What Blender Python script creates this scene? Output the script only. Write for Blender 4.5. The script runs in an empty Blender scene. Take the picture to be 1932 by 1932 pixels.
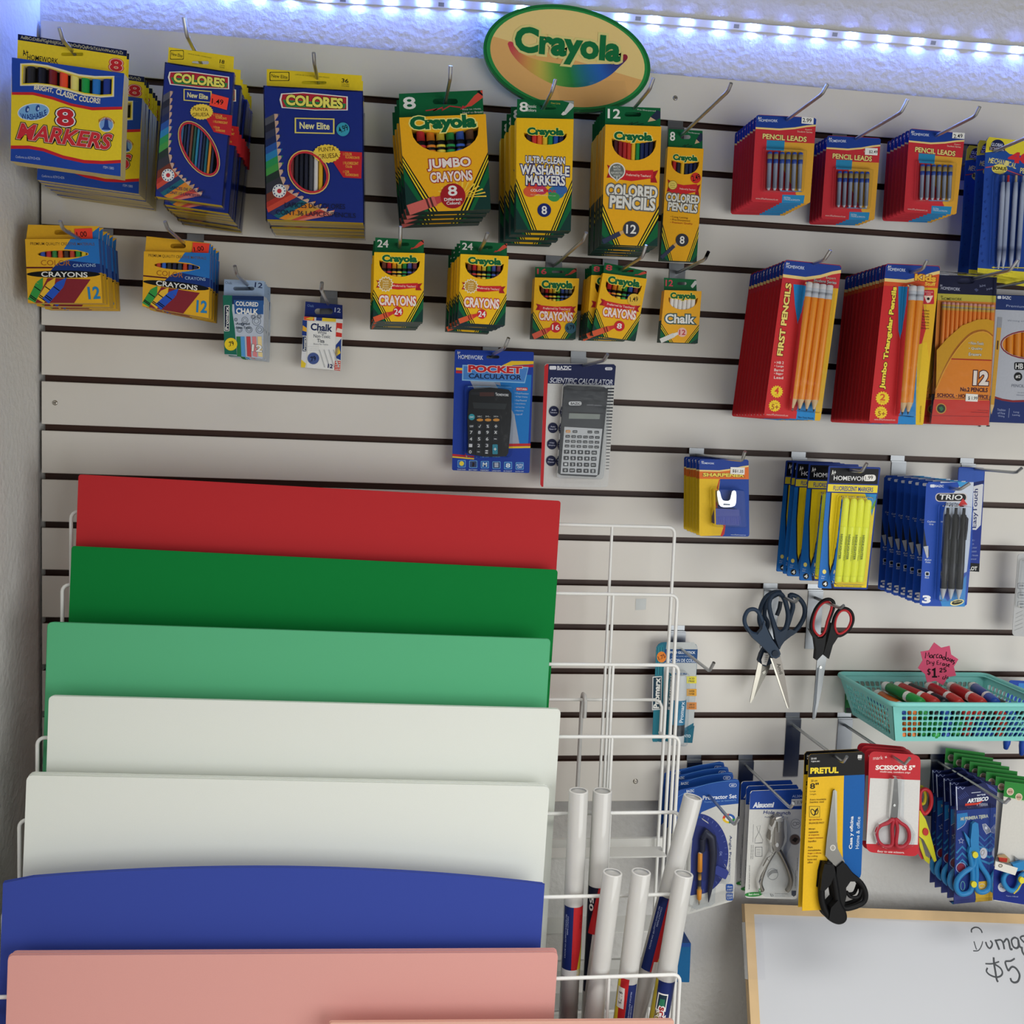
import bpy, math, random
from mathutils import Vector, Matrix, noise
from mathutils.geometry import tessellate_polygon
random.seed(7)
S = bpy.context.scene
COL = S.collection
R = math.radians
# ------------------------------------------------------------------ camera, world, lights, exposure
Z0 = 2.07                                   # height of the top of the slatted panel above the floor
FPX = 1900.0
CAMP = Vector((0.52426, -1.65228, Z0 - 0.57423))
PIT, YAW, ROL = 0.08826, 0.13134, -0.03935
_f = Vector((math.sin(YAW) * math.cos(PIT), math.cos(YAW) * math.cos(PIT), -math.sin(PIT)))
_r = Vector((math.cos(YAW), -math.sin(YAW), 0))
_d = _f.cross(_r)
CR = _r * math.cos(ROL) + _d * math.sin(ROL)
CD = _d * math.cos(ROL) - _r * math.sin(ROL)
CF = _f
cam = bpy.data.cameras.new('camera')
cam.sensor_width = 36.0
cam.lens = 36.0 * FPX / 1932.0
cam.clip_start = 0.05
camo = bpy.data.objects.new('camera', cam)
M3 = Matrix((CR, -CD, -CF)).transposed()
camo.matrix_world = Matrix.Translation(CAMP) @ M3.to_4x4()
COL.objects.link(camo)
S.camera = camo
S.view_settings.view_transform = 'Standard'
S.view_settings.look = 'None'
S.view_settings.gamma = 1.0
S.view_settings.use_curve_mapping = False
S.view_settings.exposure = 0.0
wd = bpy.data.worlds.new('world')
S.world = wd
wd.use_nodes = True
wd.node_tree.nodes['Background'].inputs[0].default_value = (1.0, 0.96, 0.92, 1)
wd.node_tree.nodes['Background'].inputs[1].default_value = 0.11


def area(name, loc, target, sx, sy, power, col, spread=180):
    L = bpy.data.lights.new(name, 'AREA')
    L.shape = 'RECTANGLE'
    L.spread = R(spread)
    L.size, L.size_y, L.energy, L.color = sx, sy, power, col
    o = bpy.data.objects.new(name, L)
    o.location = loc
    o.rotation_euler = (Vector(target) - Vector(loc)).to_track_quat('-Z', 'Y').to_euler()
    COL.objects.link(o)


area('storefront_daylight', (2.15, -2.35, 0.95), (0.8, 0, 0.95), 2.2, 1.4, 33, (0.985, 1.0, 0.985))
area('ceiling_fixture', (1.05, -1.45, 2.75), (1.05, -1.44, 0), 1.8, 0.5, 17, (1.0, 0.98, 0.93), 100)


def W(u, v, d):
    """the point on the plane y = -d that the photograph shows at pixel (u, v)"""
    q = CF + CR * ((u - 966) / FPX) + CD * ((v - 966) / FPX)
    return CAMP + q * ((-d - CAMP.y) / q.y)


# ------------------------------------------------------------------ colours and materials
def lin(h):
    h = h.lstrip('#')
    r = []
    for i in (0, 2, 4):
        c = int(h[i:i + 2], 16) / 255
        r.append(c / 12.92 if c <= 0.04045 else ((c + 0.055) / 1.055) ** 2.4)
    return (r[0], r[1], r[2], 1.0)


PAL = dict(W='F1F1EC', K='0E0F12', Y='F4D62A', CY='F6B41E', CG='0A6539', CD='123A34', Rd='D0262E', B='2149A6', N='17276E',
           O='F5901F', G='8E9196', S='C4C7CA', RD='A81C26', LB='2791D6', T='2E9E96', DB='0E1A45', OR='FF4B3A', P='F3C9BC',
           BR='8A4A22', GR='2FA84A', LY='F2EA8A', GY='CDA32C')


def C(c):
    if isinstance(c, tuple):
        return c
    return lin(PAL.get(c, c))


def newmat(name):
    m = bpy.data.materials.new(name)
    m.use_nodes = True
    return m, m.node_tree, m.node_tree.nodes['Principled BSDF']


def print_mat(name, rough, metal=0.0, coat=0.0, spec=0.5, nscale=260.0, amt=0.06, bump=0.0):
    m, nt, b = newmat(name)
    a = nt.nodes.new('ShaderNodeAttribute')
    a.attribute_name = 'Col'
    n = nt.nodes.new('ShaderNodeTexNoise')
    n.inputs['Scale'].default_value = nscale
    tc = nt.nodes.new('ShaderNodeTexCoord')
    nt.links.new(tc.outputs['Object'], n.inputs['Vector'])
    mr = nt.nodes.new('ShaderNodeMapRange')
    mr.inputs[3].default_value = 1 - amt
    mr.inputs[4].default_value = 1 + amt
    nt.links.new(n.outputs['Fac'], mr.inputs[0])
    mx = nt.nodes.new('ShaderNodeVectorMath')
    mx.operation = 'SCALE'
    nt.links.new(a.outputs['Color'], mx.inputs[0])
    nt.links.new(mr.outputs[0], mx.inputs['Scale'])
    nt.links.new(mx.outputs[0], b.inputs['Base Color'])
    b.inputs['Roughness'].default_value = rough
    b.inputs['Metallic'].default_value = metal
    b.inputs['Coat Weight'].default_value = coat
    b.inputs['Specular IOR Level'].default_value = spec
    if bump:
        bp = nt.nodes.new('ShaderNodeBump')
        bp.inputs['Strength'].default_value = bump
        bp.inputs['Distance'].default_value = 0.002
        nt.links.new(n.outputs['Fac'], bp.inputs['Height'])
        nt.links.new(bp.outputs[0], b.inputs['Normal'])
    return m


M_CARD = print_mat('printed_card', 0.46, spec=0.2)
M_PAPER = print_mat('paper', 0.8, spec=0.2, nscale=500, amt=0.03)
M_PLAST = print_mat('plastic', 0.33, spec=0.35, amt=0.02)
M_RUBBER = print_mat('soft_plastic', 0.5, spec=0.22, amt=0.04)
M_METAL = print_mat('metal', 0.33, metal=1.0, amt=0.05, nscale=90)
M_LAM = print_mat('laminate', 0.45, spec=0.35, nscale=30, amt=0.012)
M_WIRE = print_mat('white_enamel', 0.32, spec=0.5, amt=0.02)
M_BOARD = print_mat('poster_board', 0.75, spec=0.15, nscale=900, amt=0.035)
M_WRAP = print_mat('shrink_wrapped_paper', 0.5, coat=0.7, spec=0.4, nscale=40, amt=0.03)
M_WOOD = print_mat('light_wood', 0.5, nscale=25, amt=0.12)
M_MDO = print_mat('dry_erase_surface', 0.25, nscale=6, amt=0.02)


def clear_mat(name, fac, rough, tint):
    m = bpy.data.materials.new(name)
    m.use_nodes = True
    nt = m.node_tree
    nt.nodes.clear()
    out = nt.nodes.new('ShaderNodeOutputMaterial')
    mix = nt.nodes.new('ShaderNodeMixShader')
    tr = nt.nodes.new('ShaderNodeBsdfTransparent')
    tr.inputs[0].default_value = tint
    gl = nt.nodes.new('ShaderNodeBsdfGlossy')
    gl.inputs['Roughness'].default_value = rough
    lw = nt.nodes.new('ShaderNodeLayerWeight')
    lw.inputs['Blend'].default_value = fac
    tx = nt.nodes.new('ShaderNodeTexNoise')
    tx.inputs['Scale'].default_value = 55
    tc = nt.nodes.new('ShaderNodeTexCoord')
    nt.links.new(tc.outputs['Object'], tx.inputs['Vector'])
    bp = nt.nodes.new('ShaderNodeBump')
    bp.inputs['Strength'].default_value = 0.35
    bp.inputs['Distance'].default_value = 0.002
    nt.links.new(tx.outputs['Fac'], bp.inputs['Height'])
    nt.links.new(bp.outputs[0], gl.inputs['Normal'])
    nt.links.new(lw.outputs['Fresnel'], mix.inputs[0])
    nt.links.new(tr.outputs[0], mix.inputs[1])
    nt.links.new(gl.outputs[0], mix.inputs[2])
    nt.links.new(mix.outputs[0], out.inputs[0])
    return m


M_CLEAR = clear_mat('clear_blister', 0.17, 0.10, (0.93, 0.95, 0.97, 1))
M_FILM = clear_mat('clear_film', 0.14, 0.14, (0.95, 0.95, 0.96, 1))


def stucco(name, col, scale, strength):
    m, nt, b = newmat(name)
    tc = nt.nodes.new('ShaderNodeTexCoord')
    n1 = nt.nodes.new('ShaderNodeTexNoise')
    n1.inputs['Scale'].default_value = scale
    n1.inputs['Detail'].default_value = 5
    n2 = nt.nodes.new('ShaderNodeTexVoronoi')
    n2.inputs['Scale'].default_value = scale * 0.7
    nt.links.new(tc.outputs['Object'], n1.inputs['Vector'])
    nt.links.new(tc.outputs['Object'], n2.inputs['Vector'])
    ad = nt.nodes.new('ShaderNodeMath')
    ad.operation = 'MULTIPLY_ADD'
    ad.inputs[1].default_value = 0.35
    nt.links.new(n2.outputs['Distance'], ad.inputs[0])
    nt.links.new(n1.outputs['Fac'], ad.inputs[2])
    bp = nt.nodes.new('ShaderNodeBump')
    bp.inputs['Strength'].default_value = strength
    bp.inputs['Distance'].default_value = 0.006
    nt.links.new(ad.outputs[0], bp.inputs['Height'])
    nt.links.new(bp.outputs[0], b.inputs['Normal'])
    rp = nt.nodes.new('ShaderNodeValToRGB')
    c = C(col)
    rp.color_ramp.elements[0].color = (c[0] * .94, c[1] * .94, c[2] * .94, 1)
    rp.color_ramp.elements[1].color = c
    nt.links.new(n1.outputs['Fac'], rp.inputs[0])
    nt.links.new(rp.outputs[0], b.inputs['Base Color'])
    b.inputs['Roughness'].default_value = 0.7
    b.inputs['Specular IOR Level'].default_value = 0.25
    return m


M_WALL = stucco('painted_stucco', 'E2E1DE', 110, 0.34)
M_FLOOR = stucco('floor_tile', 'B9B2A6', 9, 0.05)
M_LED, _nt, _b = newmat('led_chip')
_b.inputs['Base Color'].default_value = (0.9, 0.95, 1, 1)
_b.inputs['Emission Color'].default_value = (0.12, 0.24, 1.0, 1)
_b.inputs['Emission Strength'].default_value = 560.0

# ------------------------------------------------------------------ mesh builder
_TX = {}


def text_mesh(s, off):
    k = (s, off)
    if k not in _TX:
        cu = bpy.data.curves.new('t', 'FONT')
        cu.body = s
        cu.size = 1.0
        cu.resolution_u = 3
        cu.offset = off
        o = bpy.data.objects.new('t', cu)
        me = bpy.data.meshes.new_from_object(o)
        par = list(range(len(me.vertices)))

        def find(a):
            while par[a] != a:
                par[a] = par[par[a]]
                a = par[a]
            return a
        for p in me.polygons:
            for w in p.vertices[1:]:
                par[find(w)] = find(p.vertices[0])
        ids = {}
        lev = [ids.setdefault(find(i), len(ids)) % 3 for i in range(len(par))]
        _TX[k] = ([(v.co.x, v.co.y, lev[v.index] * 5e-6) for v in me.vertices], [tuple(p.vertices) for p in me.polygons])
        bpy.data.objects.remove(o)
        bpy.data.curves.remove(cu)
        bpy.data.meshes.remove(me)
    return _TX[k]


def rrect(x0, y0, x1, y1, r, n=4):
    p = []
    sx, sy = (1 if x1 > x0 else -1), (1 if y1 > y0 else -1)
    for cx, cy, a in ((x1 - sx * r, y0 + sy * r, -90), (x1 - sx * r, y1 - sy * r, 0), (x0 + sx * r, y1 - sy * r, 90), (x0 + sx * r, y0 + sy * r, 180)):
        for i in range(n + 1):
            t = R(a + 90 * i / n)
            p.append((cx + sx * r * math.cos(t), cy + sy * r * math.sin(t)))
    return p


def ellpts(cx, cy, rx, ry, rot=0, n=28, a0=0, a1=360):
    ca, sa = math.cos(R(rot)), math.sin(R(rot))
    full = abs(a1 - a0) >= 360
    o = []
    for i in range(n if full else n + 1):
        t = R(a0 + (a1 - a0) * i / n)
        x, y = rx * math.cos(t), ry * math.sin(t)
        o.append((cx + x * ca - y * sa, cy + x * sa + y * ca))
    return o


def starpts(cx, cy, r0, r1, n, rot=0):
    return [(cx + (r0 if i % 2 else r1) * math.cos(R(rot) + math.pi * i / n), cy + (r0 if i % 2 else r1) * math.sin(R(rot) + math.pi * i / n)) for i in range(2 * n)]


def spline(pts, closed=False, k=5):
    """Catmull-Rom through the points"""
    n = len(pts)
    out = []
    rng = n if closed else n - 1
    for i in range(rng):
        g = lambda j: pts[j % n] if closed else pts[max(0, min(n - 1, j))]
        p0, p1, p2, p3 = g(i - 1), g(i), g(i + 1), g(i + 2)
        for q in range(k):
            t = q / k
            out.append(tuple(0.5 * (2 * b + (c - a) * t + (2 * a - 5 * b + 4 * c - d) * t * t + (3 * b - a - 3 * c + d) * t ** 3) for a, b, c, d in zip(p0, p1, p2, p3)))
    if not closed:
        out.append(tuple(pts[-1]))
    return out


class Shape:
    """collects coloured geometry; the flat drawing calls take photograph crop coordinates of the item's own face"""
    LAY = 2.2e-5

    def __init__(s, item=None, y0=0.0):
        s.v, s.f, s.c, s.sm = [], [], [], []
        s.it, s.y0, s.lay = item, y0, 0

    def add(s, vs, fs, col, smooth=False):
        b = len(s.v)
        s.v += [tuple(p) for p in vs]
        if isinstance(col, list):
            s.c += [C(x) for x in col]
        else:
            s.c += [C(col)] * len(vs)
        s.f += [tuple(b + i for i in f) for f in fs]
        s.sm += [smooth] * len(fs)
        return s

    # ---- flat print -------------------------------------------------
    def _y(s):
        s.lay += 1
        return s.y0 - s.LAY * s.lay

    def L(s, p):
        return s.it.P(p[0], p[1], s.y0)

    def poly(s, pts, col, cols=None):
        y = s._y()
        vs = [(q[0], y, q[2]) for q in map(s.L, pts)]
        return s.add(vs, [tuple(range(len(vs)))], [C(c) for c in cols] if cols else col)

    def rect(s, x0, y0, x1, y1, col):
        return s.poly([(x0, y0), (x1, y0), (x1, y1), (x0, y1)], col)

    def rr(s, x0, y0, x1, y1, r, col):
        return s.poly(rrect(x0, y0, x1, y1, r), col)

    def ell(s, cx, cy, rx, ry, col, rot=0):
        return s.poly(ellpts(cx, cy, rx, ry, rot), col)

    def line(s, pts, w, col, closed=False):
        y = s._y()
        q = [Vector((p[0], p[2])) for p in map(s.L, pts)]
        a, b = s.L((0, 0)), s.L((w, 0))
        w = math.hypot(b[0] - a[0], b[2] - a[2]) / 2
        n = len(q)
        vs, fs = [], []
        for i in range(n):
            t = (q[(i + 1) % n] - q[i - 1]) if closed else (q[min(n - 1, i + 1)] - q[max(0, i - 1)])
            t = t.normalized() if t.length else Vector((1, 0))
            m = Vector((-t.y, t.x)) * w
            vs += [(q[i].x + m.x, y, q[i].y + m.y), (q[i].x - m.x, y, q[i].y - m.y)]
        for i in range(n if closed else n - 1):
            j = (i + 1) % n
            fs.append((2 * i, 2 * i + 1, 2 * j + 1, 2 * j))
        return s.add(vs, fs, col)

    def text(s, t, x0, y0, x1, y1, h, col, bold=0.0, out=None, ow=0.05, it=0.0, out2=None, ow2=0.09, arc=0.0):
        A, B = s.L((x0, y0)), s.L((x1, y1))
        A, B = Vector((A[0], A[2])), Vector((B[0], B[2]))
        e = B - A
        Ln = e.length
        e = e / Ln
        n = Vector((-e.y, e.x))
        a, b = s.L((0, 0)), s.L((0, h))
        H = math.hypot(b[0] - a[0], b[2] - a[2])
        bv, _ = text_mesh(t, 0.0)
        bx0, bx1 = min(p[0] for p in bv), max(p[0] for p in bv)
        by0, by1 = min(p[1] for p in bv), max(p[1] for p in bv)
        todo = []
        if out2:
            todo.append((ow2, out2))
        if out:
            todo.append((ow, out))
        todo.append((bold, col))
        for off, c in todo:
            vs, fs = text_mesh(t, round(off, 3))
            y = s._y()
            o = []
            for p in vs:
                u = (p[0] - bx0) / (bx1 - bx0)
                w = ((p[1] - by0) / (by1 - by0) - 0.5) * H
                q = A + e * (u * Ln + it * w) + n * (w + arc * Ln * (4 * u * (1 - u) - 0.5))
                o.append((q.x, y - p[2], q.y))
            s.add(o, fs, c)
        return s

    # ---- solid ------------------------------------------------------
    def prism(s, pts, t, front, side=None, back=None, holes=(), px=True, y0=None, smooth=False):
        """an outline pushed back by t (toward the wall)"""
        y0 = s.y0 if y0 is None else y0
        side = side or front
        back = back or side
        loops = [pts] + list(holes)
        if px:
            loops = [[s.it.P(p[0], p[1], y0) for p in lp] for lp in loops]
            loops = [[(p[0], p[2]) for p in lp] for lp in loops]
        flat = [p for lp in loops for p in lp]
        if holes:
            tri = [tuple(t_) for t_ in tessellate_polygon([[Vector((p[0], p[1], 0)) for p in lp] for lp in loops])]
        else:
            tri = [tuple(range(len(flat)))]
        s.add([(p[0], y0, p[1]) for p in flat], tri, front)
        s.add([(p[0], y0 + t, p[1]) for p in flat], tri, back)
        for lp in loops:
            n = len(lp)
            vs = [(p[0], y0, p[1]) for p in lp] + [(p[0], y0 + t, p[1]) for p in lp]
            s.add(vs, [(i, (i + 1) % n, n + (i + 1) % n, n + i) for i in range(n)], side, smooth)
        return s

    def tube(s, path, r, col, n=8, closed=False, caps=True, flat=1.0):
        P = [Vector(p) for p in path]
        m = len(P)
        rs = r if isinstance(r, (list, tuple)) else [r] * m
        cs = col if isinstance(col, list) else [col] * m
        up = None
        vs, fs, cc = [], [], []
        for i in range(m):
            t = (P[(i + 1) % m] - P[i - 1]) if closed else (P[min(m - 1, i + 1)] - P[max(0, i - 1)])
            t = t.normalized() if t.length > 1e-9 else Vector((0, 0, 1))
            if up is None:
                up = Vector((0, 1, 0)) if abs(t.y) < 0.9 else Vector((1, 0, 0))
            up = (up - t * up.dot(t)).normalized()
            sd = t.cross(up)
            for k in range(n):
                a = 2 * math.pi * k / n
                vs.append(P[i] + (up * math.cos(a) * flat + sd * math.sin(a)) * rs[i])
                cc.append(cs[i])
        for i in range(m if closed else m - 1):
            j = (i + 1) % m
            for k in range(n):
                fs.append((i * n + k, i * n + (k + 1) % n, j * n + (k + 1) % n, j * n + k))
        s.add(vs, fs, cc, True)
        if caps and not closed:
            s.add(vs[:n], [tuple(range(n))], cc[0])
            s.add(vs[-n:], [tuple(range(n))], cc[-1])
        return s

    def rod(s, a, b, prof, n=12, flat=1.0):
        """a turned piece from a to b: prof = [(t, r, col), ...]"""
        a, b = Vector(a), Vector(b)
        pts, rs, cs = [], [], []
        for t, r, c in prof:
            pts.append(a.lerp(b, t))
            rs.append(r)
            cs.append(C(c))
        t = (b - a).normalized()
        up = Vector((0, 1, 0)) if abs(t.y) < 0.9 else Vector((1, 0, 0))
        up = (up - t * up.dot(t)).normalized()
        sd = t.cross(up)
        vs, cc, fs = [], [], []
        for p, r, c in zip(pts, rs, cs):
            for k in range(n):
                an = 2 * math.pi * k / n
                vs.append(p + (up * math.cos(an) * flat + sd * math.sin(an)) * r)
                cc.append(c)
        for i in range(len(pts) - 1):
            for k in range(n):
                fs.append((i * n + k, i * n + (k + 1) % n, (i + 1) * n + (k + 1) % n, (i + 1) * n + k))
        s.add(vs, fs, cc, True)
        s.add(vs[:n], [tuple(range(n))], cc[0])
        s.add(vs[-n:], [tuple(range(n))], cc[-1])
        return s

    def box(s, lo, hi, col):
        x0, y0, z0 = lo
        x1, y1, z1 = hi
        v = [(x0, y0, z0), (x1, y0, z0), (x1, y1, z0), (x0, y1, z0), (x0, y0, z1), (x1, y0, z1), (x1, y1, z1), (x0, y1, z1)]
        return s.add(v, [(0, 1, 2, 3), (4, 5, 6, 7), (0, 1, 5, 4), (1, 2, 6, 5), (2, 3, 7, 6), (3, 0, 4, 7)], col)

    def dome(s, pts, h, inset, col='W', y0=None):
        """a raised blister over an outline given in crop coordinates"""
        y0 = s.y0 if y0 is None else y0
        lo = [s.it.P(p[0], p[1], y0) for p in pts]
        cx = sum(p[0] for p in lo) / len(lo)
        cz = sum(p[2] for p in lo) / len(lo)
        n = len(lo)
        rings = []
        for k, (hh, f) in enumerate(((0, 0), (0.75, 0.25), (1.0, 1.0))):
            rg = []
            for p in lo:
                dx, dz = p[0] - cx, p[2] - cz
                L_ = math.hypot(dx, dz)
                q = 1 - f * inset / max(L_, 1e-6)
                rg.append((cx + dx * q, y0 - 0.0006 - h * hh, cz + dz * q))
            rings.append(rg)
        vs = [p for rg in rings for p in rg]
        fs = [(k * n + i, k * n + (i + 1) % n, (k + 1) * n + (i + 1) % n, (k + 1) * n + i) for k in range(2) for i in range(n)]
        fs.append(tuple(2 * n + i for i in range(n)))
        return s.add(vs, fs, col)

    def build(s, name, mat, parent=None):
        me = bpy.data.meshes.new(name)
        me.from_pydata(s.v, [], s.f)
        at = me.color_attributes.new('Col', 'FLOAT_COLOR', 'POINT')
        at.data.foreach_set('color', [x for c in s.c for x in c])
        me.polygons.foreach_set('use_smooth', s.sm)
        me.materials.append(mat)
        me.update()
        o = bpy.data.objects.new(name, me)
        COL.objects.link(o)
        if parent:
            o.parent = parent
        return o


def tag(o, label=None, cat=None, group=None, kind=None):
    if label:
        o['label'] = label
    if cat:
        o['category'] = cat
    if group:
        o['group'] = group
    if kind:
        o['kind'] = kind
    return o


def empty(name, loc, label, cat, group=None):
    o = bpy.data.objects.new(name, None)
    o.empty_display_size = 0.02
    o.location = loc
    COL.objects.link(o)
    return tag(o, label, cat, group)


ORD = 'frontmost second third fourth fifth sixth seventh eighth ninth tenth eleventh twelfth thirteenth fourteenth'.split()


class Item:
    """a package whose front face lies on the plane y = -d; crop coordinates Z = (x0, y0, scale)"""

    def __init__(s, name, label, cat, Z, TL, TR, BL, d, group=None, ang=None):
        s.Z, s.d, s.name, s.base, s.cat, s.group = Z, d, name, label, cat, group
        tl, tr, bl = (s.w(p, d) for p in (TL, TR, BL))
        ex, ez = tr - tl, tl - bl
        a1, a2 = -math.atan2(ex.z, ex.x), math.atan2(ez.x, ez.z)
        a = (a1 + a2) / 2 if ang is None else R(ang)
        s.root = empty(name, (bl + (bl + ex)) / 2, label, cat, group)
        s.root.rotation_euler = (0, a, 0)
        s.M = Matrix.Translation(s.root.location) @ Matrix.Rotation(a, 4, 'Y')
        s.Mi = s.M.inverted()

    def w(s, p, d):
        return W(s.Z[0] + p[0] * s.Z[2], s.Z[1] + p[1] * s.Z[2], d)

    def P(s, x, y, yo=0.0):
        return tuple(s.Mi @ s.w((x, y), s.d - yo))

    def size(s, px):
        a, b = Vector(s.P(0, 0)), Vector(s.P(px, 0))
        return (a - b).length

    def sh(s, y0=0.0):
        return Shape(s, y0)

    def part(s, name, shape, mat, parent=None, label=None):
        o = shape.build(name, mat, parent or s.root)
        if label:
            o['label'] = label
        return o

    def stack(s, n, step, skip=(), jit=0.0006, rot=0.4, drift=(0, 0), offs=None, tail='on hook'):
        """hang n-1 more behind this one: copies of the thing and of each of its parts"""
        s.root['label'] = s.base + ', frontmost ' + tail
        out = [s.root]
        rnd = random.Random(len(s.base) * 7 + n)
        for k in range(1, n):
            r = s.root.copy()
            COL.objects.link(r)
            y = offs[k] if offs else k * step
            r.location = s.root.location + Vector((drift[0] * k + rnd.uniform(-jit, jit), y, drift[1] * k + rnd.uniform(-jit, jit)))
            r.rotation_euler.y += R(rnd.uniform(-rot, rot))
            r['label'] = s.base + ', ' + (ORD[k] + ' from front ' + tail if k < n - 1 or n < 3 else 'rearmost ' + tail)
            for ch in s.root.children:
                if ch.name.split('.')[0] in skip:
                    continue
                c = ch.copy()
                COL.objects.link(c)
                c.parent = r
                for g in ch.children:
                    if g.name.split('.')[0] in skip:
                        continue
                    q = g.copy()
                    COL.objects.link(q)
                    q.parent = c
            out.append(r)
        return out


K = 480 / 1932
Z1, Z2, Z3, Z4 = (0, 0, K), (480, 0, K), (900, 0, K), (1360, 0, 572 / 1932)
Z5, Z6, Z7, Z8 = (0, 400, K), (480, 430, K), (900, 440, K), (1360, 440, 572 / 1932)
Z10, Z11, Z12, Z13 = (0, 1400, .27536), (900, 900, .2588), (1250, 830, .353), (950, 1400, .27536)
Z15, Z16, Z17, Z18 = (1200, 1380, .2381), (1500, 1380, .28571), (1752, 230, .1553), (1732, 500, .16556)
Z19, Z20, Z21, Z23, Z24 = (1572, 1190, .18634), (1720, 1400, .17593), (1030, 1440, .16046), (1030, 1700, .16046), (1380, 1080, .14493)


def zp(Z, x, y):
    return (Z[0] + x * Z[2], Z[1] + y * Z[2])
# ------------------------------------------------------------------ the setting
def struct(name, sh, mat):
    return tag(sh.build(name, mat), kind='structure')


XR = 2.35
struct('wall_back', Shape().box((-0.12, 0.020, 0), (XR, 0.12, 2.9), 'W'), M_WALL)
s = Shape()
prof = [(-0.005, -4.2), (-0.005, 0.012), (-0.008, 0.02), (-0.12, 0.02), (-0.12, -4.2)]
n = len(prof)
vs = [(p[0], p[1], 0) for p in prof] + [(p[0], p[1], 2.9) for p in prof]
s.add(vs, [(i, (i + 1) % n, n + (i + 1) % n, n + i) for i in range(n)] + [tuple(range(n)), tuple(range(n, 2 * n))], 'W')
struct('wall_left', s, M_WALL)
struct('floor', Shape().box((-0.12, -4.2, -0.08), (XR, 0.12, 0), 'W'), M_FLOOR)

# slatted display panel: sixteen boards with grooves between
PITCH, GH = 0.0762, 0.0050
WHT, BRN, DRK = 'E8E4DC', '43291E', '1B110D'
root = empty('slatwall_panel', (0, 0, Z0 - 1.2192), 'white laminate slatted display panel with dark brown grooves covering the wall', 'display panel')
s = Shape()
H0 = 1.2192
for k in range(16):
    top = H0 if k == 0 else H0 - k * PITCH - GH
    bot = H0 - (k + 1) * PITCH + GH if k < 15 else 0.0
    x0, x1 = 0.0, XR - 0.02
    r = 0.0009
    pr = [(0.019, top), (0.0, top - 0) if k == 0 else (r, top), (0.0, top - r), (0.0, bot + r), (r, bot), (0.019, bot)]
    cl = [BRN, WHT, WHT, WHT, WHT, BRN]
    for a, b in zip(range(5), range(1, 6)):
        p, q = pr[a], pr[b]
        col = WHT if a in (1, 2, 3) else BRN
        s.add([(x0, p[0], p[1]), (x1, p[0], p[1]), (x1, q[0], q[1]), (x0, q[0], q[1])], [(0, 1, 2, 3)], col)
    s.add([(x0, q[0], q[1]) for q in pr], [tuple(range(6))], '8D857C')
    if k < 15:
        g = H0 - (k + 1) * PITCH
        s.add([(x0 + 0.002, 0.0105, g - GH), (x1, 0.0105, g - GH), (x1, 0.0105, g + GH), (x0 + 0.002, 0.0105, g + GH)], [(0, 1, 2, 3)], BRN)
s.build('slat_face', M_LAM, root)
for (u, v, rr_) in ((103.7, 760, .0042), (1274, 185, .0042), (1199, 1474, .0046)):
    w = W(u, v, 0) - root.location
    q = Shape()
    q.rod((w.x, 0.0004, w.z), (w.x, -0.0012, w.z), [(0, rr_, '9A958C'), (0.6, rr_ * .95, 'BDB8AF'), (1, rr_ * .6, 'C9C4BB')], 14)
    q.box((w.x - rr_ * .5, -0.0014, w.z - .0004), (w.x + rr_ * .5, -0.0010, w.z + .0004), '55504A')
    q.build('screw', M_METAL, root)

# clear adhesive pad left on a slat
w = W(1209, 1140, 0.0006)
o = Shape().add([(x, y, z) for x, z in ((-.009, -.010), (.009, -.009), (.009, .010), (-.009, .009)) for y in (0, -.0012)], [(0, 2, 4, 6), (1, 3, 5, 7), (0, 1, 3, 2), (2, 3, 5, 4), (4, 5, 7, 6), (6, 7, 1, 0)], 'W').build('adhesive_pad', M_CLEAR)
o.location = w
tag(o, 'small clear adhesive pad stuck on the bare slats right of the dark green poster boards', 'adhesive pad')

# ------------------------------------------------------------------ led strip along the wall above the panel
pts = [(-330, -95), (300, -32), (620, -1), (880, 11), (1200, 36), (1380, 50), (1640, 72), (1910, 95), (2060, 108)]
wp = [W(u, v, -0.019) for u, v in pts]
strip = empty('led_strip', wp[2], 'white led light strip glowing blue-white along the wall above the panel', 'light strip')
O = wp[2]
TA = R(20)
NV, UV = Vector((0, -math.cos(TA), -math.sin(TA))), Vector((0, -math.sin(TA), math.cos(TA)))     # the tape faces out and down
BK_ = Vector((0, -.0036, 0))
s = Shape()
for a, b in zip(wp, wp[1:]):
    q = []
    for p in (a, b):
        c = Vector(p) - O + BK_
        q += [c - UV * .0056, c - UV * .0056 + NV * .0009, c + UV * .0056 + NV * .0009, c + UV * .0056]
    s.add(q, [(0, 1, 5, 4), (1, 2, 6, 5), (2, 3, 7, 6), (3, 0, 4, 7)], 'DDE1EA')
s.build('strip_tape', M_PLAST, strip)
for i in range(-5, 34):
    u = 55 + 62 * i
    for (a, b) in zip(pts, pts[1:]):
        if a[0] <= u < b[0]:
            v = a[1] + (b[1] - a[1]) * (u - a[0]) / (b[0] - a[0])
    c = W(u, v, -0.019) - O + BK_
    X = Vector((.0050, 0, 0))
    q = [c + X * sx + UV * (.0046 * sz) + NV * e for e in (.0009, .0026) for sx, sz in ((-1, -1), (1, -1), (1, 1), (-1, 1))]
    Shape().add(q, [(0, 1, 2, 3), (4, 5, 6, 7), (0, 1, 5, 4), (1, 2, 6, 5), (2, 3, 7, 6), (3, 0, 4, 7)], 'W').build('led_chip', M_LED, strip)
    if i % 3 == 0:
        c = c + Vector((.028, 0, 0))
        q = [c + X * sx + UV * (.0030 * sz) + NV * .00095 for sx, sz in ((-.9, -1), (.9, -1), (.9, 1), (-.9, 1))]
        Shape().add(q, [(0, 1, 2, 3)], '8A8F9C').build('solder_pad', M_PLAST, strip)


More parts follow.
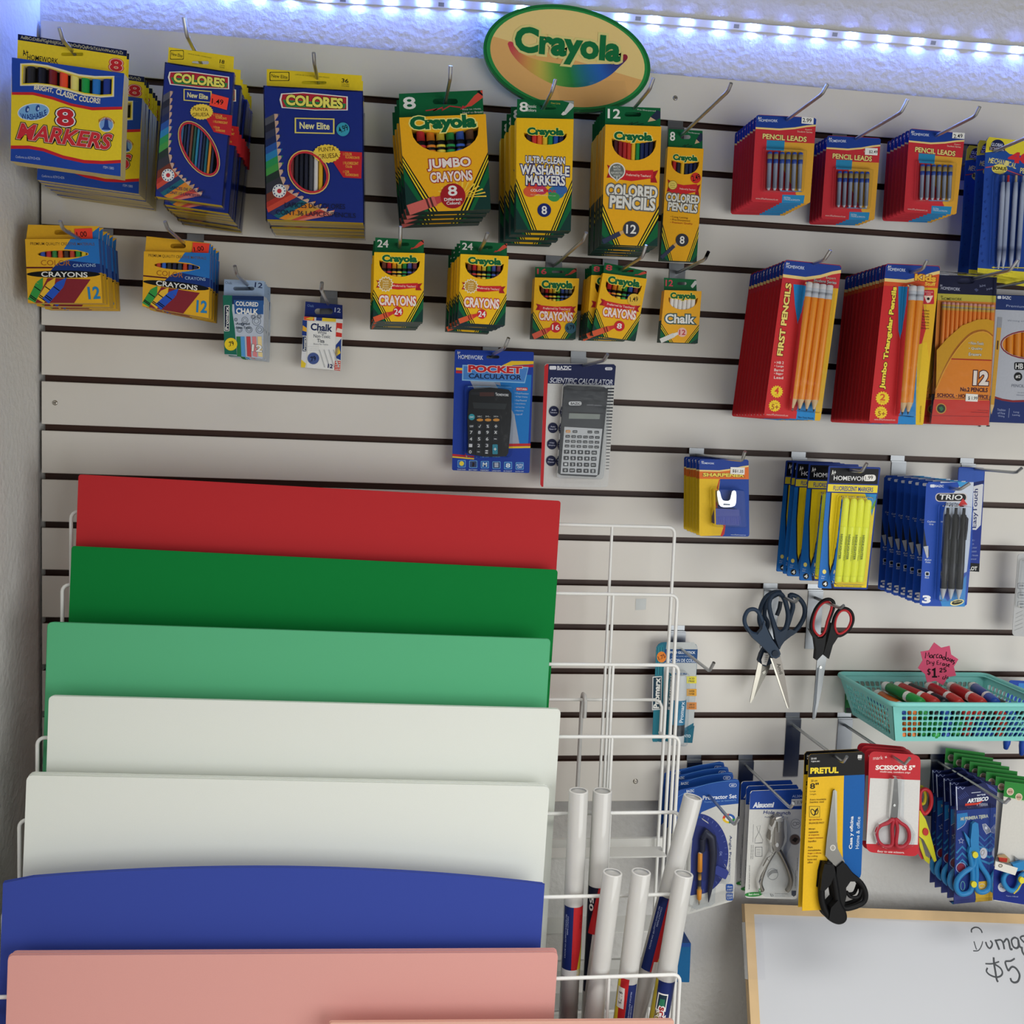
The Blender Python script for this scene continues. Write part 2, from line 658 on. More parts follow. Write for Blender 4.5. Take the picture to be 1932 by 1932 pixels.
# ------------------------------------------------------------------ hooks
def hook(item, bend, tip, d=0.2, long=False, tipcol='S', x=None, kind='wire'):
    """chrome display hook: plate seated in a groove, straight rod, upturned tip"""
    b = W(bend[0], bend[1], d)
    t = W(tip[0], tip[1], d + 0.010)
    zr = b.z
    k = max(1, math.floor((Z0 - zr + 0.012) / PITCH))
    g = Z0 - k * PITCH
    root = empty('display_hook', (b.x, 0, zr), item, 'display hook', 'chrome display hooks on the slatted panel')
    h = 0.105 if long else 0.052
    gz = g - zr
    p = Shape()
    wd_ = 0.0135
    p.box((-wd_, -0.0022, gz - 0.004 - h), (wd_, -0.0004, gz - 0.007), '7C7F83')
    p.box((-wd_, -0.0006, gz - 0.0072), (wd_, 0.0060, gz - 0.0046), '8A8D91')
    p.box((-wd_ * .95, 0.0045, gz - 0.0046), (wd_ * .95, 0.0062, gz + 0.0052), '8A8D91')
    p.build('mounting_plate', M_METAL, root)
    q = Shape()
    dx, dz = (t.x - b.x), (t.z - b.z)
    path = [(0, -0.001, 0), (0, -d + 0.006, 0), (0, -d + 0.002, 0.0006), (dx * .12, -d - 0.0012, dz * .12), (dx * .5, -d - .005, dz * .5), (dx, -d - .010, dz)]
    q.tube(path, 0.0026, ['S'] * 4 + [tipcol] * 2, 10)
    q.build('hook_rod', M_METAL, root)
    return root


HK = 'chrome hook holding '
hook(HK + 'the eight-colour marker boxes in the top corner', zp(Z1, 475, 300), zp(Z1, 450, 208), .254)
hook(HK + 'the eighteen-colour pencil boxes', zp(Z1, 1418, 268), zp(Z1, 1395, 130), .254)
hook(HK + 'the big thirty-six-colour pencil boxes', zp(Z2, 455, 480), zp(Z2, 450, 400), .2)
hook(HK + 'the jumbo crayon boxes', zp(Z2, 1485, 605), zp(Z2, 1490, 500), .2)
hook(HK + 'the washable marker boxes below the oval sign', zp(Z3, 568, 700), zp(Z3, 597, 603), .2)
hook(HK + 'the twelve-count coloured pencil boxes', zp(Z3, 1310, 680), zp(Z3, 1340, 592), .2)
hook(HK + 'the single narrow coloured pencil box', zp(Z3, 1905, 695), zp(Z4, 66, 530), .254)
hook(HK + 'the pencil lead packs nearest the narrow box', zp(Z4, 645, 600), zp(Z4, 680, 535), .238)
hook(HK + 'the middle pencil lead packs', zp(Z4, 1150, 715), zp(Z4, 1190, 633), .202)
hook(HK + 'the pencil lead packs nearest the mechanical pencils', zp(Z4, 1620, 740), zp(Z4, 1650, 680), .195)
hook(HK + 'the mechanical pencil packs', (1954, 252), (1966, 238), .2)
hook(HK + 'the yellow crayon boxes below the markers', zp(Z5, 480, 130), zp(Z5, 455, 68), .2)
hook(HK + 'the yellow crayon boxes below the eighteen-colour pencils', zp(Z5, 1275, 130), zp(Z5, 1253, 72), .2)
hook(HK + 'the coloured chalk boxes', zp(Z5, 1795, 470), zp(Z5, 1783, 410), .2)
hook(HK + 'the single box of white chalk with blue top', zp(Z6, 508, 470), zp(Z6, 513, 415), .2)
hook(HK + 'the boxes of twenty-four crayons below the jumbo crayons', zp(Z6, 1107, 98), (755.7, 427), .2)
hook(HK + 'the boxes of twenty-four crayons above the pocket calculator', zp(Z6, 1750, 100), zp(Z6, 1772, 38), .24)
hook(HK + 'the single box of sixteen crayons', zp(Z7, 805, 55), zp(Z7, 830, -5), .243)
hook(HK + 'the tilted boxes of eight crayons', zp(Z7, 1255, 180), zp(Z7, 1285, 90), .206)
hook('black-tipped hook holding the small orange chalk box', zp(Z7, 1730, 200), zp(Z7, 1758, 140), .146, tipcol='K')
hook(HK + 'the fat first pencil packs', zp(Z8, 660, 170), zp(Z8, 700, 108), .202)
hook(HK + 'the triangular pencil packs', zp(Z8, 1285, 230), zp(Z8, 1315, 172), .199)
hook(HK + 'the twelve orange pencils in a bag', zp(Z8, 1845, 235), zp(Z8, 1895, 168), .197)
hook(HK + 'the grey and blue pencil box', (1972, 523), (1984, 508), .15)
hook(HK + 'the pocket calculator pack', zp(Z7, 210, 870), zp(Z7, 240, 795), .191)
hook(HK + 'the scientific calculator pack', zp(Z7, 965, 965), zp(Z7, 992, 920), .195)
hook(HK + 'the pencil sharpener packs', zp(Z12, 425, 110), zp(Z12, 442, 62), .215)
hook(HK + 'the yellow highlighter packs', zp(Z12, 1065, 170), zp(Z12, 1092, 125), .229)
hook(HK + 'the black gel pen packs', zp(Z12, 1590, 265), zp(Z12, 1642, 232), .193)
hook(HK + 'the narrow blue pen card behind the gel pens', zp(Z12, 1890, 175), zp(Z12, 1920, 150), .136)
hook('short chrome hook holding the navy scissors', zp(Z24, 830, 390), zp(Z24, 868, 335), .103, True)
hook('short chrome hook holding the red and black scissors', zp(Z24, 1415, 465), zp(Z24, 1462, 430), .097, True)
hook(HK + 'the glue stick pack behind the wire rack', (1338.7, 1266), (1347, 1250), .173)
hook(HK + 'the protractor sets', zp(Z15, 780, 740), zp(Z15, 815, 682), .206)
hook(HK + 'the hole punch packs', zp(Z15, 1222, 605), zp(Z15, 1245, 570), .194, True)
hook(HK + 'the yellow large scissors packs', zp(Z15, 1640, 245), zp(Z15, 1672, 198), .194, True)
hook(HK + 'the red five-inch scissors packs', zp(Z16, 722, 218), zp(Z16, 758, 176), .206, True)
hook('dark hook holding the blue plastic scissors bags', zp(Z20, 1000, 655), zp(Z20, 1050, 608), .197, True)
# ------------------------------------------------------------------ carton helpers
def slot(cx, cy, w, h):
    """euro hanging hole outline in crop units"""
    return rrect(cx - w / 2, cy - h / 2, cx + w / 2, cy + h / 2, h / 2 - .01, 3)


def sticker(it, pts, col, y0=-0.0012, txt=None, tc='K', parent=None, name='price_sticker'):
    q = it.sh(y0)
    q.prism(pts, 0.0003, col)
    if txt:
        for (t, x0, y_0, x1, y_1, h) in txt:
            q.text(t, x0, y_0, x1, y_1, h, tc, 0.012)
    return it.part(name, q, M_PAPER)


def tab(it, pts, t, col, hole=None, draw=None, name='hang_tab'):
    q = it.sh(t - .0007)
    q.prism(pts, 0.0006, col, holes=[hole] if hole else ())
    if draw:
        draw(q)
    return it.part(name, q, M_CARD)


def bilin(q, u, v):
    (a, b, c, d) = q            # TL TR BR BL
    return ((a[0] * (1 - u) + b[0] * u) * (1 - v) + (d[0] * (1 - u) + c[0] * u) * v, (a[1] * (1 - u) + b[1] * u) * (1 - v) + (d[1] * (1 - u) + c[1] * u) * v)


def crayon_box(name, label, cat, Z, quad, t, d, tabq, num, titles, win, sticks, circ, group, yellow='CY', mid=None, logo=(.13, .87, .085, .13), stick='crayon', tabart=None, numcol='W',
               chalkwin=False, vstart=.42, vb=(.35, .69), holeu=.55):
    it = Item(name, label, cat, Z, quad[0], quad[1], quad[3], d, group)
    N = lambda u, v: bilin(quad, u, v)
    q = it.sh()
    # smile-shaped window
    wu0, wu1, wv0, wv1 = win
    hole = []
    for i in range(13):
        a = math.pi * i / 12
        hole.append(N((wu0 + wu1) / 2 + (wu1 - wu0) / 2 * math.cos(a), wv0 + (wv1 - wv0) * math.sin(a) ** .85))
    for i in range(1, 8):
        uu = wu0 + (wu1 - wu0) * i / 8
        hole.append(N(uu, wv0 + .045 * (wv1 - wv0) * 4 * math.sin(math.pi * i / 8)))
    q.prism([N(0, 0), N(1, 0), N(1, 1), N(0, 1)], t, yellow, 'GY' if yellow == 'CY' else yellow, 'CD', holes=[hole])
    # the prism cut the hole through the back as well: close it with a dark inner sheet
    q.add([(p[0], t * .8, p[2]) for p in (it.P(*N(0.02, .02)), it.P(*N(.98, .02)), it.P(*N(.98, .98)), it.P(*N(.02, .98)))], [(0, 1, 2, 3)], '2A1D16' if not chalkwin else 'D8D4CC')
    # dark lower sides
    for sx, a0 in ((0, 1), (1, -1)):
        e = 0.002 * a0
        P0, P1 = it.P(*N(sx, .58)), it.P(*N(sx, 1))
        off = -0.00006 if sx == 0 else 0.00006
        q.add([(P0[0] + off, 0, P0[2]), (P0[0] + off, t, P0[2]), (P1[0] + off, t, P1[2]), (P1[0] + off, 0, P1[2])], [(0, 1, 2, 3)], 'CD')
    P0, P1 = it.P(*N(0, 1)), it.P(*N(1, 1))
    q.add([(P0[0], 0, P0[2] - .00006), (P0[0], t, P0[2] - .00006), (P1[0], t, P1[2] - .00006), (P1[0], 0, P1[2] - .00006)], [(0, 1, 2, 3)], 'CD')
    for sg in (0, 1):
        U = (lambda u: u) if sg == 0 else (lambda u: 1 - u)
        b0 = vb[0] if sg == 0 else 1 - vb[1]
        q.poly([N(U(0), vstart + .03), N(U(b0 - .03), 1), N(U(0), 1)], 'CG')
        q.poly([N(U(0), vstart + .24), N(U(b0 - .15), 1), N(U(0), 1)], 'CD')
        for k, (o, c_) in enumerate(((0, 'K'), (.022, 'Y'), (.044, 'K'), (.066, 'Y'), (.088, 'K'))):
            v0 = vstart - .02 + o * 1.1
            q.poly([N(U(0), v0), N(U(b0 - o), 1), N(U(b0 - o - .02), 1), N(U(0), v0 + .028)], c_)
    # logo
    l0, l1, lv, lh = logo
    hpx = lh * (quad[3][1] - quad[0][1])
    a, b = N(l0, lv), N(l1, lv)
    q.text('Crayola', a[0], a[1], b[0], b[1], hpx * 1.28, 'CG', .06, 'LY' if yellow == 'CY' else 'F6E05A', .12)
    if mid:
        mid(q, N, hpx)
    for (tx, u0, v0, u1, v1, vh, col, bold, out, ow) in titles:
        a, b = N(u0, v0), N(u1, v1)
        q.text(tx, a[0], a[1], b[0], b[1], vh * (quad[3][1] - quad[0][1]), col, bold, out, ow)
    # count disc with its crayon
    cu, cv, cr, cc, ct = circ[:5]
    c_ = N(cu, cv)
    rad = cr * (quad[1][0] - quad[0][0])
    if len(circ) > 5:
        kc, kw = circ[5], circ[6]
        p0, p1 = N(cu - .08, cv + .01), N(.02, 1.0 - .02)
        dx, dy = p1[0] - p0[0], p1[1] - p0[1]
        L_ = math.hypot(dx, dy)
        nx, ny = -dy / L_, dx / L_
        wd_ = rad * kw
        f = lambda t_, w_: (p0[0] + dx * t_ + nx * w_ * wd_, p0[1] + dy * t_ + ny * w_ * wd_)
        q.poly([f(-.15, .25), f(-.15, -.25), f(.28, -.75), f(.28, .75)], kc[0])
        q.poly([f(.28, .95), f(.28, -.95), f(1, -1), f(1, 1)], kc[1])
        for t_ in (.36, .46):
            q.poly([f(t_, .97), f(t_, -.97), f(t_ + .05, -.97), f(t_ + .05, .97)], kc[2])
    q.ell(c_[0], c_[1], rad, rad, cc)
    for k, (tx, dv, hw, hh, col) in enumerate(ct):
        a, b = N(cu - hw, cv + dv), N(cu + hw, cv + dv)
        q.text(tx, a[0], a[1], b[0], b[1], hh * (quad[3][1] - quad[0][1]), col, .02)
    it.part('carton', q, M_CARD)
    # what the window shows
    n = len(sticks)
    for i, c in enumerate(sticks):
        u = wu0 + (wu1 - wu0) * (.06 + .88 * (i + .5) / n)
        a, b = it.P(*N(u, wv0 - .02)), it.P(*N(u, wv1 + .03))
        r = abs(it.P(*N(wu1, 0))[0] - it.P(*N(wu0, 0))[0]) * .88 / n / 2 * .96
        r = min(r, t * .36)
        a, b = (a[0], r + .0008, a[2]), (b[0], r + .0008, b[2])
        p = it.sh()
        if stick == 'crayon':
            p.rod(a, b, [(0, r * .8, c), (.46, r * .93, c), (.46, r, 'K'), (.60, r, 'K'), (.62, r, c), (.68, r, c), (.70, r, 'K'), (.78, r, 'K'), (.8, r, c), (1, r, c)], 12)
        else:
            p.rod(a, b, [(0, r, c), (1, r, c)], 10)
        it.part(stick, p, M_PLAST)
    # hanging tab
    hx, hy = bilin(tabq, holeu, .42)
    tw, th = tabq[1][0] - tabq[0][0], tabq[3][1] - tabq[0][1]
    yo = t - .0007
    hh = slot(hx, hy, tw * .30, th * .24)
    tq = list(tabq)
    lo = [(tq[3][0], tq[3][1] + th * .25), (tq[2][0], tq[2][1] + th * .25)]

    def td(g):
        T = lambda u, v: bilin(tabq, u, v)
        a, b = T(.05, .42), T(.05 + (.14 if len(num) == 1 else .22), .42)
        g.text(num, a[0], a[1], b[0], b[1], th * .52, numcol, .02)
        if tabart:
            tabart(g, T, th)
    tab(it, [tq[0], tq[1], lo[1], lo[0]], t, 'CG', hh, td)
    return it


RB = ['C8323C', 'E8892E', 'EBD44A', '2E9A50', '3A63C2', '6A4A3A']


def crayon_on_tab(col='D8503F', tip='C8323C'):
    def f(g, T, th):
        g.poly([T(.74, .72), T(.80, .62), T(.90, .22), T(.98, .02), T(1, .0), T(1, .32), T(.86, .66)], col)
        g.poly([T(.72, .80), T(.755, .62), T(.80, .72)], tip)
        g.poly([T(.93, .06), T(.96, .0), T(1, .18), T(1, .26)], 'K')
    return f


def ribbon(v, txt, badge=None):
    def f(q, N, h):
        hb = .068
        q.poly([N(.05, v - .05), N(.16, v - .03), N(.16, v + .055), N(.05, v + .06), N(.09, v)], 'RD')
        q.poly([N(.97, v - .02), N(.84, v + .0), N(.84, v + .085), N(.96, v + .085), N(.92, v + .035)], 'RD')
        q.poly([N(.13, v - .025), N(.5, v - .005), N(.88, v - .02), N(.88, v - .02 + hb), N(.5, v + .08), N(.13, v - .025 + hb + .02)], 'Rd')
        a, b = N(.40 if badge else .22, v + .03), N(.84, v + .035)
        q.text(txt, a[0], a[1], b[0], b[1], h * .42, 'F6DCC8', .01)
        if badge == 'sun':
            c = N(.24, v + .005)
            r = .15 * (N(1, 0)[0] - N(0, 0)[0])
            q.poly(starpts(c[0], c[1], r * 1.08, r * .86, 14), 'F4E9C8')
            q.poly(starpts(c[0], c[1], r * .9, r * .72, 14), 'C99A3A')
            for i, tx in enumerate(('Made', 'with', 'Solar', 'Power')):
                q.text(tx, c[0] - r * .4, c[1] - r * .42 + i * r * .3, c[0] + r * .4, c[1] - r * .42 + i * r * .3, r * .24, 'F6ECC0')
        elif badge == 'leaf':
            c = N(.23, v)
            r = .15 * (N(1, 0)[0] - N(0, 0)[0])
            q.ell(c[0], c[1], r, r, 'EDEBE4')
            q.poly([(c[0] - r * .9, c[1]), (c[0] - r * .4, c[1] + r * .9), (c[0], c[1] + r * 1.3), (c[0] + r * .4, c[1] + r * .9), (c[0] + r * .9, c[1])], 'EDEBE4')
            q.ell(c[0], c[1], r * .86, r * .86, '6F746F')
            q.poly([(c[0] - r * .75, c[1] + r * .35), (c[0], c[1] + r * 1.15), (c[0] + r * .75, c[1] + r * .35)], '6F746F')
            q.rect(c[0] - r * .1, c[1] + r * .6, c[0] + r * .1, c[1] + r * 1.2, 'B9BCB4')
            for i, tx in enumerate(('MADE', 'WITH', 'REFORESTED', 'WOOD')):
                ww = r * (.7 if i == 2 else .42)
                q.text(tx, c[0] - ww, c[1] - r * .5 + i * r * .36, c[0] + ww, c[1] - r * .5 + i * r * .36, r * .27, 'D9DCD4', .01)
        elif badge == 'dot':
            c = N(.2, v)
            r = .13 * (N(1, 0)[0] - N(0, 0)[0])
            q.ell(c[0], c[1], r, r, '8A7A2A')
            q.ell(c[0], c[1], r * .88, r * .88, 'F0D96A')
            for i, tx in enumerate(('Bright', 'Bold', 'Colors')):
                q.text(tx, c[0] - r * .5, c[1] - r * .4 + i * r * .42, c[0] + r * .5, c[1] - r * .4 + i * r * .42, r * .3, '6A5A1A')
    return f


# ------------------------------------------------------------------ crayon, marker and pencil cartons of the green and yellow range
def t_jumbo(g, T, th):
    crayon_on_tab()(g, T, th)
    g.line([T(.31, .78), T(.45, .72), T(.40, .80), T(.52, .66), T(.50, .80), T(.60, .62), T(.66, .66), T(.73, .70)], th * .05, 'C8323C')
    for i, tx in enumerate(('Easy to Hold,', 'Hard to Break!')):
        a, b = T(.75, .80 + .13 * i), T(.75 + (.22, .24)[i], .80 + .13 * i)
        g.text(tx, a[0], a[1], b[0], b[1], th * .08, 'W')


def m_jumbo(q, N, h):
    c = N(.66, .86)
    for k in range(12):
        a = R(200 + 14 * k)
        a2 = a + R(5)
        q.poly([c, (c[0] + 190 * math.cos(a), c[1] + 120 * math.sin(a)), (c[0] + 190 * math.cos(a2), c[1] + 120 * math.sin(a2))], 'FBD24C')


crayon_box('crayon_box', 'orange and green box of eight jumbo crayons', 'crayon box', Z2, [(1100, 893), (1757, 866), (1795, 1592), (1157, 1612)], .0245, .128,
           [(1097, 712), (1732, 684), (1742, 862), (1104, 888)], '8',
           [('JUMBO', .29, .515, .79, .505, .125, 'F6EAE2', .035, 'RD', .095), ('CRAYONS', .31, .645, .80, .635, .105, 'F6EAE2', .035, 'RD', .095)],
           (.13, .91, .13, .385), RB, (.56, .845, .145, 'RD', [('8', -.055, .05, .11, 'W'), ('Different', .035, .105, .032, 'W'), ('Colors!', .075, .08, .032, 'W')], ('C8464A', 'D86A62', '5A2A2A'), .42),
           'jumbo crayon boxes on one hook', mid=m_jumbo, tabart=t_jumbo, vb=(.37, .64)).stack(4, .026, ('crayon',), drift=(-.003, -.0015))


def t_wash(g, T, th):
    for i, tx in enumerate(('Classic', 'Colors')):
        a, b = T(.15, .36 + .22 * i), T(.34, .38 + .22 * i)
        g.text(tx, a[0], a[1], b[0], b[1], th * .17, 'E4E8E2', .01)
    a, b = T(.6, .17), T(.76, .18)
    g.text('Fine Line', a[0], a[1], b[0], b[1], th * .1, 'C8B84A')
    g.poly([T(.82, .72), T(.93, .10), T(1, .22), T(1, .35), T(.86, .82)], 'D9DBDA')
    g.poly([T(.78, .80), T(.82, .62), T(.87, .80), T(.81, .86)], 'EFEFEC')
    g.poly([T(.80, .02), T(1, .02), T(1, .2), T(.9, .1)], '9BA29E')


def m_wash(q, N, h):
    for (u, v, r, c) in ((.33, .625, .11, 'D8402E'), (.25, .66, .09, 'E2603A'), (.45, .64, .08, 'C83A5A'), (.72, .66, .11, '2E7A9E'), (.80, .63, .09, '3A6AB0'), (.68, .70, .08, '3C9A50')):
        c_ = N(u, v)
        w = N(1, 0)[0] - N(0, 0)[0]
        n = 26
        pts = ellpts(c_[0], c_[1], w * r * 1.3, w * r, 10, n)
        q.poly(pts, c)
    a, b = N(.26, .645), N(.49, .645)
    q.text('COLOR', a[0], a[1], b[0], b[1], h * .36, 'W', .02)
    a, b = N(.51, .645), N(.72, .65)
    q.text('MAX', a[0], a[1], b[0], b[1], h * .38, 'D02A2A', .03)
    a, b = N(.26, .685), N(.71, .69)
    q.text('Our brightest, boldest colors yet!', a[0], a[1], b[0], b[1], h * .16, 'F6E6DC')


crayon_box('marker_box', 'yellow and green box of ultra-clean washable markers', 'marker box', Z3, [(300, 895), (734, 905), (712, 1755), (295, 1744)], .022, .146,
           [(305, 752), (735, 765), (733, 897), (302, 890)], '8',
           [('ULTRA-CLEAN', .17, .37, .86, .375, .06, 'W', .03, 'N', .11), ('WASHABLE', .08, .46, .94, .47, .085, 'W', .035, 'N', .11), ('MARKERS', .18, .555, .87, .555, .085, 'W', .035, 'N', .11)],
           (.13, .89, .13, .235), ['3A2A2A', 'D0342E', 'EC6A28', 'E8C22E', '1F8A46', '2450A8', '1A2450'], (.51, .82, .12, 'N', [('8', 0, .045, .075, 'W')]),
           'washable marker boxes on one hook', yellow='F7C21C', mid=m_wash, logo=(.20, .82, .125, .062), stick='marker', tabart=t_wash, vstart=.56, vb=(.38, .64)).stack(4, .034, ('marker',), drift=(-.004, -.001))


def t_pens(g, T, th):
    a, b = T(.58, .15), T(.91, .19)
    g.text('Pre-Sharpened', a[0], a[1], b[0], b[1], th * .1, 'DDE2DC')
    g.poly([T(.77, .80), T(.82, .52), T(.92, .70)], 'D8B890')
    g.poly([T(.82, .52), T(.94, .12), T(1, .2), T(1, .55), T(.92, .70)], '27304A')
    g.line([T(.42, .98), T(.5, .86), T(.47, .99), T(.6, .82), T(.58, .97), T(.7, .9)], th * .03, 'K')


crayon_box('pencil_box', 'orange and green box of twelve coloured pencils', 'pencil box', Z3, [(976, 945), (1400, 961), (1369, 1872), (945, 1855)], .0105, .121,
           [(975, 803), (1394, 820), (1392, 957), (972, 940)], '12',
           [('COLORED', .06, .545, .96, .555, .098, 'E9E9E2', .04, '6B6A66', .12), ('PENCILS', .13, .64, .93, .655, .10, 'E9E9E2', .04, '6B6A66', .12)],
           (.12, .92, .115, .29), ['4A1F22', '8E2028', 'B22A2C', 'C83A28', 'E8B92E', '1E8A48', '1B2A5A', '1A2450', '1A1E3A'], (.52, .865, .145, '3A3C48', [('12', 0, .085, .075, 'W')], ('D8AE72', '343B58', '343B58'), .30),
           'twelve-count coloured pencil boxes on one hook', mid=ribbon(.385, 'Preferred by Teachers!', 'leaf'), logo=(.17, .83, .10, .065), stick='pencil', tabart=t_pens, vstart=.68, vb=(.33, .64), holeu=.5).stack(9, .0117, ('pencil',), rot=.2)

c8p = crayon_box('pencil_box', 'narrow orange box of eight coloured pencils hanging alone on its hook', 'pencil box', Z3, [(1450, 1115), (1722, 1130), (1668, 1988), (1392, 1976)], .012, .045,
           [(1455, 978), (1713, 993), (1712, 1122), (1452, 1110)], '8',
           [('COLORED', .05, .44, .96, .455, .072, 'E9E9E2', .04, '5F5E5A', .12), ('PENCILS', .12, .52, .92, .535, .072, 'E9E9E2', .04, '5F5E5A', .12),
            ('• Long Lasting', .2, .615, .68, .62, .022, '7A4A1A', 0, None, 0), ('• Pre-Sharpened', .2, .64, .74, .645, .022, '7A4A1A', 0, None, 0), ('• Premium Quality', .2, .665, .82, .67, .022, 'B03A1E', 0, None, 0)],
           (.12, .90, .115, .235), ['B22A2C', '2A2A3A', 'E8B92E', '20304A', '1B2A5A', '1A1E3A'], (.56, .815, .18, '343640', [('8', 0, .06, .07, 'W')], ('D8AE72', '3A415A', '3A415A'), .28),
           None, mid=ribbon(.335, 'Preferred by Teachers!', 'dot'), logo=(.17, .83, .095, .05), stick='pencil', tabart=t_pens, vstart=.70, vb=(.34, .72), holeu=.5)
sticker(c8p, ellpts(1662, 1352, 38, 40), 'D8342E', txt=[('2.49', 1634, 1356, 1692, 1340, 44)])
CR24 = dict(win=(.10, .91, .115, .35), sticks=['7A4A3A', 'C8323C', 'E8A22E', 'EBD44A', '2E9A50', '4A62B2', '8A4A5A'])
TC = [('CRAYONS', .12, .695, .85, .70, .135, 'F6EAE2', .04, 'Rd', .10)]
crayon_box('crayon_box', 'yellow box of twenty-four crayons below the jumbo crayons', 'crayon box', Z6, [(910, 184), (1294, 192), (1278, 716), (900, 708)], .027, .172,
           [(918, 72), (1287, 92), (1285, 186), (915, 178)], '24', TC, CR24['win'], CR24['sticks'], (.50, .855, .10, 'Rd', [('24', 0, .075, .085, 'W')], ('D83A32', 'E0603A', '7A2A1A'), .55),
           'left stack of crayon boxes', yellow='F8C31C', mid=ribbon(.455, 'Preferred by Teachers!', 'sun'), logo=(.17, .84, .10, .095), tabart=crayon_on_tab(), vstart=.56, vb=(.36, .66)).stack(5, .0285, ('crayon',), drift=(-.0014, 0))
crayon_box('crayon_box', 'yellow box of twenty-four crayons above the pocket calculator', 'crayon box', Z6, [(1566, 198), (1931, 215), (1902, 740), (1546, 720)], .027, .19,
           [(1562, 95), (1919, 118), (1917, 210), (1560, 195)], '24', TC, CR24['win'], CR24['sticks'], (.50, .855, .10, 'Rd', [('24', 0, .075, .085, 'W')], ('D83A32', 'E0603A', '7A2A1A'), .55),
           'right stack of crayon boxes', yellow='F8C31C', mid=ribbon(.455, 'Preferred by Teachers!', 'sun'), logo=(.17, .84, .10, .095), tabart=crayon_on_tab(), vstart=.56, vb=(.36, .66)).stack(5, .0285, ('crayon',), drift=(-.0022, 0), offs=[0, .0275, .055, .083, .138])
c16 = crayon_box('crayon_box', 'small yellow box of sixteen crayons with a blue price dot, hanging alone', 'crayon box', Z7, [(440, 336), (776, 344), (748, 804), (418, 796)], .026, .045,
                 [(442, 256), (757, 266), (755, 340), (442, 334)], '16', [('CRAYONS', .14, .625, .90, .64, .14, 'F6EAE2', .04, 'Rd', .10)], (.10, .92, .125, .385), ['7A4A3A', 'C8323C', 'E8A22E', 'EBD44A', '6AB04A', '4A62B2', '5A6A8A', '8A8A7A'],
                 (.53, .815, .12, 'Rd', [('16', 0, .08, .085, 'W')], ('D83A32', 'D8604A', '7A2A1A'), .55), None, yellow='F5BC1E', mid=ribbon(.48, 'Preferred by Teachers!'), logo=(.17, .85, .125, .12), tabart=crayon_on_tab(), vstart=.58, vb=(.38, .66), numcol='E04A5A')
sticker(c16, ellpts(710, 720, 42, 42), '3D6478', txt=[('6.79', 680, 718, 738, 712, 34)])
c8 = crayon_box('crayon_box', 'tilted yellow box of eight crayons with a handwritten price', 'crayon box', Z7, [(957, 302), (1291, 346), (1203, 818), (870, 774)], .0115, .085,
                [(968, 222), (1290, 288), (1282, 345), (958, 300)], '8', [('CRAYONS', .16, .605, .90, .60, .14, 'F6EAE2', .04, 'Rd', .10)], (.10, .92, .12, .375), ['C8323C', 'E8892E', 'EBD44A', '3AA050', '3A63C2', '8A4A4A'],
                (.58, .80, .12, 'Rd', [('8', 0, .05, .085, 'W')], ('D83A32', 'E0603A', '7A2A1A'), .55), 'eight-count crayon boxes on one hook', yellow='F5BC1E', mid=ribbon(.455, 'Preferred by Teachers!'), logo=(.15, .85, .11, .115),
                tabart=crayon_on_tab(), vstart=.58, vb=(.38, .70), numcol='E04A5A')
sticker(c8, ellpts(1193, 505, 50, 46), 'E8BE4A', txt=[('1.49', 1162, 502, 1222, 500, 36)])
_st = c8.stack(6, .0122, ('crayon', 'price_sticker'), rot=.5)
for k, r in enumerate(_st[1:]):
    r.rotation_euler.y += R(-5.5)
    r.location.x -= .006


def t_chalk(g, T, th):
    g.poly([T(.84, .75), T(.82, .6), T(.96, .1), T(1, .15), T(1, .4), T(.88, .8)], 'D9DBD8')


crayon_box('chalk_box', 'small orange and green box of white chalk on a black-tipped hook', 'chalk box', Z7, [(1424, 432), (1706, 440), (1676, 836), (1386, 826)], .016, .05,
           [(1420, 338), (1664, 352), (1670, 434), (1422, 430)], '12', [('Chalk', .10, .545, .85, .545, .17, 'F4F4F0', .03, '3E6060', .12)], (.13, .92, .135, .365), ['F0EDE8'] * 6,
           (.57, .80, .125, 'F3C4B8', [('12', 0, .08, .10, 'C83A4A')], ('EDEDE8', 'E2E2DC', 'E2E2DC'), .5), None, yellow='F6B32A', logo=(.18, .84, .115, .11), stick='chalk_stick', chalkwin=True, tabart=t_chalk, vstart=.66, vb=(.36, .66), numcol='E04A5A')
# ------------------------------------------------------------------ yellow and blue marker boxes, top left
it = Item('marker_box', 'yellow and blue box of eight markers with wavy bands', 'marker box', Z1, (90, 436), (943, 557), (80, 1222), .226, 'eight-colour marker boxes on one hook')
q = it.sh()
hole = [(178, 500), (250, 500), (360, 515), (480, 550), (600, 585), (720, 598), (850, 595), (846, 715), (760, 720), (640, 705), (500, 665), (380, 640), (280, 630), (172, 634)]
q.prism([(90, 436), (943, 557), (915, 1340), (80, 1222)], .012, 'Y', 'D8C68A', 'Y', holes=[hole])
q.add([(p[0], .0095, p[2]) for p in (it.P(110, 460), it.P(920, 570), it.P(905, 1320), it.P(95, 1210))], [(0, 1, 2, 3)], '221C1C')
top = [(90, 700), (250, 700), (400, 735), (540, 785), (700, 815), (929, 810)]
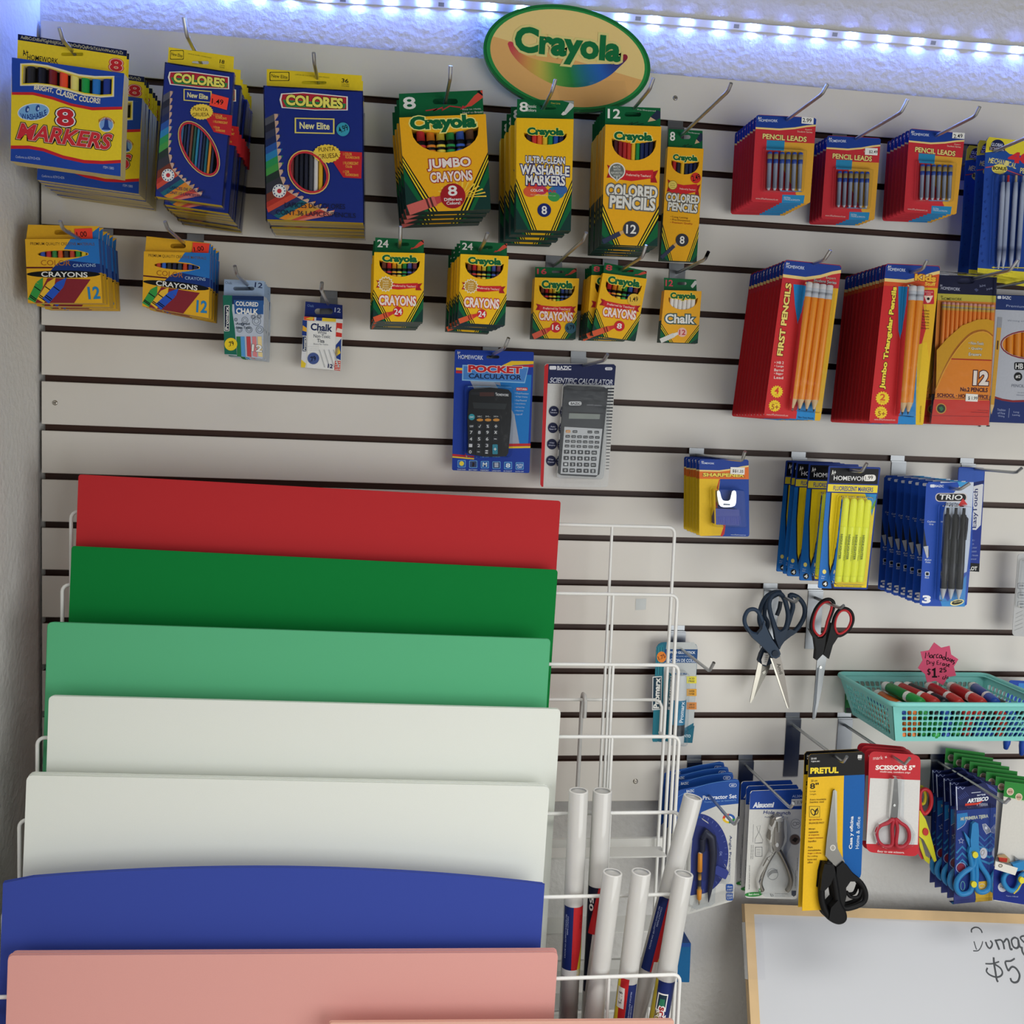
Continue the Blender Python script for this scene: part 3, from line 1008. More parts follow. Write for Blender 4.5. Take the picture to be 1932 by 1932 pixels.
# blue head band: two pieces around the window
q.poly([(90, 436), (943, 557), (942, 585), (850, 581), (720, 584), (600, 571), (480, 536), (360, 501), (250, 486), (160, 486), (89, 490)], 'B')
q.poly([(89, 488), (160, 486), (160, 648), (280, 644), (380, 654), (500, 680), (640, 720), (760, 735), (860, 730), (864, 582), (942, 585), (929, 810)] + top[::-1][1:], 'B')
q.line([(160, 486), (250, 486), (360, 501), (480, 536), (600, 571), (720, 584), (864, 581), (860, 730), (760, 735), (640, 720), (500, 680), (380, 654), (280, 644), (158, 648)], 14, 'F2E8B8', True)
q.poly(top + [(928, 832), (700, 838), (540, 806), (400, 757), (250, 722), (90, 720)], 'Rd')
bot = [(83, 1105), (220, 1105), (330, 1125), (480, 1180), (640, 1215), (780, 1222), (918, 1214)]
q.poly(bot + [(915, 1340), (80, 1222)], 'B')
q.poly(bot + [(917, 1238), (780, 1246), (640, 1240), (480, 1205), (330, 1150), (220, 1130), (82, 1130)], 'Rd')
for t, x0, y0, x1, y1, h in (('BRIGHT,', 260, 666, 405, 690, 38), ('CLASSIC', 428, 692, 582, 742, 42), ('COLORS!', 602, 748, 760, 768, 40)):
    q.text(t, x0, y0, x1, y1, h, 'F6EFC8', .03)
q.ell(255, 850, 122, 66, 'W', -6)
q.ell(255, 850, 116, 60, '7FB4DE', -6)
for x, y in ((208, 830), (287, 822)):
    q.ell(x, y, 15, 26, '2A4A8E', 12)
    q.ell(x + 5, y + 4, 6, 12, 'CFE2F2', 12)
q.text('WASHABLE', 160, 890, 355, 862, 42, '1E3A8A', .02, arc=-.10)
q.text('8', 437, 890, 555, 895, 128, 'Rd', .03, 'W', .07, 0, 'K', .10)
q.text('MARKERS', 150, 995, 840, 1080, 118, 'D8323A', .03, 'F6D8C0', .05, .25, 'K', .085)
q.ell(808, 948, 56, 56, 'EDE8D0')
q.ell(808, 948, 50, 50, '7FA8D8')
q.poly([(770, 985), (790, 960), (797, 905), (820, 905), (826, 965), (845, 988)], '24448E')
q.text('BULLET MARKER TIP', 752, 905, 872, 925, 24, 'B03A22', .01, arc=.25)
q.text('Conforms to ASTM D-4236', 120, 1190, 305, 1207, 20, 'C8D4EC')
q.text('ITEM 15805', 785, 1270, 866, 1280, 20, 'C8D4EC')
it.part('carton', q, M_CARD)
for i, c in enumerate(['2A2A2E', '1A1D2A', '7A1E22', 'F2502E', 'EFE27A', '1FA048', '2A7AC8', '1F3A8E']):
    x0 = 182 + 83 * i
    p = it.sh()
    a, b = it.P(x0 + 44, 480 + 15 * i), it.P(x0 + 42, 640 + 13 * i)
    p.rod((a[0], .0062, a[2]), (b[0], .0062, b[2]), [(0, .0052, c), (1, .0052, c)], 12)
    it.part('marker', p, M_PLAST)


def td(g):
    g.poly([(136, 258), (964, 383), (962, 428), (135, 303)], 'DB')
    g.text('AaBbCcDdEeFfGgHhIiJjKkLlMmNnOoPpQqRrSsTtUuVvWwXxYyZz', 158, 285, 935, 405, 32, 'D8D2A0')
    g.text('A+', 172, 402, 215, 398, 44, 'K', .02)
    g.text('HOMEWORK', 208, 432, 440, 466, 40, 'K', .01)
    g.text('8', 840, 490, 925, 500, 88, 'Rd', .03, 'F6D8C0', .06, 0, 'Rd', .09)


tab(it, [(136, 258), (964, 383), (955, 600), (130, 470)], .012, 'Y', slot(549, 412, 170, 26), td)
it.stack(12, .01, ('marker',), offs=[0, .0126] + [.105 + .0118 * k for k in range(10)], drift=(-.0002, -.0001), rot=.5)

# ------------------------------------------------------------------ blue pencil boxes


def colores(label, Z, quad, d, t, n, step, tabq, count, group, oval, sticks, seal, extra, logo_, brand, burst, flag, foot, drift):
    it = Item('pencil_box', label, 'pencil box', Z, quad[0], quad[1], quad[3], d, group)
    N = lambda u, v: bilin(quad, u, v)
    q = it.sh()
    hole = ellpts(*oval)
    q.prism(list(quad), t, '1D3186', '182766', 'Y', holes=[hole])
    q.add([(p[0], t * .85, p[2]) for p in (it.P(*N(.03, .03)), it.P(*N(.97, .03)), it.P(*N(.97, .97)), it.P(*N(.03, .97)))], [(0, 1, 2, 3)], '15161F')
    P0, P1 = it.P(*N(0, 1)), it.P(*N(1, 1))
    q.add([(P0[0], 0, P0[2] - .00008), (P0[0], t, P0[2] - .00008), (P1[0], t, P1[2] - .00008), (P1[0], 0, P1[2] - .00008)], [(0, 1, 2, 3)], 'E8C92E')
    # fan of sharpened pencils printed along the left and lower edge
    cols = ['5A5C66', '2A2D3C', '3A3F58', '22305E', '2C5AA8', '2E8AC0', '2E9A58', '4AA04A', '2A3A34', '3A3A44', '7A3A2A', 'B8382E', 'D8503A', '2E3A6A', '1E6A7A', 'E8902E', 'D8A03A', 'C84A3E', 'D87A6A']
    m = len(cols)
    ed = []
    for i in range(m + 1):
        t_ = i / m
        # tip points run down the left side and along the foot
        u = .095 + .09 * t_ + .50 * max(0, t_ - .45) ** 1.35 / .55 ** 1.35
        v = .20 + .55 * min(t_ / .55, 1) + .20 * max(0, t_ - .5) / .5
        ed.append((u, v))
    for i in range(m):
        (u0, v0), (u1, v1) = ed[i], ed[i + 1]
        a = N(max(0, u0 - .35 - .1 * (i / m)), min(1, v0 + .18))
        b = N(max(0, u1 - .35 - .1 * (i / m)), min(1, v1 + .18))
        if v1 + .18 > 1 or True:
            ua, ub = max(0.0, u0 - .30), max(0.0, u1 - .30)
            a, b = N(ua, min(1, v0 + (u0 - ua) * .42)), N(ub, min(1, v1 + (u1 - ub) * .42))
        q.poly([N(u0, v0), N(u1, v1), b, a], cols[i])
        mu, mv = (u0 + u1) / 2 + .055, (v0 + v1) / 2 - .028
        q.poly([N(u0, v0), N(mu, mv), N(u1, v1)], 'D8B49A')
        q.poly([N(u0 * .35 + mu * .65, v0 * .35 + mv * .65), N(mu, mv), N(u1 * .35 + mu * .65, v1 * .35 + mv * .65)], cols[i])
    if seal:
        cx, cy, r = seal
        q.ell(cx, cy, r, r, 'E8E8E4')
        q.ell(cx, cy, r * .62, r * .62, 'W')
        q.ell(cx, cy, r * .34, r * .34, 'C8323C')
        for k in range(12):
            a = k * math.pi / 6
            q.ell(cx + r * .8 * math.cos(a), cy + r * .8 * math.sin(a), r * .1, r * .12, '3A4A7A')
    # title badge
    (x0, y0, x1, y1, h) = logo_
    g = h * .42
    for grow, c in ((g + h * .14, 'F0EFE4'), (g, 'B8283A')):
        q.poly([(x0 - grow, y0 - h * .3 - grow * .6), (x0 + (x1 - x0) * .3, y0 + (y1 - y0) * .3 - h * .45 - grow * .8), (x1 + grow, y1 - h * .4 - grow * .6), (x1 + grow, y1 + h * .35 + grow * .6), (x0 + (x1 - x0) * .5, (y0 + y1) / 2 + h * .55 + grow * .6), (x0 - grow * .9, y0 + h * .5 + grow * .6), (x0 - grow * 1.3, y0)], c)
    q.poly([(x0 - g, y0), (x1 + g * .9, y1), (x1 + g * .6, y1 + h * .5), (x0, y0 + h * .75)], '2E8A4A')
    q.text('COLORES', x0, y0, x1, y1, h, 'F2E86A', .05, 'K', .09)
    (x0, y0, x1, y1, h) = brand
    pad = h * .55
    for e, c in ((h * .22, 'E8D86A'), (0, '1D3186')):
        q.poly([(x0 - pad - e, y0 - h - e * .8), (x1 + pad + e, y1 - h - e * .8), (x1 + pad + e, y1 + h + e * .8), (x0 - pad - e, y0 + h + e * .8)], c)
    q.text('New Elite', x0, y0, x1, y1, h, 'F0E9A0', .025)
    if flag:
        pts, lines = flag
        q.poly(pts, 'C6282E')
        for (tx, a, b, c, e, hh) in lines:
            q.text(tx, a, b, c, e, hh, 'F2C84A', .005)
    (cx, cy, rx, ry, l1, l2) = burst
    q.poly([(cx + (rx if i % 2 else rx * 1.08) * math.cos(math.pi * i / 22), cy + (ry if i % 2 else ry * 1.1) * math.sin(math.pi * i / 22)) for i in range(44)], 'F4D24A')
    q.text('PUNTA', *l1, '6A4A1A', .012)
    q.text('GRUESA', *l2, '6A4A1A', .012)
    q.line(hole, oval[2] * .13, 'C8323C', True)
    q.line(ellpts(oval[0], oval[1], oval[2] * 1.13, oval[3] * 1.06, oval[4]), oval[2] * .06, 'E8C86A', True)
    for (tx, a, b, c, e, hh, col) in foot:
        q.text(tx, a, b, c, e, hh, col, .005)
    it.part('carton', q, M_CARD)
    k = len(sticks)
    for i, c in enumerate(sticks):
        x = oval[0] - oval[2] * 1.15 + oval[2] * 2.3 * (i + .5) / k
        ca = (i - (k - 1) / 2) * oval[3] * .22
        a, b = it.P(x, oval[1] - oval[3] * .95 + ca * .5), it.P(x - extra, oval[1] + oval[3] * .95 + ca * .5)
        r = it.size(oval[2] * 2.3 / k) / 2 * .95
        r = min(r, t * .4)
        p = it.sh()
        p.rod((a[0], r + .0006, a[2]), (b[0], r + .0006, b[2]), [(0, r, c), (1, r, c)], 8)
        it.part('pencil', p, M_PLAST)
    w = tabq
    hx, hy = bilin(w, .5, .66)
    tw = w[1][0] - w[0][0]

    def td(g):
        T = lambda u, v: bilin(w, u, v)
        a, b = T(.05, .38), T(.22, .42)
        hh = (w[3][1] - w[0][1])
        g.rr(a[0] - tw * .02, a[1] - hh * .22, b[0] + tw * .02, b[1] + hh * .22, hh * .06, 'K')
        g.rr(a[0] - tw * .012, a[1] - hh * .18, b[0] + tw * .012, b[1] + hh * .18, hh * .06, 'Y')
        g.text('New Elite', a[0], a[1], b[0], b[1], hh * .2, 'K', .01)
        a, b = T(.79, .40), T(.86, .42)
        g.text(count, a[0], a[1], b[0], b[1], hh * .24, 'K', .02)
        a, b = T(.79, .62), T(.87, .64)
        g.text('COLORS', a[0], a[1], b[0], b[1], hh * .08, '3A3A1A')
        a, b = T(.79, .74), T(.87, .76)
        g.text('COLORES', a[0], a[1], b[0], b[1], hh * .08, '3A3A1A')
        a, b = T(.30, .22), T(.66, .28)
        g.text('LAPICES DE COLORES / COLORED PENCILS', a[0], a[1], b[0], b[1], hh * .07, '6A6A2A')
    tab(it, [w[0], w[1], (w[2][0], w[2][1] + 60), (w[3][0], w[3][1] + 60)], t, 'Y', slot(hx, hy, tw * .26, (w[3][1] - w[0][1]) * .2), td)
    # clear sleeve round the carton
    e = it.sh(-.0011)
    e.prism([N(-.012, -.01), N(1.012, -.01), N(1.012, 1.012), N(-.012, 1.012)], t + .0022, 'W')
    it.part('clear_sleeve', e, M_FILM)
    return it, it


c18, _ = colores('blue box of eighteen coloured pencils with a yellow top', Z1, [(1258, 482), (1772, 560), (1683, 1560), (1182, 1490)], .22, .0155, 9, .02, [(1282, 358), (1777, 430), (1768, 556), (1268, 480)], '18', 'eighteen-colour pencil boxes on one hook',
                 (1513, 1133, 108, 218, -30), ['4A7AA8', '22304A', '2A3A6A', '7A4A3A', '2A5A4A', '2E8AB0', '3A4A8A', '22304A', '1E6A7A', 'E8922E', '22304A'], (1278, 1332, 48), 40,
                 (1325, 590, 1705, 635, 66), (1425, 722, 1580, 740, 38), (1533, 852, 82, 56, (1468, 830, 1580, 836, 26), (1464, 874, 1590, 872, 28)),
                 ([(1600, 855), (1765, 880), (1758, 1035), (1625, 1005), (1565, 900)], [('1 COLOR', 1622, 875, 1690, 885, 18), ('FLUORESCENTE', 1640, 895, 1722, 905, 16), ('1 FLUORESCENT', 1622, 925, 1730, 938, 18), ('1 COLOR', 1622, 965, 1670, 975, 16), ('FLUORESCENTE', 1640, 990, 1710, 1000, 16)]),
                 [('LAPICES DE COLORES', 1290, 1425, 1560, 1458, 24, '1A2A5A'), ('CONT.12 LAPICES/PENCILS', 1270, 1460, 1600, 1502, 22, '1A2A5A')], None)
sticker(c18, [(1607, 710), (1737, 745), (1722, 835), (1590, 798)], 'OR', -.0022, [('1.49', 1610, 766, 1695, 778, 40)])
c18.stack(9, .0235, ('pencil', 'price_sticker'), offs=[0, .05, .075, .095, .113, .131, .15, .168, .186], jit=.0012, rot=.7)
c36, _ = colores('large blue box of thirty-six coloured pencils with a yellow top', Z2, [(76, 660), (816, 700), (826, 1692), (95, 1665)], .16, .022, 5, .026, [(94, 524), (816, 573), (812, 690), (92, 650)], '36', 'thirty-six-colour pencil boxes on one hook',
                 (412, 1310, 128, 165, -38), ['8A3A3A', '2A2A34', '1F2230', '232636', '4A4C54', 'E4E2DC', 'EDB92E', '1F2A5E'], (190, 1452, 52), 4,
                 (245, 760, 668, 790, 74), (345, 955, 570, 962, 50), (550, 1170, 98, 66, (488, 1140, 612, 1132, 34), (484, 1194, 636, 1180, 36)),
                 ([(650, 1150), (818, 1160), (812, 1358), (675, 1350), (600, 1235), (640, 1200)], [('1 COLOR', 675, 1172, 740, 1174, 22), ('FLUORESCENTE', 692, 1196, 798, 1202, 18), ('1 FLUORESCENT', 675, 1240, 790, 1244, 22), ('COLOR', 692, 1266, 742, 1270, 18), ('1 COR', 675, 1306, 720, 1308, 20), ('FLUORESCENTE', 692, 1328, 790, 1334, 18)]),
                 [('LAPICES DE COLORES', 232, 1558, 690, 1572, 40, '1A1E3A'), ('CONT.36 LAPICES/PENCILS', 165, 1612, 770, 1640, 38, '1A1E3A')], None)
sticker(c36, ellpts(672, 982, 50, 52), '3AA0B8', -.0022, [('4.99', 640, 990, 708, 965, 46)])
c36.stack(5, .0255, ('pencil', 'price_sticker'), jit=.0012)


# ------------------------------------------------------------------ yellow and blue crayon boxes, second row left
def colcray(label, quad, d, n, step, group, colors, tabq, stk, offs=None):
    it = Item('crayon_box', label, 'crayon box', Z5, quad[0], quad[1], quad[3], d, group)
    N = lambda u, v: bilin(quad, u, v)
    q = it.sh()
    hole = [N(.5 + .34 * math.cos(2 * math.pi * i / 24), .235 + .058 * math.sin(2 * math.pi * i / 24)) for i in range(24)]
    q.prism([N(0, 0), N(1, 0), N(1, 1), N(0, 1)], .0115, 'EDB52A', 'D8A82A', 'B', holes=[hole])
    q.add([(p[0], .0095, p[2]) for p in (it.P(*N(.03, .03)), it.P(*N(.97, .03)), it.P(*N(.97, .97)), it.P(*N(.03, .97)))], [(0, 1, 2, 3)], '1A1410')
    q.add([(p[0] + .00006, y, p[2]) for p, y in ((it.P(*N(1, 0)), 0), (it.P(*N(1, 0)), .0115), (it.P(*N(1, .52)), .0115), (it.P(*N(1, .52)), 0))], [(0, 1, 2, 3)], '2A5CB0')
    # blue wave without covering the window
    q.poly([N(.62, 0), N(1, 0), N(1, .5), N(.34, .5), N(.40, .40), N(.55, .33), N(.70, .297), N(.85, .25), N(.85, .22), N(.70, .172), N(.52, .16)], '2A78C8')
    q.poly([N(.37, .44), N(.44, .37), N(.60, .34), N(1, .39), N(1, .53), N(.3, .53)], '16367E')
    q.text('PREMIUM QUALITY CREATIVE MATERIALS', *N(.07, .075), *N(.94, .085), 26, '6A4A1E', .004)
    q.text('COLOR', *N(.20, .37), *N(.60, .375), 40, 'B06A1E', .006)
    q.text('CRAYONS', *N(.63, .415), *N(.94, .41), 24, 'B8D4EC')
    q.poly([N(0, .435), N(.36, .435), N(.36, .46), N(0, .46)], '5A1A22')
    q.poly([N(-0, .55)] + [N(.5 + .5 * math.cos(math.pi * (1 + i / 12)), .55 + .058 * math.sin(math.pi * (1 + i / 12))) for i in range(13)] + [N(1, .55)] + [N(.5 + .5 * math.cos(math.pi * i / 12), .55 + .058 * math.sin(math.pi * i / 12)) for i in range(13)], 'K')
    q.text('CRAYONS', *N(.20, .55), *N(.82, .56), 38, 'W', .02)
    q.poly([N(.28, .61), N(.86, .63), N(.62, 1), N(.10, 1)], '8A2A34')
    for (c, a, b) in (('3AA04A', .05, .22), ('F2C23A', .17, .39), ('2A5AC8', .24, .54)):
        p0, p1 = N(a, .97), N(b, .60)
        q.line([p0, (p0[0] * .3 + p1[0] * .7, p0[1] * .3 + p1[1] * .7)], 62, c)
        m = (p0[0] * .3 + p1[0] * .7, p0[1] * .3 + p1[1] * .7)
        q.poly([(m[0] - 25, m[1] - 17), p1, (m[0] + 25, m[1] + 17)], c)
        for k in (.1, .16, .52):
            z = (p0[0] * (1 - k) + p1[0] * k, p0[1] * (1 - k) + p1[1] * k)
            q.line([(z[0] - 24, z[1] - 17), (z[0] + 24, z[1] + 17)], 8, 'K')
    q.text('12', *N(.82, .845), *N(.97, .835), 90, '2A86C0', .03)
    it.part('carton', q, M_CARD)
    for i, c in enumerate(colors):
        u = .18 + .64 * (i + .5) / len(colors)
        r = min(it.size((quad[1][0] - quad[0][0]) * .64 / len(colors)) / 2 * .93, .0044)
        a, b = it.P(*N(u, .15)), it.P(*N(u, .32))
        p = it.sh()
        p.rod((a[0], r + .0005, a[2]), (b[0], r + .0005, b[2]), [(0, r * .85, c), (.5, r * .95, c), (.52, r, c), (1, r, c)], 10)
        it.part('crayon', p, M_PLAST)
    w = tabq

    def td(g):
        T = lambda u, v: bilin(w, u, v)
        g.poly([T(.90, .5), T(1, .05), T(1, 1), T(.68, 1)], '2A78C8')
    hx, hy = bilin(w, .5, .5)
    tab(it, [w[0], w[1], (w[2][0], w[2][1] + 40), (w[3][0], w[3][1] + 40)], .0115, 'EDB52A', slot(hx, hy, (w[1][0] - w[0][0]) * .24, 36), td)
    sticker(it, stk[0], 'OR', .0095, [stk[1]])
    it.stack(n, step, ('crayon', 'price_sticker'), offs=offs, jit=.0012, rot=.8)


colcray('yellow and blue box of twelve crayons below the markers', [(190, 206), (748, 204), (778, 692), (212, 690)], .125, 6, .018, 'left stack of twelve-count crayon boxes', ['3A5AB8', 'C83A3A', '3A8A4A', 'E8622E', '4A3A34', 'C8483A', '3AA04A', 'E8D23A'],
        [(213, 96), (755, 108), (750, 206), (192, 208)], ([(566, 128), (698, 122), (704, 202), (570, 206)], ('1.00', 582, 172, 658, 166, 40)))
colcray('yellow and blue box of twelve crayons below the eighteen-colour pencils', [(1093, 298), (1596, 312), (1584, 806), (1080, 714)], .10, 4, .0215, 'right stack of twelve-count crayon boxes', ['C84A3A', '3A6AC8', '3A3A40', '2A2A44', '3A4A5A', 'D8502E', '3A4A9A', '2A3A6A'],
        [(1112, 184), (1602, 238), (1600, 312), (1098, 300)], ([(1465, 230), (1592, 240), (1582, 316), (1458, 306)], ('1.00', 1474, 284, 1546, 274, 36)))

# ------------------------------------------------------------------ chalk boxes of the blue range
ZC = (410, 490, .0621118)     # a 120 px crop at 1932
it = Item('chalk_box', 'green and blue box of twelve coloured chalks', 'chalk box', (0, 0, 1), (420.5, 557), (498.5, 559), (424, 668), .10, 'coloured chalk boxes on one hook')
q = it.sh()
q.prism([(420.5, 557), (498.5, 559), (496, 677), (423.5, 668)], .0155, 'BFC9D8', 'C4CCD6', '2E6A8A')
q.poly([(420.5, 557), (439, 557.5), (438, 585), (443, 620), (447, 669.5), (423.5, 668)], '1E6E5A')
q.poly([(438, 557.5), (498, 559), (497.6, 575), (438, 574)], '16305E')
q.poly([(441, 566), (497.5, 567), (497, 579), (442, 578)], '2E5C9A')
q.poly([(442, 578), (497, 579), (496.8, 593), (443, 592)], '2E5C9A')
q.text('COLORED', 445, 572.5, 487, 574.5, 8.5, 'W', .03)
q.text('CHALK', 446, 586.5, 486, 588.5, 11, 'W', .04)
for (x, y, r) in ((445, 603, 3), (462, 604, 6), (484, 606, 8), (490, 622, 7), (452, 622, 5), (470, 622, 6), (478, 598, 4), (489, 597, 4), (458, 612, 3)):
    q.line(ellpts(x, y, r, r, 0, 14), .8, '3A4A5A', True)
    q.line(ellpts(x, y, r * .55, r * .55, 0, 12), .7, '3A4A5A', True)
q.text('-Assorted', 444, 610.5, 471, 611, 5, '22384A', .01)
q.text('-Non-Toxic', 444, 618, 474, 618.5, 5, '22384A', .01)
for x, c in ((446, '2E7A4A'), (454, '5AA0D8'), (465, 'C84A4E'), (476, 'E08A8E'), (486, 'F0D89A')):
    q.poly([(x, 635), (x + 7.5, 635), (x + 9.5, 674), (x + 1.5, 672)], c)
q.rr(423, 576, 433, 625, 1.4, 'W')
q.rr(424, 577, 432, 624, 1.2, '16263E')
q.text('Promarx', 428, 622, 428.2, 579, 6, 'W', .02)
q.ell(435.8, 649.5, 12, 12, 'F2D42E')
q.text('.79', 431, 650, 441, 647, 9, 'K', .02)
q.text('12', 476, 656, 494, 658, 13, 'W', .04, '3A2A2A', .07)
it.part('carton', q, M_CARD)


def td(g):
    g.text('Chalk', 425, 533, 438, 534.5, 5, '3A4A6A')
    g.text('12', 481, 537, 495, 539, 10, '22305A', .02)


tab(it, [(423, 527), (498.5, 530), (498.5, 566), (422, 564)], .0155, '9FB6D4', slot(460, 544.5, 40, 7), td)
it.stack(5, .019, jit=.0008, rot=.7)

it = Item('chalk_box', 'white box of chalk with dark blue top and round price dot', 'chalk box', Z6, (376, 672), (672, 694), (352, 1058), .036)
q = it.sh()
q.prism([(376, 672), (672, 694), (655, 1085), (352, 1058)], .0155, 'E9EAE6', 'DDDFDC', 'N')
q.poly([(376, 672), (400, 674), (386, 1061), (352, 1058)], 'E4E6EA')
for (pts, c) in (([(376, 672), (455, 678), (455, 705), (376, 700)], 'E8503A'), ([(385, 690), (430, 676), (455, 680), (440, 704)], 'F2C23A'), ([(470, 679), (515, 682), (512, 706), (468, 703)], '2A3A8A'), ([(516, 682), (620, 690), (618, 714), (514, 708)], 'F2D23A'),
                 ([(622, 720), (668, 724), (664, 830), (618, 826)], 'D8362E'), ([(630, 760), (667, 770), (664, 800), (620, 790)], 'F4E4D8'), ([(366, 700), (400, 704), (396, 820), (361, 816)], '24408E'), ([(368, 740), (398, 760), (396, 790), (364, 780)], 'F0B83A'),
                 ([(660, 840), (655, 1005), (612, 985), (618, 890)], '24408E'), ([(612, 1010), (655, 1010), (652, 1084), (608, 1080)], 'D8362E'), ([(352, 1058), (356, 1000), (392, 1030), (384, 1061)], 'F2D23A')):
    q.poly(pts, c)
for k in range(9):
    a = R(150 + k * 13)
    q.line([(652, 950), (652 + 42 * math.cos(a), 950 + 52 * math.sin(a))], 4, 'F2D23A')
for i in range(3):
    for j in range(4):
        q.ell(620 + i * 13, 1022 + j * 17, 4.5, 6, 'F4E4D8')
q.poly([(408, 706), (618, 720), (606, 1075), (398, 1058)], 'F2F3F1')
q.text('Chalk', 430, 750, 587, 762, 52, '1B2A5E', .035)
q.text('White', 480, 793, 548, 797, 22, '3A4254', .01)
q.text('Non-Toxic', 450, 820, 576, 826, 26, '3A4254', .01)
q.text('Tiza', 476, 855, 532, 860, 26, '2A3244', .02)
q.text('Blanca No Toxica', 450, 881, 560, 886, 12, '3A4254')
for k in range(4):
    x = 490 + k * 36
    q.line([(x, 925), (x + 42, 1060)], 9, 'D4D6D6')
    q.line([(x + 5, 925), (x + 47, 1060)], 2.5, '8A8E94')
for i in range(7):
    for j in range(3):
        q.ell(412 + i * 12, 900 + j * 14, 1.6, 1.6, '4A5264')
q.rr(368, 826, 394, 938, 4, '16305E')
q.text('Promarx', 381, 932, 383, 832, 18, 'W', .02)
q.ell(448, 992, 44, 44, '4A5E9A')
q.text('.79', 420, 1000, 466, 988, 34, 'K', .02)
q.text('12', 560, 1048, 594, 1052, 30, '1B2A5E', .03)
it.part('carton', q, M_CARD)


def td(g):
    g.text('Chalk', 402, 588, 452, 594, 18, '7A9AD0')
    g.text('12', 610, 622, 654, 627, 34, 'C8D4F0', .02)


tab(it, [(388, 558), (669, 586), (670, 720), (380, 690)], .0155, '1C2F7E', slot(527, 634, 140, 44), td)
# ------------------------------------------------------------------ blister cards
def shell(it, pts, h, inset=.0016, y0=-.0009, name='clear_blister', mat=None):
    q = it.sh(y0)
    q.dome(pts, h, inset)
    return it.part(name, q, mat or M_CLEAR)


def card(it, pts, front, draw, t=.0007, holes=(), side=None, r=None):
    q = it.sh()
    q.prism(pts, t, front, side or front, '2A52A8', holes=holes)
    draw(q)
    return it.part('backing_card', q, M_CARD)


def rquad(quad, r=.05, n=4):
    """rounded quadrilateral outline in crop coordinates (r as a share of its width)"""
    out = []
    for i in range(4):
        p, a, b = Vector(quad[i]), Vector(quad[i - 1]), Vector(quad[(i + 1) % 4])
        w = (Vector(quad[1]) - Vector(quad[0])).length * r
        a, b = p + (a - p).normalized() * w, p + (b - p).normalized() * w
        for k in range(n + 1):
            t = k / n
            out.append(tuple(a * (1 - t) ** 2 + p * 2 * t * (1 - t) + b * t * t))
    return out


def hw_head(q, N, v1, v2, hdr='1D3F96', band='C8303A'):
    """blue header with a cream wave under it, then a red title band"""
    rim = [N(0.0, .0 + .02), N(.03, .004), N(.97, .004), N(1, .02)]
    wave = [N(1, v1 - .045), N(.85, v1 - .03), N(.65, v1), N(.4, v1 + .022), N(0, v1 + .018)]
    q.poly(rim + [N(1, v2), N(0, v2)], band)
    q.poly(rim + wave, hdr)
    w2 = [(a[0], a[1] + (N(0, .02)[1] - N(0, 0)[1])) for a in wave]
    q.poly(wave + w2[::-1], 'F0D488')


def leads(label, quad, d, n, group, y_red, blis, price, tag_px, leads_px):
    it = Item('pencil_lead_pack', label, 'pencil leads', Z4, quad[0], quad[1], quad[3], d, group)
    N = lambda u, v: bilin(quad, u, v)

    def dr(q):
        q.poly([N(.03, .004), N(.97, .004), N(1, .03), N(1, 1 - .02), N(.97, 1), N(.03, 1), N(0, .98), N(0, .03)], 'C8303A')
        q.poly([N(.42, .3), N(1, .3), N(1, .985), N(.96, 1), N(.84, 1), N(.5, .6)], 'E0A638')
        q.poly([N(.2, .28), N(.50, .28), N(.50, .40), N(.2, .40)], '2A8AB8')
        q.poly([N(.52, .905), N(.90, .905), N(.89, 1), N(.52, 1)], '2A8AC0')
        hw_head(q, N, .125, .285)
        q.text('A+', *N(.03, .04), *N(.09, .035), 16, 'W', .02)
        q.text('HOMEWORK', *N(.05, .065), *N(.36, .06), 17, 'DCE6F6', .01)
        q.text('Expert', *N(.83, .145), *N(.94, .145), 11, 'E8DCC0', 0)
        q.text('Student Series', *N(.70, .17), *N(.95, .172), 11, 'E8DCC0', 0)
        q.text('PENCIL LEADS', *N(.13, .243), *N(.86, .258), 32, 'F4E08A', .03, '3A1416', .07)
        q.text('www.APlusHomework.net', *N(.07, .955), *N(.45, .965), 12, 'F0C8C0')
        q.text('EXTRA', *N(.55, .935), *N(.66, .94), 10, 'DCEAF6')
        q.text('STRONG & SMOOTH', *N(.55, .958), *N(.82, .965), 11, 'DCEAF6')
    hx, hy = N(.5, .075)
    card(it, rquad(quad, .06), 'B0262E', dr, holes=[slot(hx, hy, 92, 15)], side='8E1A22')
    (x0, y0, x1, y1) = blis
    pts = rquad([(x0, y0), (x1, y0 + 14), (x1 - 22, y1 + 6), (x0 - 12, y1)], .05, 2)
    for i in range(leads_px):
        w = (x1 - x0 - 30) / leads_px
        x = x0 + 8 + w * (i + .5)
        a, b = it.P(x + 4, y0 + 26 + i), it.P(x - 6, y1 - 6 + i)
        r = it.size(w * .40)
        p = it.sh()
        p.rod((a[0], -.0042, a[2]), (b[0], -.0042, b[2]), [(0, r * .5, '2A52B8'), (.02, r * .9, '2A52B8'), (.05, r, '2A52B8'), (.08, r, '8A7A52'), (.19, r, 'A89868'), (.2, r * 1.02, '24408E'), (.30, r, '2C4CA0'), (.31, r * .9, '8890A4'), (.93, r * .88, '6A7080'), (.95, r * .6, 'C0C4CC'), (1, r * .4, 'C0C4CC')], 8)
        it.part('lead_tube', p, M_PLAST)
    shell(it, pts, .0085)
    if price:
        sticker(it, tag_px, 'W', -.0012, [price])
    it.stack(n, .0117, ('lead_tube', 'price_sticker', 'clear_blister'), rot=.15, jit=.0003)


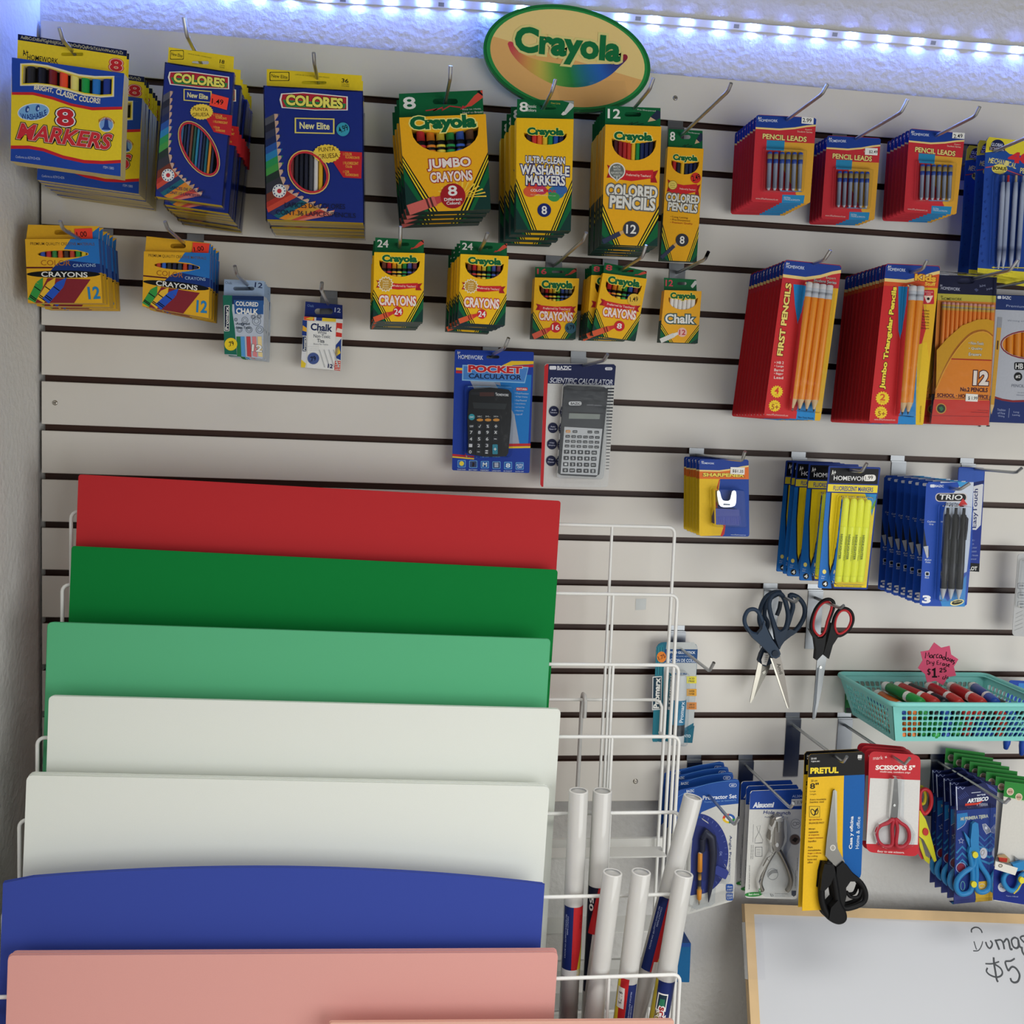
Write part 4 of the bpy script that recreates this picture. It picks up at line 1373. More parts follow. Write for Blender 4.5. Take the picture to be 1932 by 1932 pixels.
leads('red and blue pencil leads, row beside narrow orange box', [(226, 730), (609, 750), (568, 1298), (194, 1288)], .112, 9, 'left pencil lead packs', 0, (275, 945, 540, 1225), ('2.99', 522, 765, 578, 768, 26), [(516, 745), (592, 750), (590, 792), (514, 786)], 6)
leads('red and blue pencil leads, short middle row', [(678, 862), (1020, 880), (978, 1404), (640, 1396)], .058, 5, 'middle pencil lead packs', 0, (722, 1068, 962, 1332), ('$2.49', 944, 968, 998, 970, 22), [(920, 942), (1000, 945), (998, 990), (918, 986)], 6)
leads('red and blue pencil leads, row beside mechanical pencils', [(1203, 818), (1556, 850), (1500, 1368), (1165, 1354)], .087, 7, 'right pencil lead packs', 0, (1248, 1025, 1490, 1285), ('2.49', 1484, 868, 1540, 866, 26), [(1478, 842), (1555, 848), (1552, 886), (1474, 880)], 6)


def pencil(it, a, b, r, y, name='pencil', er='E4DEDC', band='C9CCD2', wood='DDB98A', body='F0922A', facets=6, er_len=.04, band_len=.11):
    A, B = it.P(*a), it.P(*b)
    A, B = Vector((A[0], y, A[2])), Vector((B[0], y, B[2]))
    p = it.sh()
    p.rod(A, B, [(er_len, r, band), (er_len + .02, r * 1.04, band), (er_len + .03, r * .97, '8E9198'), (er_len + .05, r * 1.02, band), (band_len, r, band), (band_len + .002, r, body), (.90, r, body), (.905, r * .93, wood), (.975, r * .30, wood), (.976, r * .29, '2A2A30'), (1, r * .05, '2A2A30')], facets * 2)
    o = it.part(name, p, M_PLAST)
    e = it.sh()
    e.rod(A, A.lerp(B, er_len), [(0, r * .8, er), (.15, r * .95, er), (1, r * .97, er)], 12)
    it.part('eraser', e, M_RUBBER, o)
    return o


# fat first pencils
quad = [(408, 168), (770, 204), (634, 1196), (274, 1166)]
it = Item('pencil_pack', 'red card with four fat orange first pencils', 'pencil pack', Z8, quad[0], quad[1], quad[3], .165, 'first pencil packs on one hook')
N = lambda u, v, q_=quad: bilin(q_, u, v)


def dr(q):
    q.poly([N(.03, .003), N(.97, .003), N(1, .02), N(1, .99), N(.97, 1), N(.03, 1), N(0, .99), N(0, .02)], 'CE2A2E')
    q.poly([N(.62, .14), N(1, .14), N(1, .99), N(.97, 1), N(.90, 1), N(.78, .6)], 'E6B428')
    q.poly([N(.20, .14), N(.38, .14), N(.40, .30), N(.39, .42), N(.28, .28)], '1E86C8')
    q.poly([N(.57, .90), N(.88, .88), N(.91, 1), N(.57, 1)], '2286CC')
    q.poly([N(.88, .88), N(.99, .6), N(.99, 1), N(.90, 1)], 'E6B428')
    hw_head(q, N, .075, .15)
    q.text('A+', *N(.03, .025), *N(.09, .022), 16, 'W', .02)
    q.text('HOMEWORK', *N(.04, .042), *N(.36, .042), 20, 'DCE6F6', .01)
    q.text('Expert', *N(.76, .09), *N(.93, .09), 18, 'E9B8A0', .01, '4A1416', .06)
    q.text('Student Series', *N(.55, .112), *N(.95, .115), 18, 'D8D8D8', .01, '4A1416', .06)
    q.text('FIRST PENCILS', 375, 778, 432, 322, 36, 'F6E27A', .04, '6A1416', .10)
    for i, tx in enumerate(('• HB 2', '• Large', '   Barrel', '• Bigger', '   Lead')):
        q.text(tx, 342 - i, 823 + i * 24, 400 - i, 826 + i * 24, 17, 'F6E4DC', .01)
    q.poly(starpts(356, 1010, 42, 33, 16), 'F4D22E')
    q.text('4', 344, 1002, 368, 1004, 40, 'D8402A', .03)
    q.text('PCS', 344, 1030, 366, 1032, 11, 'D8402A')
    q.poly(starpts(342, 1100, 40, 32, 16), 'F4D22E')
    q.text('5+', 322, 1106, 366, 1110, 34, 'A85A1A', .02)
    q.text('For Ages', 322, 1082, 364, 1084, 10, 'A85A1A')
    q.text('www.APlusHomework.net', 290, 1154, 428, 1162, 13, 'F0C8C0')
    q.text('Non-Toxic Pencils', 492, 1172, 590, 1180, 12, '14284E')


hx, hy = N(.52, .053)
card(it, rquad(quad, .05), 'A8222A', dr, holes=[slot(hx, hy, 96, 18)], side='8E1A22')
for i in range(4):
    pencil(it, (552 + 43.5 * i, 318 + 6 * i), (443 + 45 * i, 1136 + 2 * i), .0056, -.0066)
shell(it, rquad([(520, 310), (712, 330), (622, 1150), (425, 1130)], .08, 2), .0135)
it.stack(12, .0131, ('pencil', 'eraser', 'clear_blister'), rot=.15, jit=.0003)

# triangular jumbo pencils
quad2 = [(1053, 192), (1398, 208), (1290, 1222), (944, 1206)]
it = Item('pencil_pack', 'red and yellow card with two jumbo triangular pencils', 'pencil pack', Z8, quad2[0], quad2[1], quad2[3], .165, 'jumbo pencil packs on one hook')
N = lambda u, v, q_=quad2: bilin(q_, u, v)


def dr(q):
    q.poly([N(.03, .003), N(.97, .003), N(1, .02), N(1, .99), N(.97, 1), N(.03, 1), N(0, .99), N(0, .02)], 'CE2A2E')
    q.poly([N(.70, .14), N(1, .14), N(1, .99), N(.97, 1), N(.86, 1), N(.80, .78), N(.78, .55), N(.86, .4)], 'E6B428')
    q.poly([N(.27, .14), N(.40, .14), N(.42, .48), N(.36, .42)], '1E86C8')
    q.poly([N(.53, .88), N(.70, .45), N(.80, .62), N(.86, .8), N(.87, 1), N(.53, 1)], '2286CC')
    q.poly([N(.86, 1), N(.80, .78), N(.74, .5), N(.9, .48), N(.99, .6), N(.99, 1)], 'E8C026')
    hw_head(q, N, .075, .14, band='D8542A')
    q.text('A+', *N(.04, .02), *N(.1, .018), 16, 'W', .02)
    q.text('HOMEWORK', *N(.05, .036), *N(.37, .038), 20, 'DCE6F6', .01)
    q.text('Kids', 1240, 1280 - 1000 + 0, 1368, 290 - 0, 40, 'F2B83A', .05, '8A2A1A', .10)
    q.text('Stuff', 1302, 322, 1366, 326, 22, 'F2C84A', .03)
    q.text('Jumbo Triangular Pencils', 1030, 990, 1110, 345, 40, 'F6E04A', .045, '4A1014', .11)
    q.poly(starpts(1030, 1052, 46, 38, 16), 'F4D22E')
    q.text('2', 1016, 1044, 1046, 1046, 42, 'D8602A', .03)
    q.text('PCS', 1016, 1076, 1042, 1078, 11, 'D8402A')
    q.poly(starpts(1020, 1142, 42, 34, 16), 'F4D22E')
    q.text('5+', 1000, 1148, 1046, 1152, 32, 'A85A1A', .02)
    q.text('For Ages', 1000, 1124, 1042, 1126, 10, 'A85A1A')
    q.rr(1288, 362, 1358, 452, 6, 'C8283A')
    q.poly([(1294, 398), (1352, 398), (1332, 440), (1316, 446), (1308, 436)], 'F2D6C4')
    q.ell(1321, 418, 9, 9, 'K')
    q.text('TRIANGULAR', 1298, 374, 1350, 376, 9, 'F6D8C8')
    q.text('SHAPE', 1308, 388, 1338, 389, 8, 'F6D8C8')
    for i, tx in enumerate(('• Perfect', '  for Little', '  Hands', '• Easy Grip', '  For Kids', '• Ergonomic', '  Shape')):
        q.text(tx, 1276 - i * .5, 492 + i * 19, 1328 - i * .5, 494 + i * 19, 13, '5A3A14')
    q.text('www.APlusHomework.net', 976, 1186, 1110, 1190, 13, 'F0C8C0')
    q.text('Conforms to ASTM D-4236', 1268, 1205, 1274, 1100, 9, '6A4A14')


hx, hy = N(.43, .055)
card(it, rquad(quad2, .05), 'A8222A', dr, holes=[slot(hx, hy, 96, 18)], side='8E1A22')
for i in range(2):
    pencil(it, (1208 + 48 * i, 340 + 3 * i), (1140 + 36 * i, 1160 - 2 * i), .0062, -.0074, facets=3)
shell(it, rquad([(1166, 330), (1290, 336), (1210, 1176), (1108, 1166)], .1, 2), .0148)
it.stack(13, .0115, ('pencil', 'eraser', 'clear_blister'), rot=.2, jit=.0004, offs=[0, .008, .017, .027, .037, .049, .06, .072, .084, .097, .11, .123, .136])

# twelve pencils in a clear bag
quad = [(236, 112), (900, 140), (806, 1828), (146, 1806)]
it = Item('pencil_pack', 'clear bag of orange pencils with black header', 'pencil pack', Z18, quad[0], quad[1], quad[3], .10, 'bagged pencils on one hook')
N = lambda u, v, q_=quad: bilin(q_, u, v)


def dr(q):
    q.poly([N(0, 0), N(1, 0), N(1, .13), N(0, .13)], '14193A')
    q.poly([N(0, .125), N(1, .125), N(1, .18), N(0, .18)], 'C8BE4A')
    q.text('A+', 252, 232, 278, 232, 26, 'C8CCE0', .01)
    q.text('HOMEWORK', 262, 262, 480, 278, 36, 'C8CCE0', .005)
    q.text('2x3=6', 700, 240, 768, 232, 24, '9AA2C4')
    q.text('3+5=8', 780, 280, 846, 266, 22, '9AA2C4')
    q.poly([(640, 278), (664, 266), (690, 284), (666, 306)], '4A5278')
    q.text('A+', 260, 358, 284, 358, 26, '2A2A1E', .01)
    q.text('HOMEWORK', 272, 384, 500, 390, 30, '2A2A1E', .005)
    q.poly([N(0, .17), N(1, .17), N(1, .80), N(0, .80)], 'E08A34')
    for i in range(12):
        c = N(.055 + .081 * i, .2)
        q.poly([N(.02 + .08 * i, .19), N(.025 + .08 * i, .19), N(.025 + .08 * i, .8), N(.02 + .08 * i, .8)], 'C0662A')


card(it, [N(0, 0), N(1, 0), N(1, 1), N(0, 1)], '14193A', dr, holes=[slot(565, 190, 150, 40)], side='14193A')
for i in range(12):
    x = 282 + 50 * i
    a, b = (x, 425 + 3 * i), (x - 46, 1320)
    pencil(it, a, b, it.size(23), -.0038, er='E0A09A', band='D2A94A', body='EA8632', er_len=.03, band_len=.1)
g = it.sh(-.0079)
arch = [(200, 1440), (285, 1210), (420, 960), (560, 800), (680, 740), (780, 745), (853, 800)]
g.poly([(214, 970), (330, 840), (500, 690), (680, 622), (790, 616), (866, 640), (853, 800)] + spline(arch, False, 4)[::-1] + [(206, 1400)], 'D8A024')
g.poly(spline([(200, 1440), (285, 1230), (420, 990), (570, 825), (690, 770), (780, 775), (850, 830)], False, 4) + [(812, 1545), (186, 1530)], 'E88A2A')
g.poly(spline([(380, 1055), (470, 930), (570, 830), (690, 772), (780, 778), (850, 832)], False, 4) + [(838, 1080), (420, 1070)], 'DCA428')
g.line(spline([(196, 1440), (285, 1215), (420, 968), (568, 806), (690, 748), (780, 752), (852, 808)], False, 5), 16, 'B06A1E')
g.line(spline([(205, 1425), (300, 1205), (430, 985), (575, 822), (690, 766), (780, 770), (850, 826)], False, 5), 12, 'E8A83A')
g.line([(380, 1070), (838, 1086)], 14, 'B0301E')
for i, tx in enumerate(('• Non-Toxic', '• Quality', '   Erasers')):
    g.text(tx, 578, 888 + 64 * i, 748 - 14 * i, 896 + 62 * i, 34, 'E8E2D0', .02, '5A4A2A', .07)
g.text('12', 640, 1286, 794, 1290, 150, 'F0E6DC', .05, '4A1420', .10)
g.text('No.2 PENCILS', 484, 1416, 792, 1426, 46, '4A1420', .04)
g.text('SCHOOL · HOME · OFFICE', 218, 1482, 798, 1504, 40, '5A1620', .04)
g.poly([(180, 1530), (818, 1545), (806, 1828), (146, 1806)], 'D2392E')
g.poly([(186, 1500), (192, 1500), (186, 1538), (180, 1538)], '5A1620')
g.line([(180, 1510), (812, 1534)], 5, '5A1620')
g.ell(262, 1636, 58, 60, 'C89A3A')
g.ell(262, 1636, 47, 49, '2A2E2A')
g.poly([(235, 1625), (270, 1610), (292, 1640), (262, 1668)], '2E7A4A')
g.text('Made in China', 676, 1652, 796, 1658, 14, '7A1A1E')
g.line([(600, 1676), (796, 1684)], 5, '7A1A1E')
g.poly([(152, 1712), (812, 1724), (811, 1732), (151, 1720)], 'A82A28')
it.part('printed_bag', g, M_CARD)
sticker(it, [(546, 1466), (684, 1474), (680, 1558), (542, 1552)], 'F0EEE8', -.0092, [('$ 1.99', 572, 1518, 676, 1522, 44)], name='price_sticker')
e = it.sh(-.0086)
e.prism(rquad([(226, 70), (908, 118), (820, 1842), (130, 1824)], .02, 2), .0096, 'W', holes=[slot(565, 180, 165, 60)])
it.part('clear_bag', e, M_FILM)
it.stack(2, .018, ('pencil', 'eraser', 'price_sticker'), drift=(-.004, -.001))

# grey and blue pencil box at the right edge
quad = [(884, 340), (1552, 366), (1490, 1815), (812, 1790)]
it = Item('pencil_box', 'grey and blue box of wooden pencils beside the bagged orange pencils', 'pencil box', Z18, quad[0], quad[1], quad[3], .055)
N = lambda u, v, q_=quad: bilin(q_, u, v)
q = it.sh()
hole = ellpts(1290, 910, 330, 150, 1)
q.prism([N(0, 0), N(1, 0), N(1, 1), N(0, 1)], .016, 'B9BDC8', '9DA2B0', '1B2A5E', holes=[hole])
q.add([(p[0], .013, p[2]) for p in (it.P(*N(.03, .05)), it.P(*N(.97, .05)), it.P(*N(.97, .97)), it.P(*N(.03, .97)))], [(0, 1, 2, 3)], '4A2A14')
q.poly([N(0, 0), N(1, 0), N(1, .115), N(0, .115)], '1E3470')
q.text('BAZIC', 962, 368, 1060, 378, 34, 'E8ECF4', .02)
q.rr(906, 352, 948, 386, 8, 'E8ECF4')
q.text('Premium Quality', 1006, 468, 1420, 490, 36, 'A9B4D4', .0)
q.text('Writing and Drawing', 1018, 636, 1400, 648, 26, '7A8092')
q.line(ellpts(1290, 910, 345, 160, 1), 14, '8A2A2E', True)
q.rr(1096, 1108, 1240, 1196, 16, 'K')
q.text('HB', 1112, 1152, 1196, 1154, 60, 'E8E8E8', .02)
q.ell(1140, 1272, 48, 50, 'K')
q.text('#2', 1112, 1272, 1166, 1272, 38, 'E8E8E8', .02)
q.text('PENCILS', 1066, 1374, 1230, 1380, 34, '5A6072')
q.text('Writing Pencils', 1130, 1456, 1300, 1460, 14, '6A7082')
q.text('Draw No. 2', 1126, 1482, 1300, 1484, 14, '6A7082')
low = [(852, 1500), (960, 1535), (1080, 1553), (1250, 1548), (1400, 1520), (1500, 1490)]
q.poly(low + [N(1, 1), N(0, 1)], '1B2F6E')
q.line(low, 22, '8A2A32')
for i, tx in enumerate(('Tradition', 'of Fine', 'Writing')):
    q.text(tx, 902 + i * 4, 1648 + i * 37, 996 - i * 6, 1654 + i * 37, 26, 'A9B4D8')
q.line([(1040, 1634), (1030, 1740)], 4, 'A9B4D8')
for i, tx in enumerate(('Long', 'Lasting')):
    q.text(tx, 1088 - i * 14, 1676 + i * 34, 1150 + i * 10, 1680 + i * 34, 26, 'A9B4D8')
# printed pencil down the left side
q.poly([(906, 622), (956, 626), (864, 1610), (832, 1700), (822, 1606)], 'D8A23A')
q.poly([(908, 592), (958, 596), (950, 716), (898, 712)], '9A9DA6')
q.poly([(824, 1590), (866, 1594), (834, 1704)], 'E2C48A')
q.poly([(900, 860), (918, 862), (910, 965), (892, 962)], '5A3A14')
it.part('carton', q, M_CARD)
for i in range(8):
    x = 985 + 88 * i
    p = it.sh()
    a, b = it.P(x, 760), it.P(x - 8, 1070)
    r = it.size(42)
    p.rod((a[0], r + .0006, a[2]), (b[0], r + .0006, b[2]), [(0, r, 'E08A2A'), (1, r, 'E08A2A')], 8)
    it.part('pencil', p, M_PLAST)
tab(it, [(884, 335), (1552, 360), (1550, 480), (880, 460)], .016, '1E3470')

# mechanical pencils, right edge
quad = [(700, 184), (1620, 300), (1490, 1990), (598, 1812)]
it = Item('pencil_pack', 'blue and yellow pack of clear mechanical pencils', 'pencil pack', Z17, (690, 184), (1620, 290), (596, 1830), .094, 'mechanical pencil packs on one hook', ang=2.2)


def dr(q):
    q.poly([(735, 182), (1620, 290), (1610, 500), (690, 372), (705, 230)], 'E8D83A')
    q.poly([(690, 372), (930, 345), (985, 390), (1610, 470), (1600, 620), (685, 560)], '2450A0')
    q.ell(838, 290, 84, 76, '1A2450')
    q.poly([(742, 300), (930, 316), (926, 356), (735, 344)], '5A3A3A')
    q.text('GLOBAL', 762, 272, 908, 286, 38, 'C8CCE0', .03)
    q.text('SCHOOL', 748, 322, 914, 334, 34, 'B8BCD4', .03)
    q.text('40', 980, 425, 1250, 455, 120, 'D8303A', .05)
    for i, ch in enumerate('MECHANICAL'):
        x = 745 + i * 34
        y = 465 + (i ** 1.6) * 2.0
        q.text(ch, x - 13, y, x + 14, y + 8, 62, 'E8DC8A', .02)
    q.text('PENCILS', 1112, 590, 1330, 620, 66, 'E8DC8A', .02)
    q.line([(690, 555), (790, 540), (960, 590), (1200, 680)], 12, 'C8505A')
    q.ell(860, 572, 94, 58, 'F0E06A')
    q.text('BONUS', 782, 560, 942, 572, 40, 'K', .04)
    q.text('pencil leads', 800, 602, 916, 608, 18, '8A7A2A')
    q.poly([(594, 1775), (1500, 1850), (1490, 1960), (590, 1830)], 'E8D83A')
    for i in range(3):
        q.text('Conforms to ASTM D-4236 Global School Made in China', 604, 1794 + 18 * i, 1020 - 60 * i, 1832 + 18 * i, 12, '8A8A2A')
    for k in range(12):
        x, y = 700 + 18 * (k % 3) - k * 8, 700 + k * 90
        q.poly([(x - 6, y), (x + 20, y - 18), (x + 12, y + 20)], '1A3C90')


card(it, [(735, 182), (1620, 290), (1490, 1950), (590, 1832), (640, 1250), (690, 372), (706, 215)], '2148A0', dr, side='172F78', holes=[slot(1045, 295, 170, 36)])
for i, (x, er) in enumerate(((884, '6A7AA8'), (944, 'C8323C'), (1040, 'C8B890'), (1128, '9AA4C0'))):
    a, b = it.P(x, 660), it.P(x - 62 - i * 4, 1790)
    p = it.sh()
    r = it.size(27)
    p.rod((a[0], -.0055, a[2]), (b[0], -.0055, b[2]), [(0, r * .5, er), (.07, r * .55, er), (.075, r * .8, 'A8B2CC'), (.2, r, 'B8C0D4'), (.75, r, '9AA4BE'), (.8, r * 1.02, '5A6484'), (.9, r * .9, 'A8B0C8'), (1, r * .3, 'C8CCD8')], 8)
    it.part('mechanical_pencil', p, M_PLAST)
shell(it, rquad([(790, 640), (1560, 690), (1420, 1800), (740, 1780)], .05, 2), .011)
it.stack(3, .03, ('mechanical_pencil', 'clear_blister'), drift=(-.0015, 0), offs=[0, .022, .052])
# ------------------------------------------------------------------ calculators
quad = [(-168, 883), (432, 902), (398, 1822), (-190, 1800)]
it = Item('calculator_pack', 'blue card with a small black pocket calculator', 'calculator pack', Z7, quad[0], quad[1], quad[3], .035)
N = lambda u, v, q_=quad: bilin(q_, u, v)


def dr(q):
    q.poly([N(.4, .19), N(.98, .19), N(.97, .78), N(.8, .78), N(.76, .5), N(.5, .28)], '1E7AC8')
    q.poly([(-58, 1130), (60, 1120), (180, 1160), (175, 1130), (170, 1110)], '8A94A8')
    q.poly([N(.20, .25), N(.5, .25), N(.78, .52), N(.86, .77), N(.5, .77), N(.4, .5)], 'A4ACBC')
    q.poly([N(.02, .15), N(.5, .155), N(.72, .08), N(1, .075), N(1, .10), N(.74, .115), N(.5, .175), N(.02, .17)], 'F0C82E')
    q.poly([N(.02, .175), N(.5, .18), N(.74, .12), N(1, .105), N(1, .125), N(.74, .14), N(.5, .2), N(.02, .195)], 'C8282E')
    q.poly([N(.10, .125), N(.94, .125), N(.90, .26), N(.10, .255)], '8AC0EC')
    q.poly([N(.115, .135), N(.93, .135), N(.89, .25), N(.115, .245)], '4A86D0')
    q.text('POCKET', -62, 1028, 338, 1040, 50, 'C8242E', .05, 'F2E8E0', .09)
    q.text('CALCULATOR', -62, 1083, 334, 1096, 36, '16234E', .025)
    q.text('A+', -150, 908, -128, 905, 22, 'W', .02)
    q.text('HOMEWORK', -142, 938, 46, 946, 32, 'E0E8F6', .01)
    q.rr(296, 1172, 384, 1196, 8, 'C8343A')
    q.text('FEATURES:', 302, 1182, 378, 1186, 13, 'W', .02)
    for i, tx in enumerate(('• Dual-Function', '• 8 Digit Display', '• Dual Powered', '• Solar & Battery', '• Soft Touch Keys', '• Memory', '• Auto-off')):
        q.text(tx, 288, 1214 + 27 * i, 392 - 8 * i, 1219 + 26 * i, 13, 'C8DCF2')
    q.poly([N(0, .865), N(.28, .875), N(.28, .89), N(0, .88)], 'C8282E')
    q.poly([N(0, .883), N(.28, .893), N(.28, .905), N(0, .895)], 'F0C82E')
    q.poly([N(.7, .765), N(1, .755), N(1, .775), N(.7, .785)], 'C8282E')
    q.poly([N(.7, .787), N(1, .777), N(1, .792), N(.7, .803)], 'F0C82E')
    for i, (tx, c) in enumerate((('', 'F0D22E'), ('', '22262E'), ('M', '3A8ACC'), ('=', '22262E'), ('8', '3A8ACC'), ('AUTO', '3A8ACC'))):
        x, y = -146 + 88 * i, 1725 + 3.2 * i
        q.rr(x - 2, y - 2, x + 60, y + 54, 6, '6AAAE4')
        q.rr(x + 3, y + 3, x + 55, y + 49, 5, '2A62B4' if c != '22262E' else '3A4A74')
        if i == 0:
            q.ell(x + 29, y + 24, 18, 18, 'F4E04A')
        elif i == 1:
            q.poly([(x + 24, y + 8), (x + 40, y + 18), (x + 34, y + 44), (x + 20, y + 44)], '2A2224')
        elif i == 5:
            q.text('AUTO', x + 4, y + 18, x + 54, y + 20, 16, 'E0F0FA', .02)
            q.text('OFF', x + 12, y + 36, x + 46, y + 38, 15, 'E0F0FA', .02)
        elif i == 3:
            for j in range(4):
                q.rect(x + 14, y + 9 + 9 * j, x + 44, y + 14 + 9 * j, 'D8E4F2')
        else:
            q.text(tx, x + 14, y + 25, x + 44, y + 26, 32, 'E0F0FA', .03)
        cap = ('SOLAR POWER', 'BATTERY', 'MEMORY', 'LARGE KEYS', '8 DIGIT', 'AUTO-OFF')[i]
        q.text(cap, x - 4, y + 68, x + 60, y + 70, 11, 'C8D8F0', .01)


card(it, rquad(quad, .02, 2), '1B3FA4', dr, side='16307E', holes=[slot(120, 940, 100, 24)])
body = [(-60, 1205), (-40, 1185), (100, 1172), (240, 1188), (262, 1215), (262, 1400), (238, 1668), (222, 1694), (80, 1700), (-50, 1680), (-66, 1655), (-72, 1400)]
p = it.sh(-.0095)
p.prism(body, .0085, '121316', '0C0D10', y0=-.0095)
p.poly([(-44, 1205), (250, 1212), (250, 1232), (-46, 1226)], '202228')
p.poly([(-50, 1270), (252, 1282), (236, 1352), (-40, 1340)], '101114')
p.poly([(-34, 1285), (228, 1295), (214, 1338), (-24, 1330)], '2A2E30')
p.rr(-70 + 90, 1208, 130, 1238, 4, '4A2A24')
p.text('A+', 140, 1214, 152, 1214, 14, 'E0E0E0', .02)
p.text('HOMEWORK', 146, 1226, 240, 1230, 18, 'E0E0E0', .02)
calc = it.part('calculator', p, M_PLAST)
keys = [[('', '2A8AA0'), ('MRC', 'D8923A'), ('M-', 'D8923A'), ('M+', 'D8923A')], [('OFF', 0), ('√', 0), ('%', 0), ('÷', 0)], [('7', 0), ('8', 0), ('9', 0), ('×', 0)], [('4', 0), ('5', 0), ('6', 0), ('-', 0)], [('1', 0), ('2', 0), ('3', 0), ('+', '2A8AA0')], [('0', 0), ('.', 0), ('=', 0)]]
for r_, row in enumerate(keys):
    for c_, (tx, col) in enumerate(row):
        x = -40 + 62 * c_ - r_ * 2.2 + (0 if r_ else 0)
        y = (1418, 1466, 1512, 1562, 1612, 1660)[r_]
        k = it.sh(-.0104)
        if r_ == 0 and c_ == 0:
            k.prism(ellpts(x, y - 22, 24, 24, 0, 16), .001, '2A9AA8', y0=-.0104)
            k.text('ON/C', x - 15, y - 22, x + 15, y - 22, 12, 'W', .02)
        elif r_ == 0:
            k.prism(ellpts(x, y, 25, 11, 0, 16), .001, col, y0=-.0104)
            k.text(tx, x - 18, y - 26, x + 16, y - 26, 13, 'C8C8C8', .01)
        elif tx == '+':
            k.prism(rrect(x - 20, y - 8, x + 20, y + 66, 5, 2), .001, col, y0=-.0104)
            k.text('+', x - 9, y + 28, x + 9, y + 28, 20, 'W', .03)
        else:
            k.prism(rrect(x - 20, y - 18, x + 20, y + 16, 5, 2), .001, '24262C', y0=-.0104)
            sz = (14 if len(tx) > 1 else 9)
            k.text(tx, x - sz, y, x + sz, y + 1, 4 if tx in '.-' else 24 if len(tx) < 2 else 14, 'D8D8D8', .02)
        it.part('key', k, M_PLAST, calc)
shell(it, rquad([(-90, 1160), (278, 1168), (262, 1700), (-96, 1704)], .08, 3), .0125)

quad = [(513, 990), (1056, 992), (994, 1930), (480, 1926)]
it = Item('calculator_pack', 'clear pack with a grey and black scientific calculator and a red edge', 'calculator pack', Z7, quad[0], quad[1], quad[3], .045)
N = lambda u, v, q_=quad: bilin(q_, u, v)


def dr(q):
    q.poly([N(.03, .003), N(.97, .003), N(1, .02), N(.995, .175), N(0, .16)], '1B2450')
    q.poly([N(0, .02), N(.03, .003), N(.055, .003), N(.045, 1), N(.02, 1), N(0, .98)], 'C8282E')
    q.text('SCIENTIFIC CALCULATOR', 556, 1115, 1032, 1132, 40, 'DCE0EE', .012, it=.2)
    q.text('BAZIC', 610, 1022, 714, 1022, 28, 'E6E8F2', .03)
    q.rr(550, 1008, 602, 1036, 8, 'E6E8F2')
    q.line([(606, 1038), (716, 1038)], 3, 'E6E8F2')
    q.rr(972, 1018, 1028, 1040, 10, 'E6E8F2')
    q.text('3003', 982, 1029, 1018, 1029, 12, '1B2450')
    for i in range(26):
        v = .20 + .026 * i
        w = max(.015, .10 - .0025 * i)
        q.line([N(.99 - w, v), N(.995, v)], max(3.0, 11 - i * .3), '20222E')
    for i, (y, t1, t2) in enumerate(((1352, '56', 'Functions'), (1478, 'Auto', 'Power Off'), (1602, '8 Digit', 'Display'), (1728, 'Flip', 'Cover'))):
        x = 583 - 7 * i
        q.ell(x, y, 38, 40, '1A2044')
        q.text(t1, x - 18, y - 10, x + 18, y - 9, 12, 'D0D4E8', .01)
        q.text(t2, x - 26, y + 9, x + 26, y + 10, 12, 'D0D4E8', .01)


card(it, rquad(quad, .05), 'D4D4D2', dr, side='BFC0BE', holes=[slot(798, 1060, 96, 26)])
body = [(660, 1165), (690, 1156), (965, 1168), (995, 1185), (990, 1250), (930, 1830), (900, 1852), (640, 1838), (615, 1815), (622, 1700)]
p = it.sh(-.0125)
p.prism(body, .0105, '24262A', '17181B', y0=-.0125)
p.poly([(668, 1192), (972, 1206), (942, 1478), (645, 1468)], '34363A')
p.poly([(672, 1260), (968, 1272), (962, 1330), (665, 1318)], '2A2C30')
p.rr(696, 1278, 794, 1308, 14, 'D8D8D8')
p.text('BAZIC', 712, 1293, 786, 1295, 18, '24262A', .03)
p.text('scientific calculator', 834, 1302, 950, 1308, 12, '9A9CA0')
p.poly([(700, 1365), (936, 1368), (930, 1412), (696, 1408)], '8A9088')
p.poly([(690, 1355), (964, 1365), (960, 1376), (690, 1366)], '101114')
p.poly([(664, 1470), (952, 1486), (914, 1838), (634, 1826)], 'C6C7C8')
calc = it.part('calculator', p, M_PLAST)
rows = [1505, 1543, 1580, 1616, 1660, 1707, 1754, 1800]
lab = ['7 8 9 ÷ DEL', '4 5 6 × AC', '1 2 3 - M+', '0 EXP . + =']
for r_, y in enumerate(rows):
    small = r_ < 4
    m = 6 if 1 <= r_ <= 3 else 5
    for c_ in range(m):
        if r_ == 0 and c_ == 2:
            continue
        x = 692 + (45 if m == 6 else 52.5) * c_ - (y - 1505) * .072 + (8 if r_ == 0 and c_ > 2 else 0)
        yy = y + 1.6 * c_
        k = it.sh(-.0134)
        w_, h_ = (17, 10) if small else (20, 15)
        k.prism(rrect(x - w_, yy - h_, x + w_, yy + h_, 4, 2), .001, 'D8923A' if (r_ == 0 and c_ == 0) else '26282C', y0=-.0134)
        tx = ('DMS' if small else lab[r_ - 4].split()[c_])
        if not small:
            sz = 7 if len(tx) == 1 else 13
            k.text(tx, x - sz, yy, x + sz, yy, 3 if tx in '.-' else 16 if len(tx) == 1 else 11, 'E0E0E0', .02)
        else:
            k.text(('sin', 'cos', 'tan', 'log', 'ln', 'x²')[c_ % 6], x - 11, yy, x + 11, yy, 9, 'C8C8C8', .01)
        it.part('key', k, M_PLAST, calc)
shell(it, rquad([(640, 1140), (1012, 1150), (948, 1870), (592, 1860)], .08, 3), .0150)

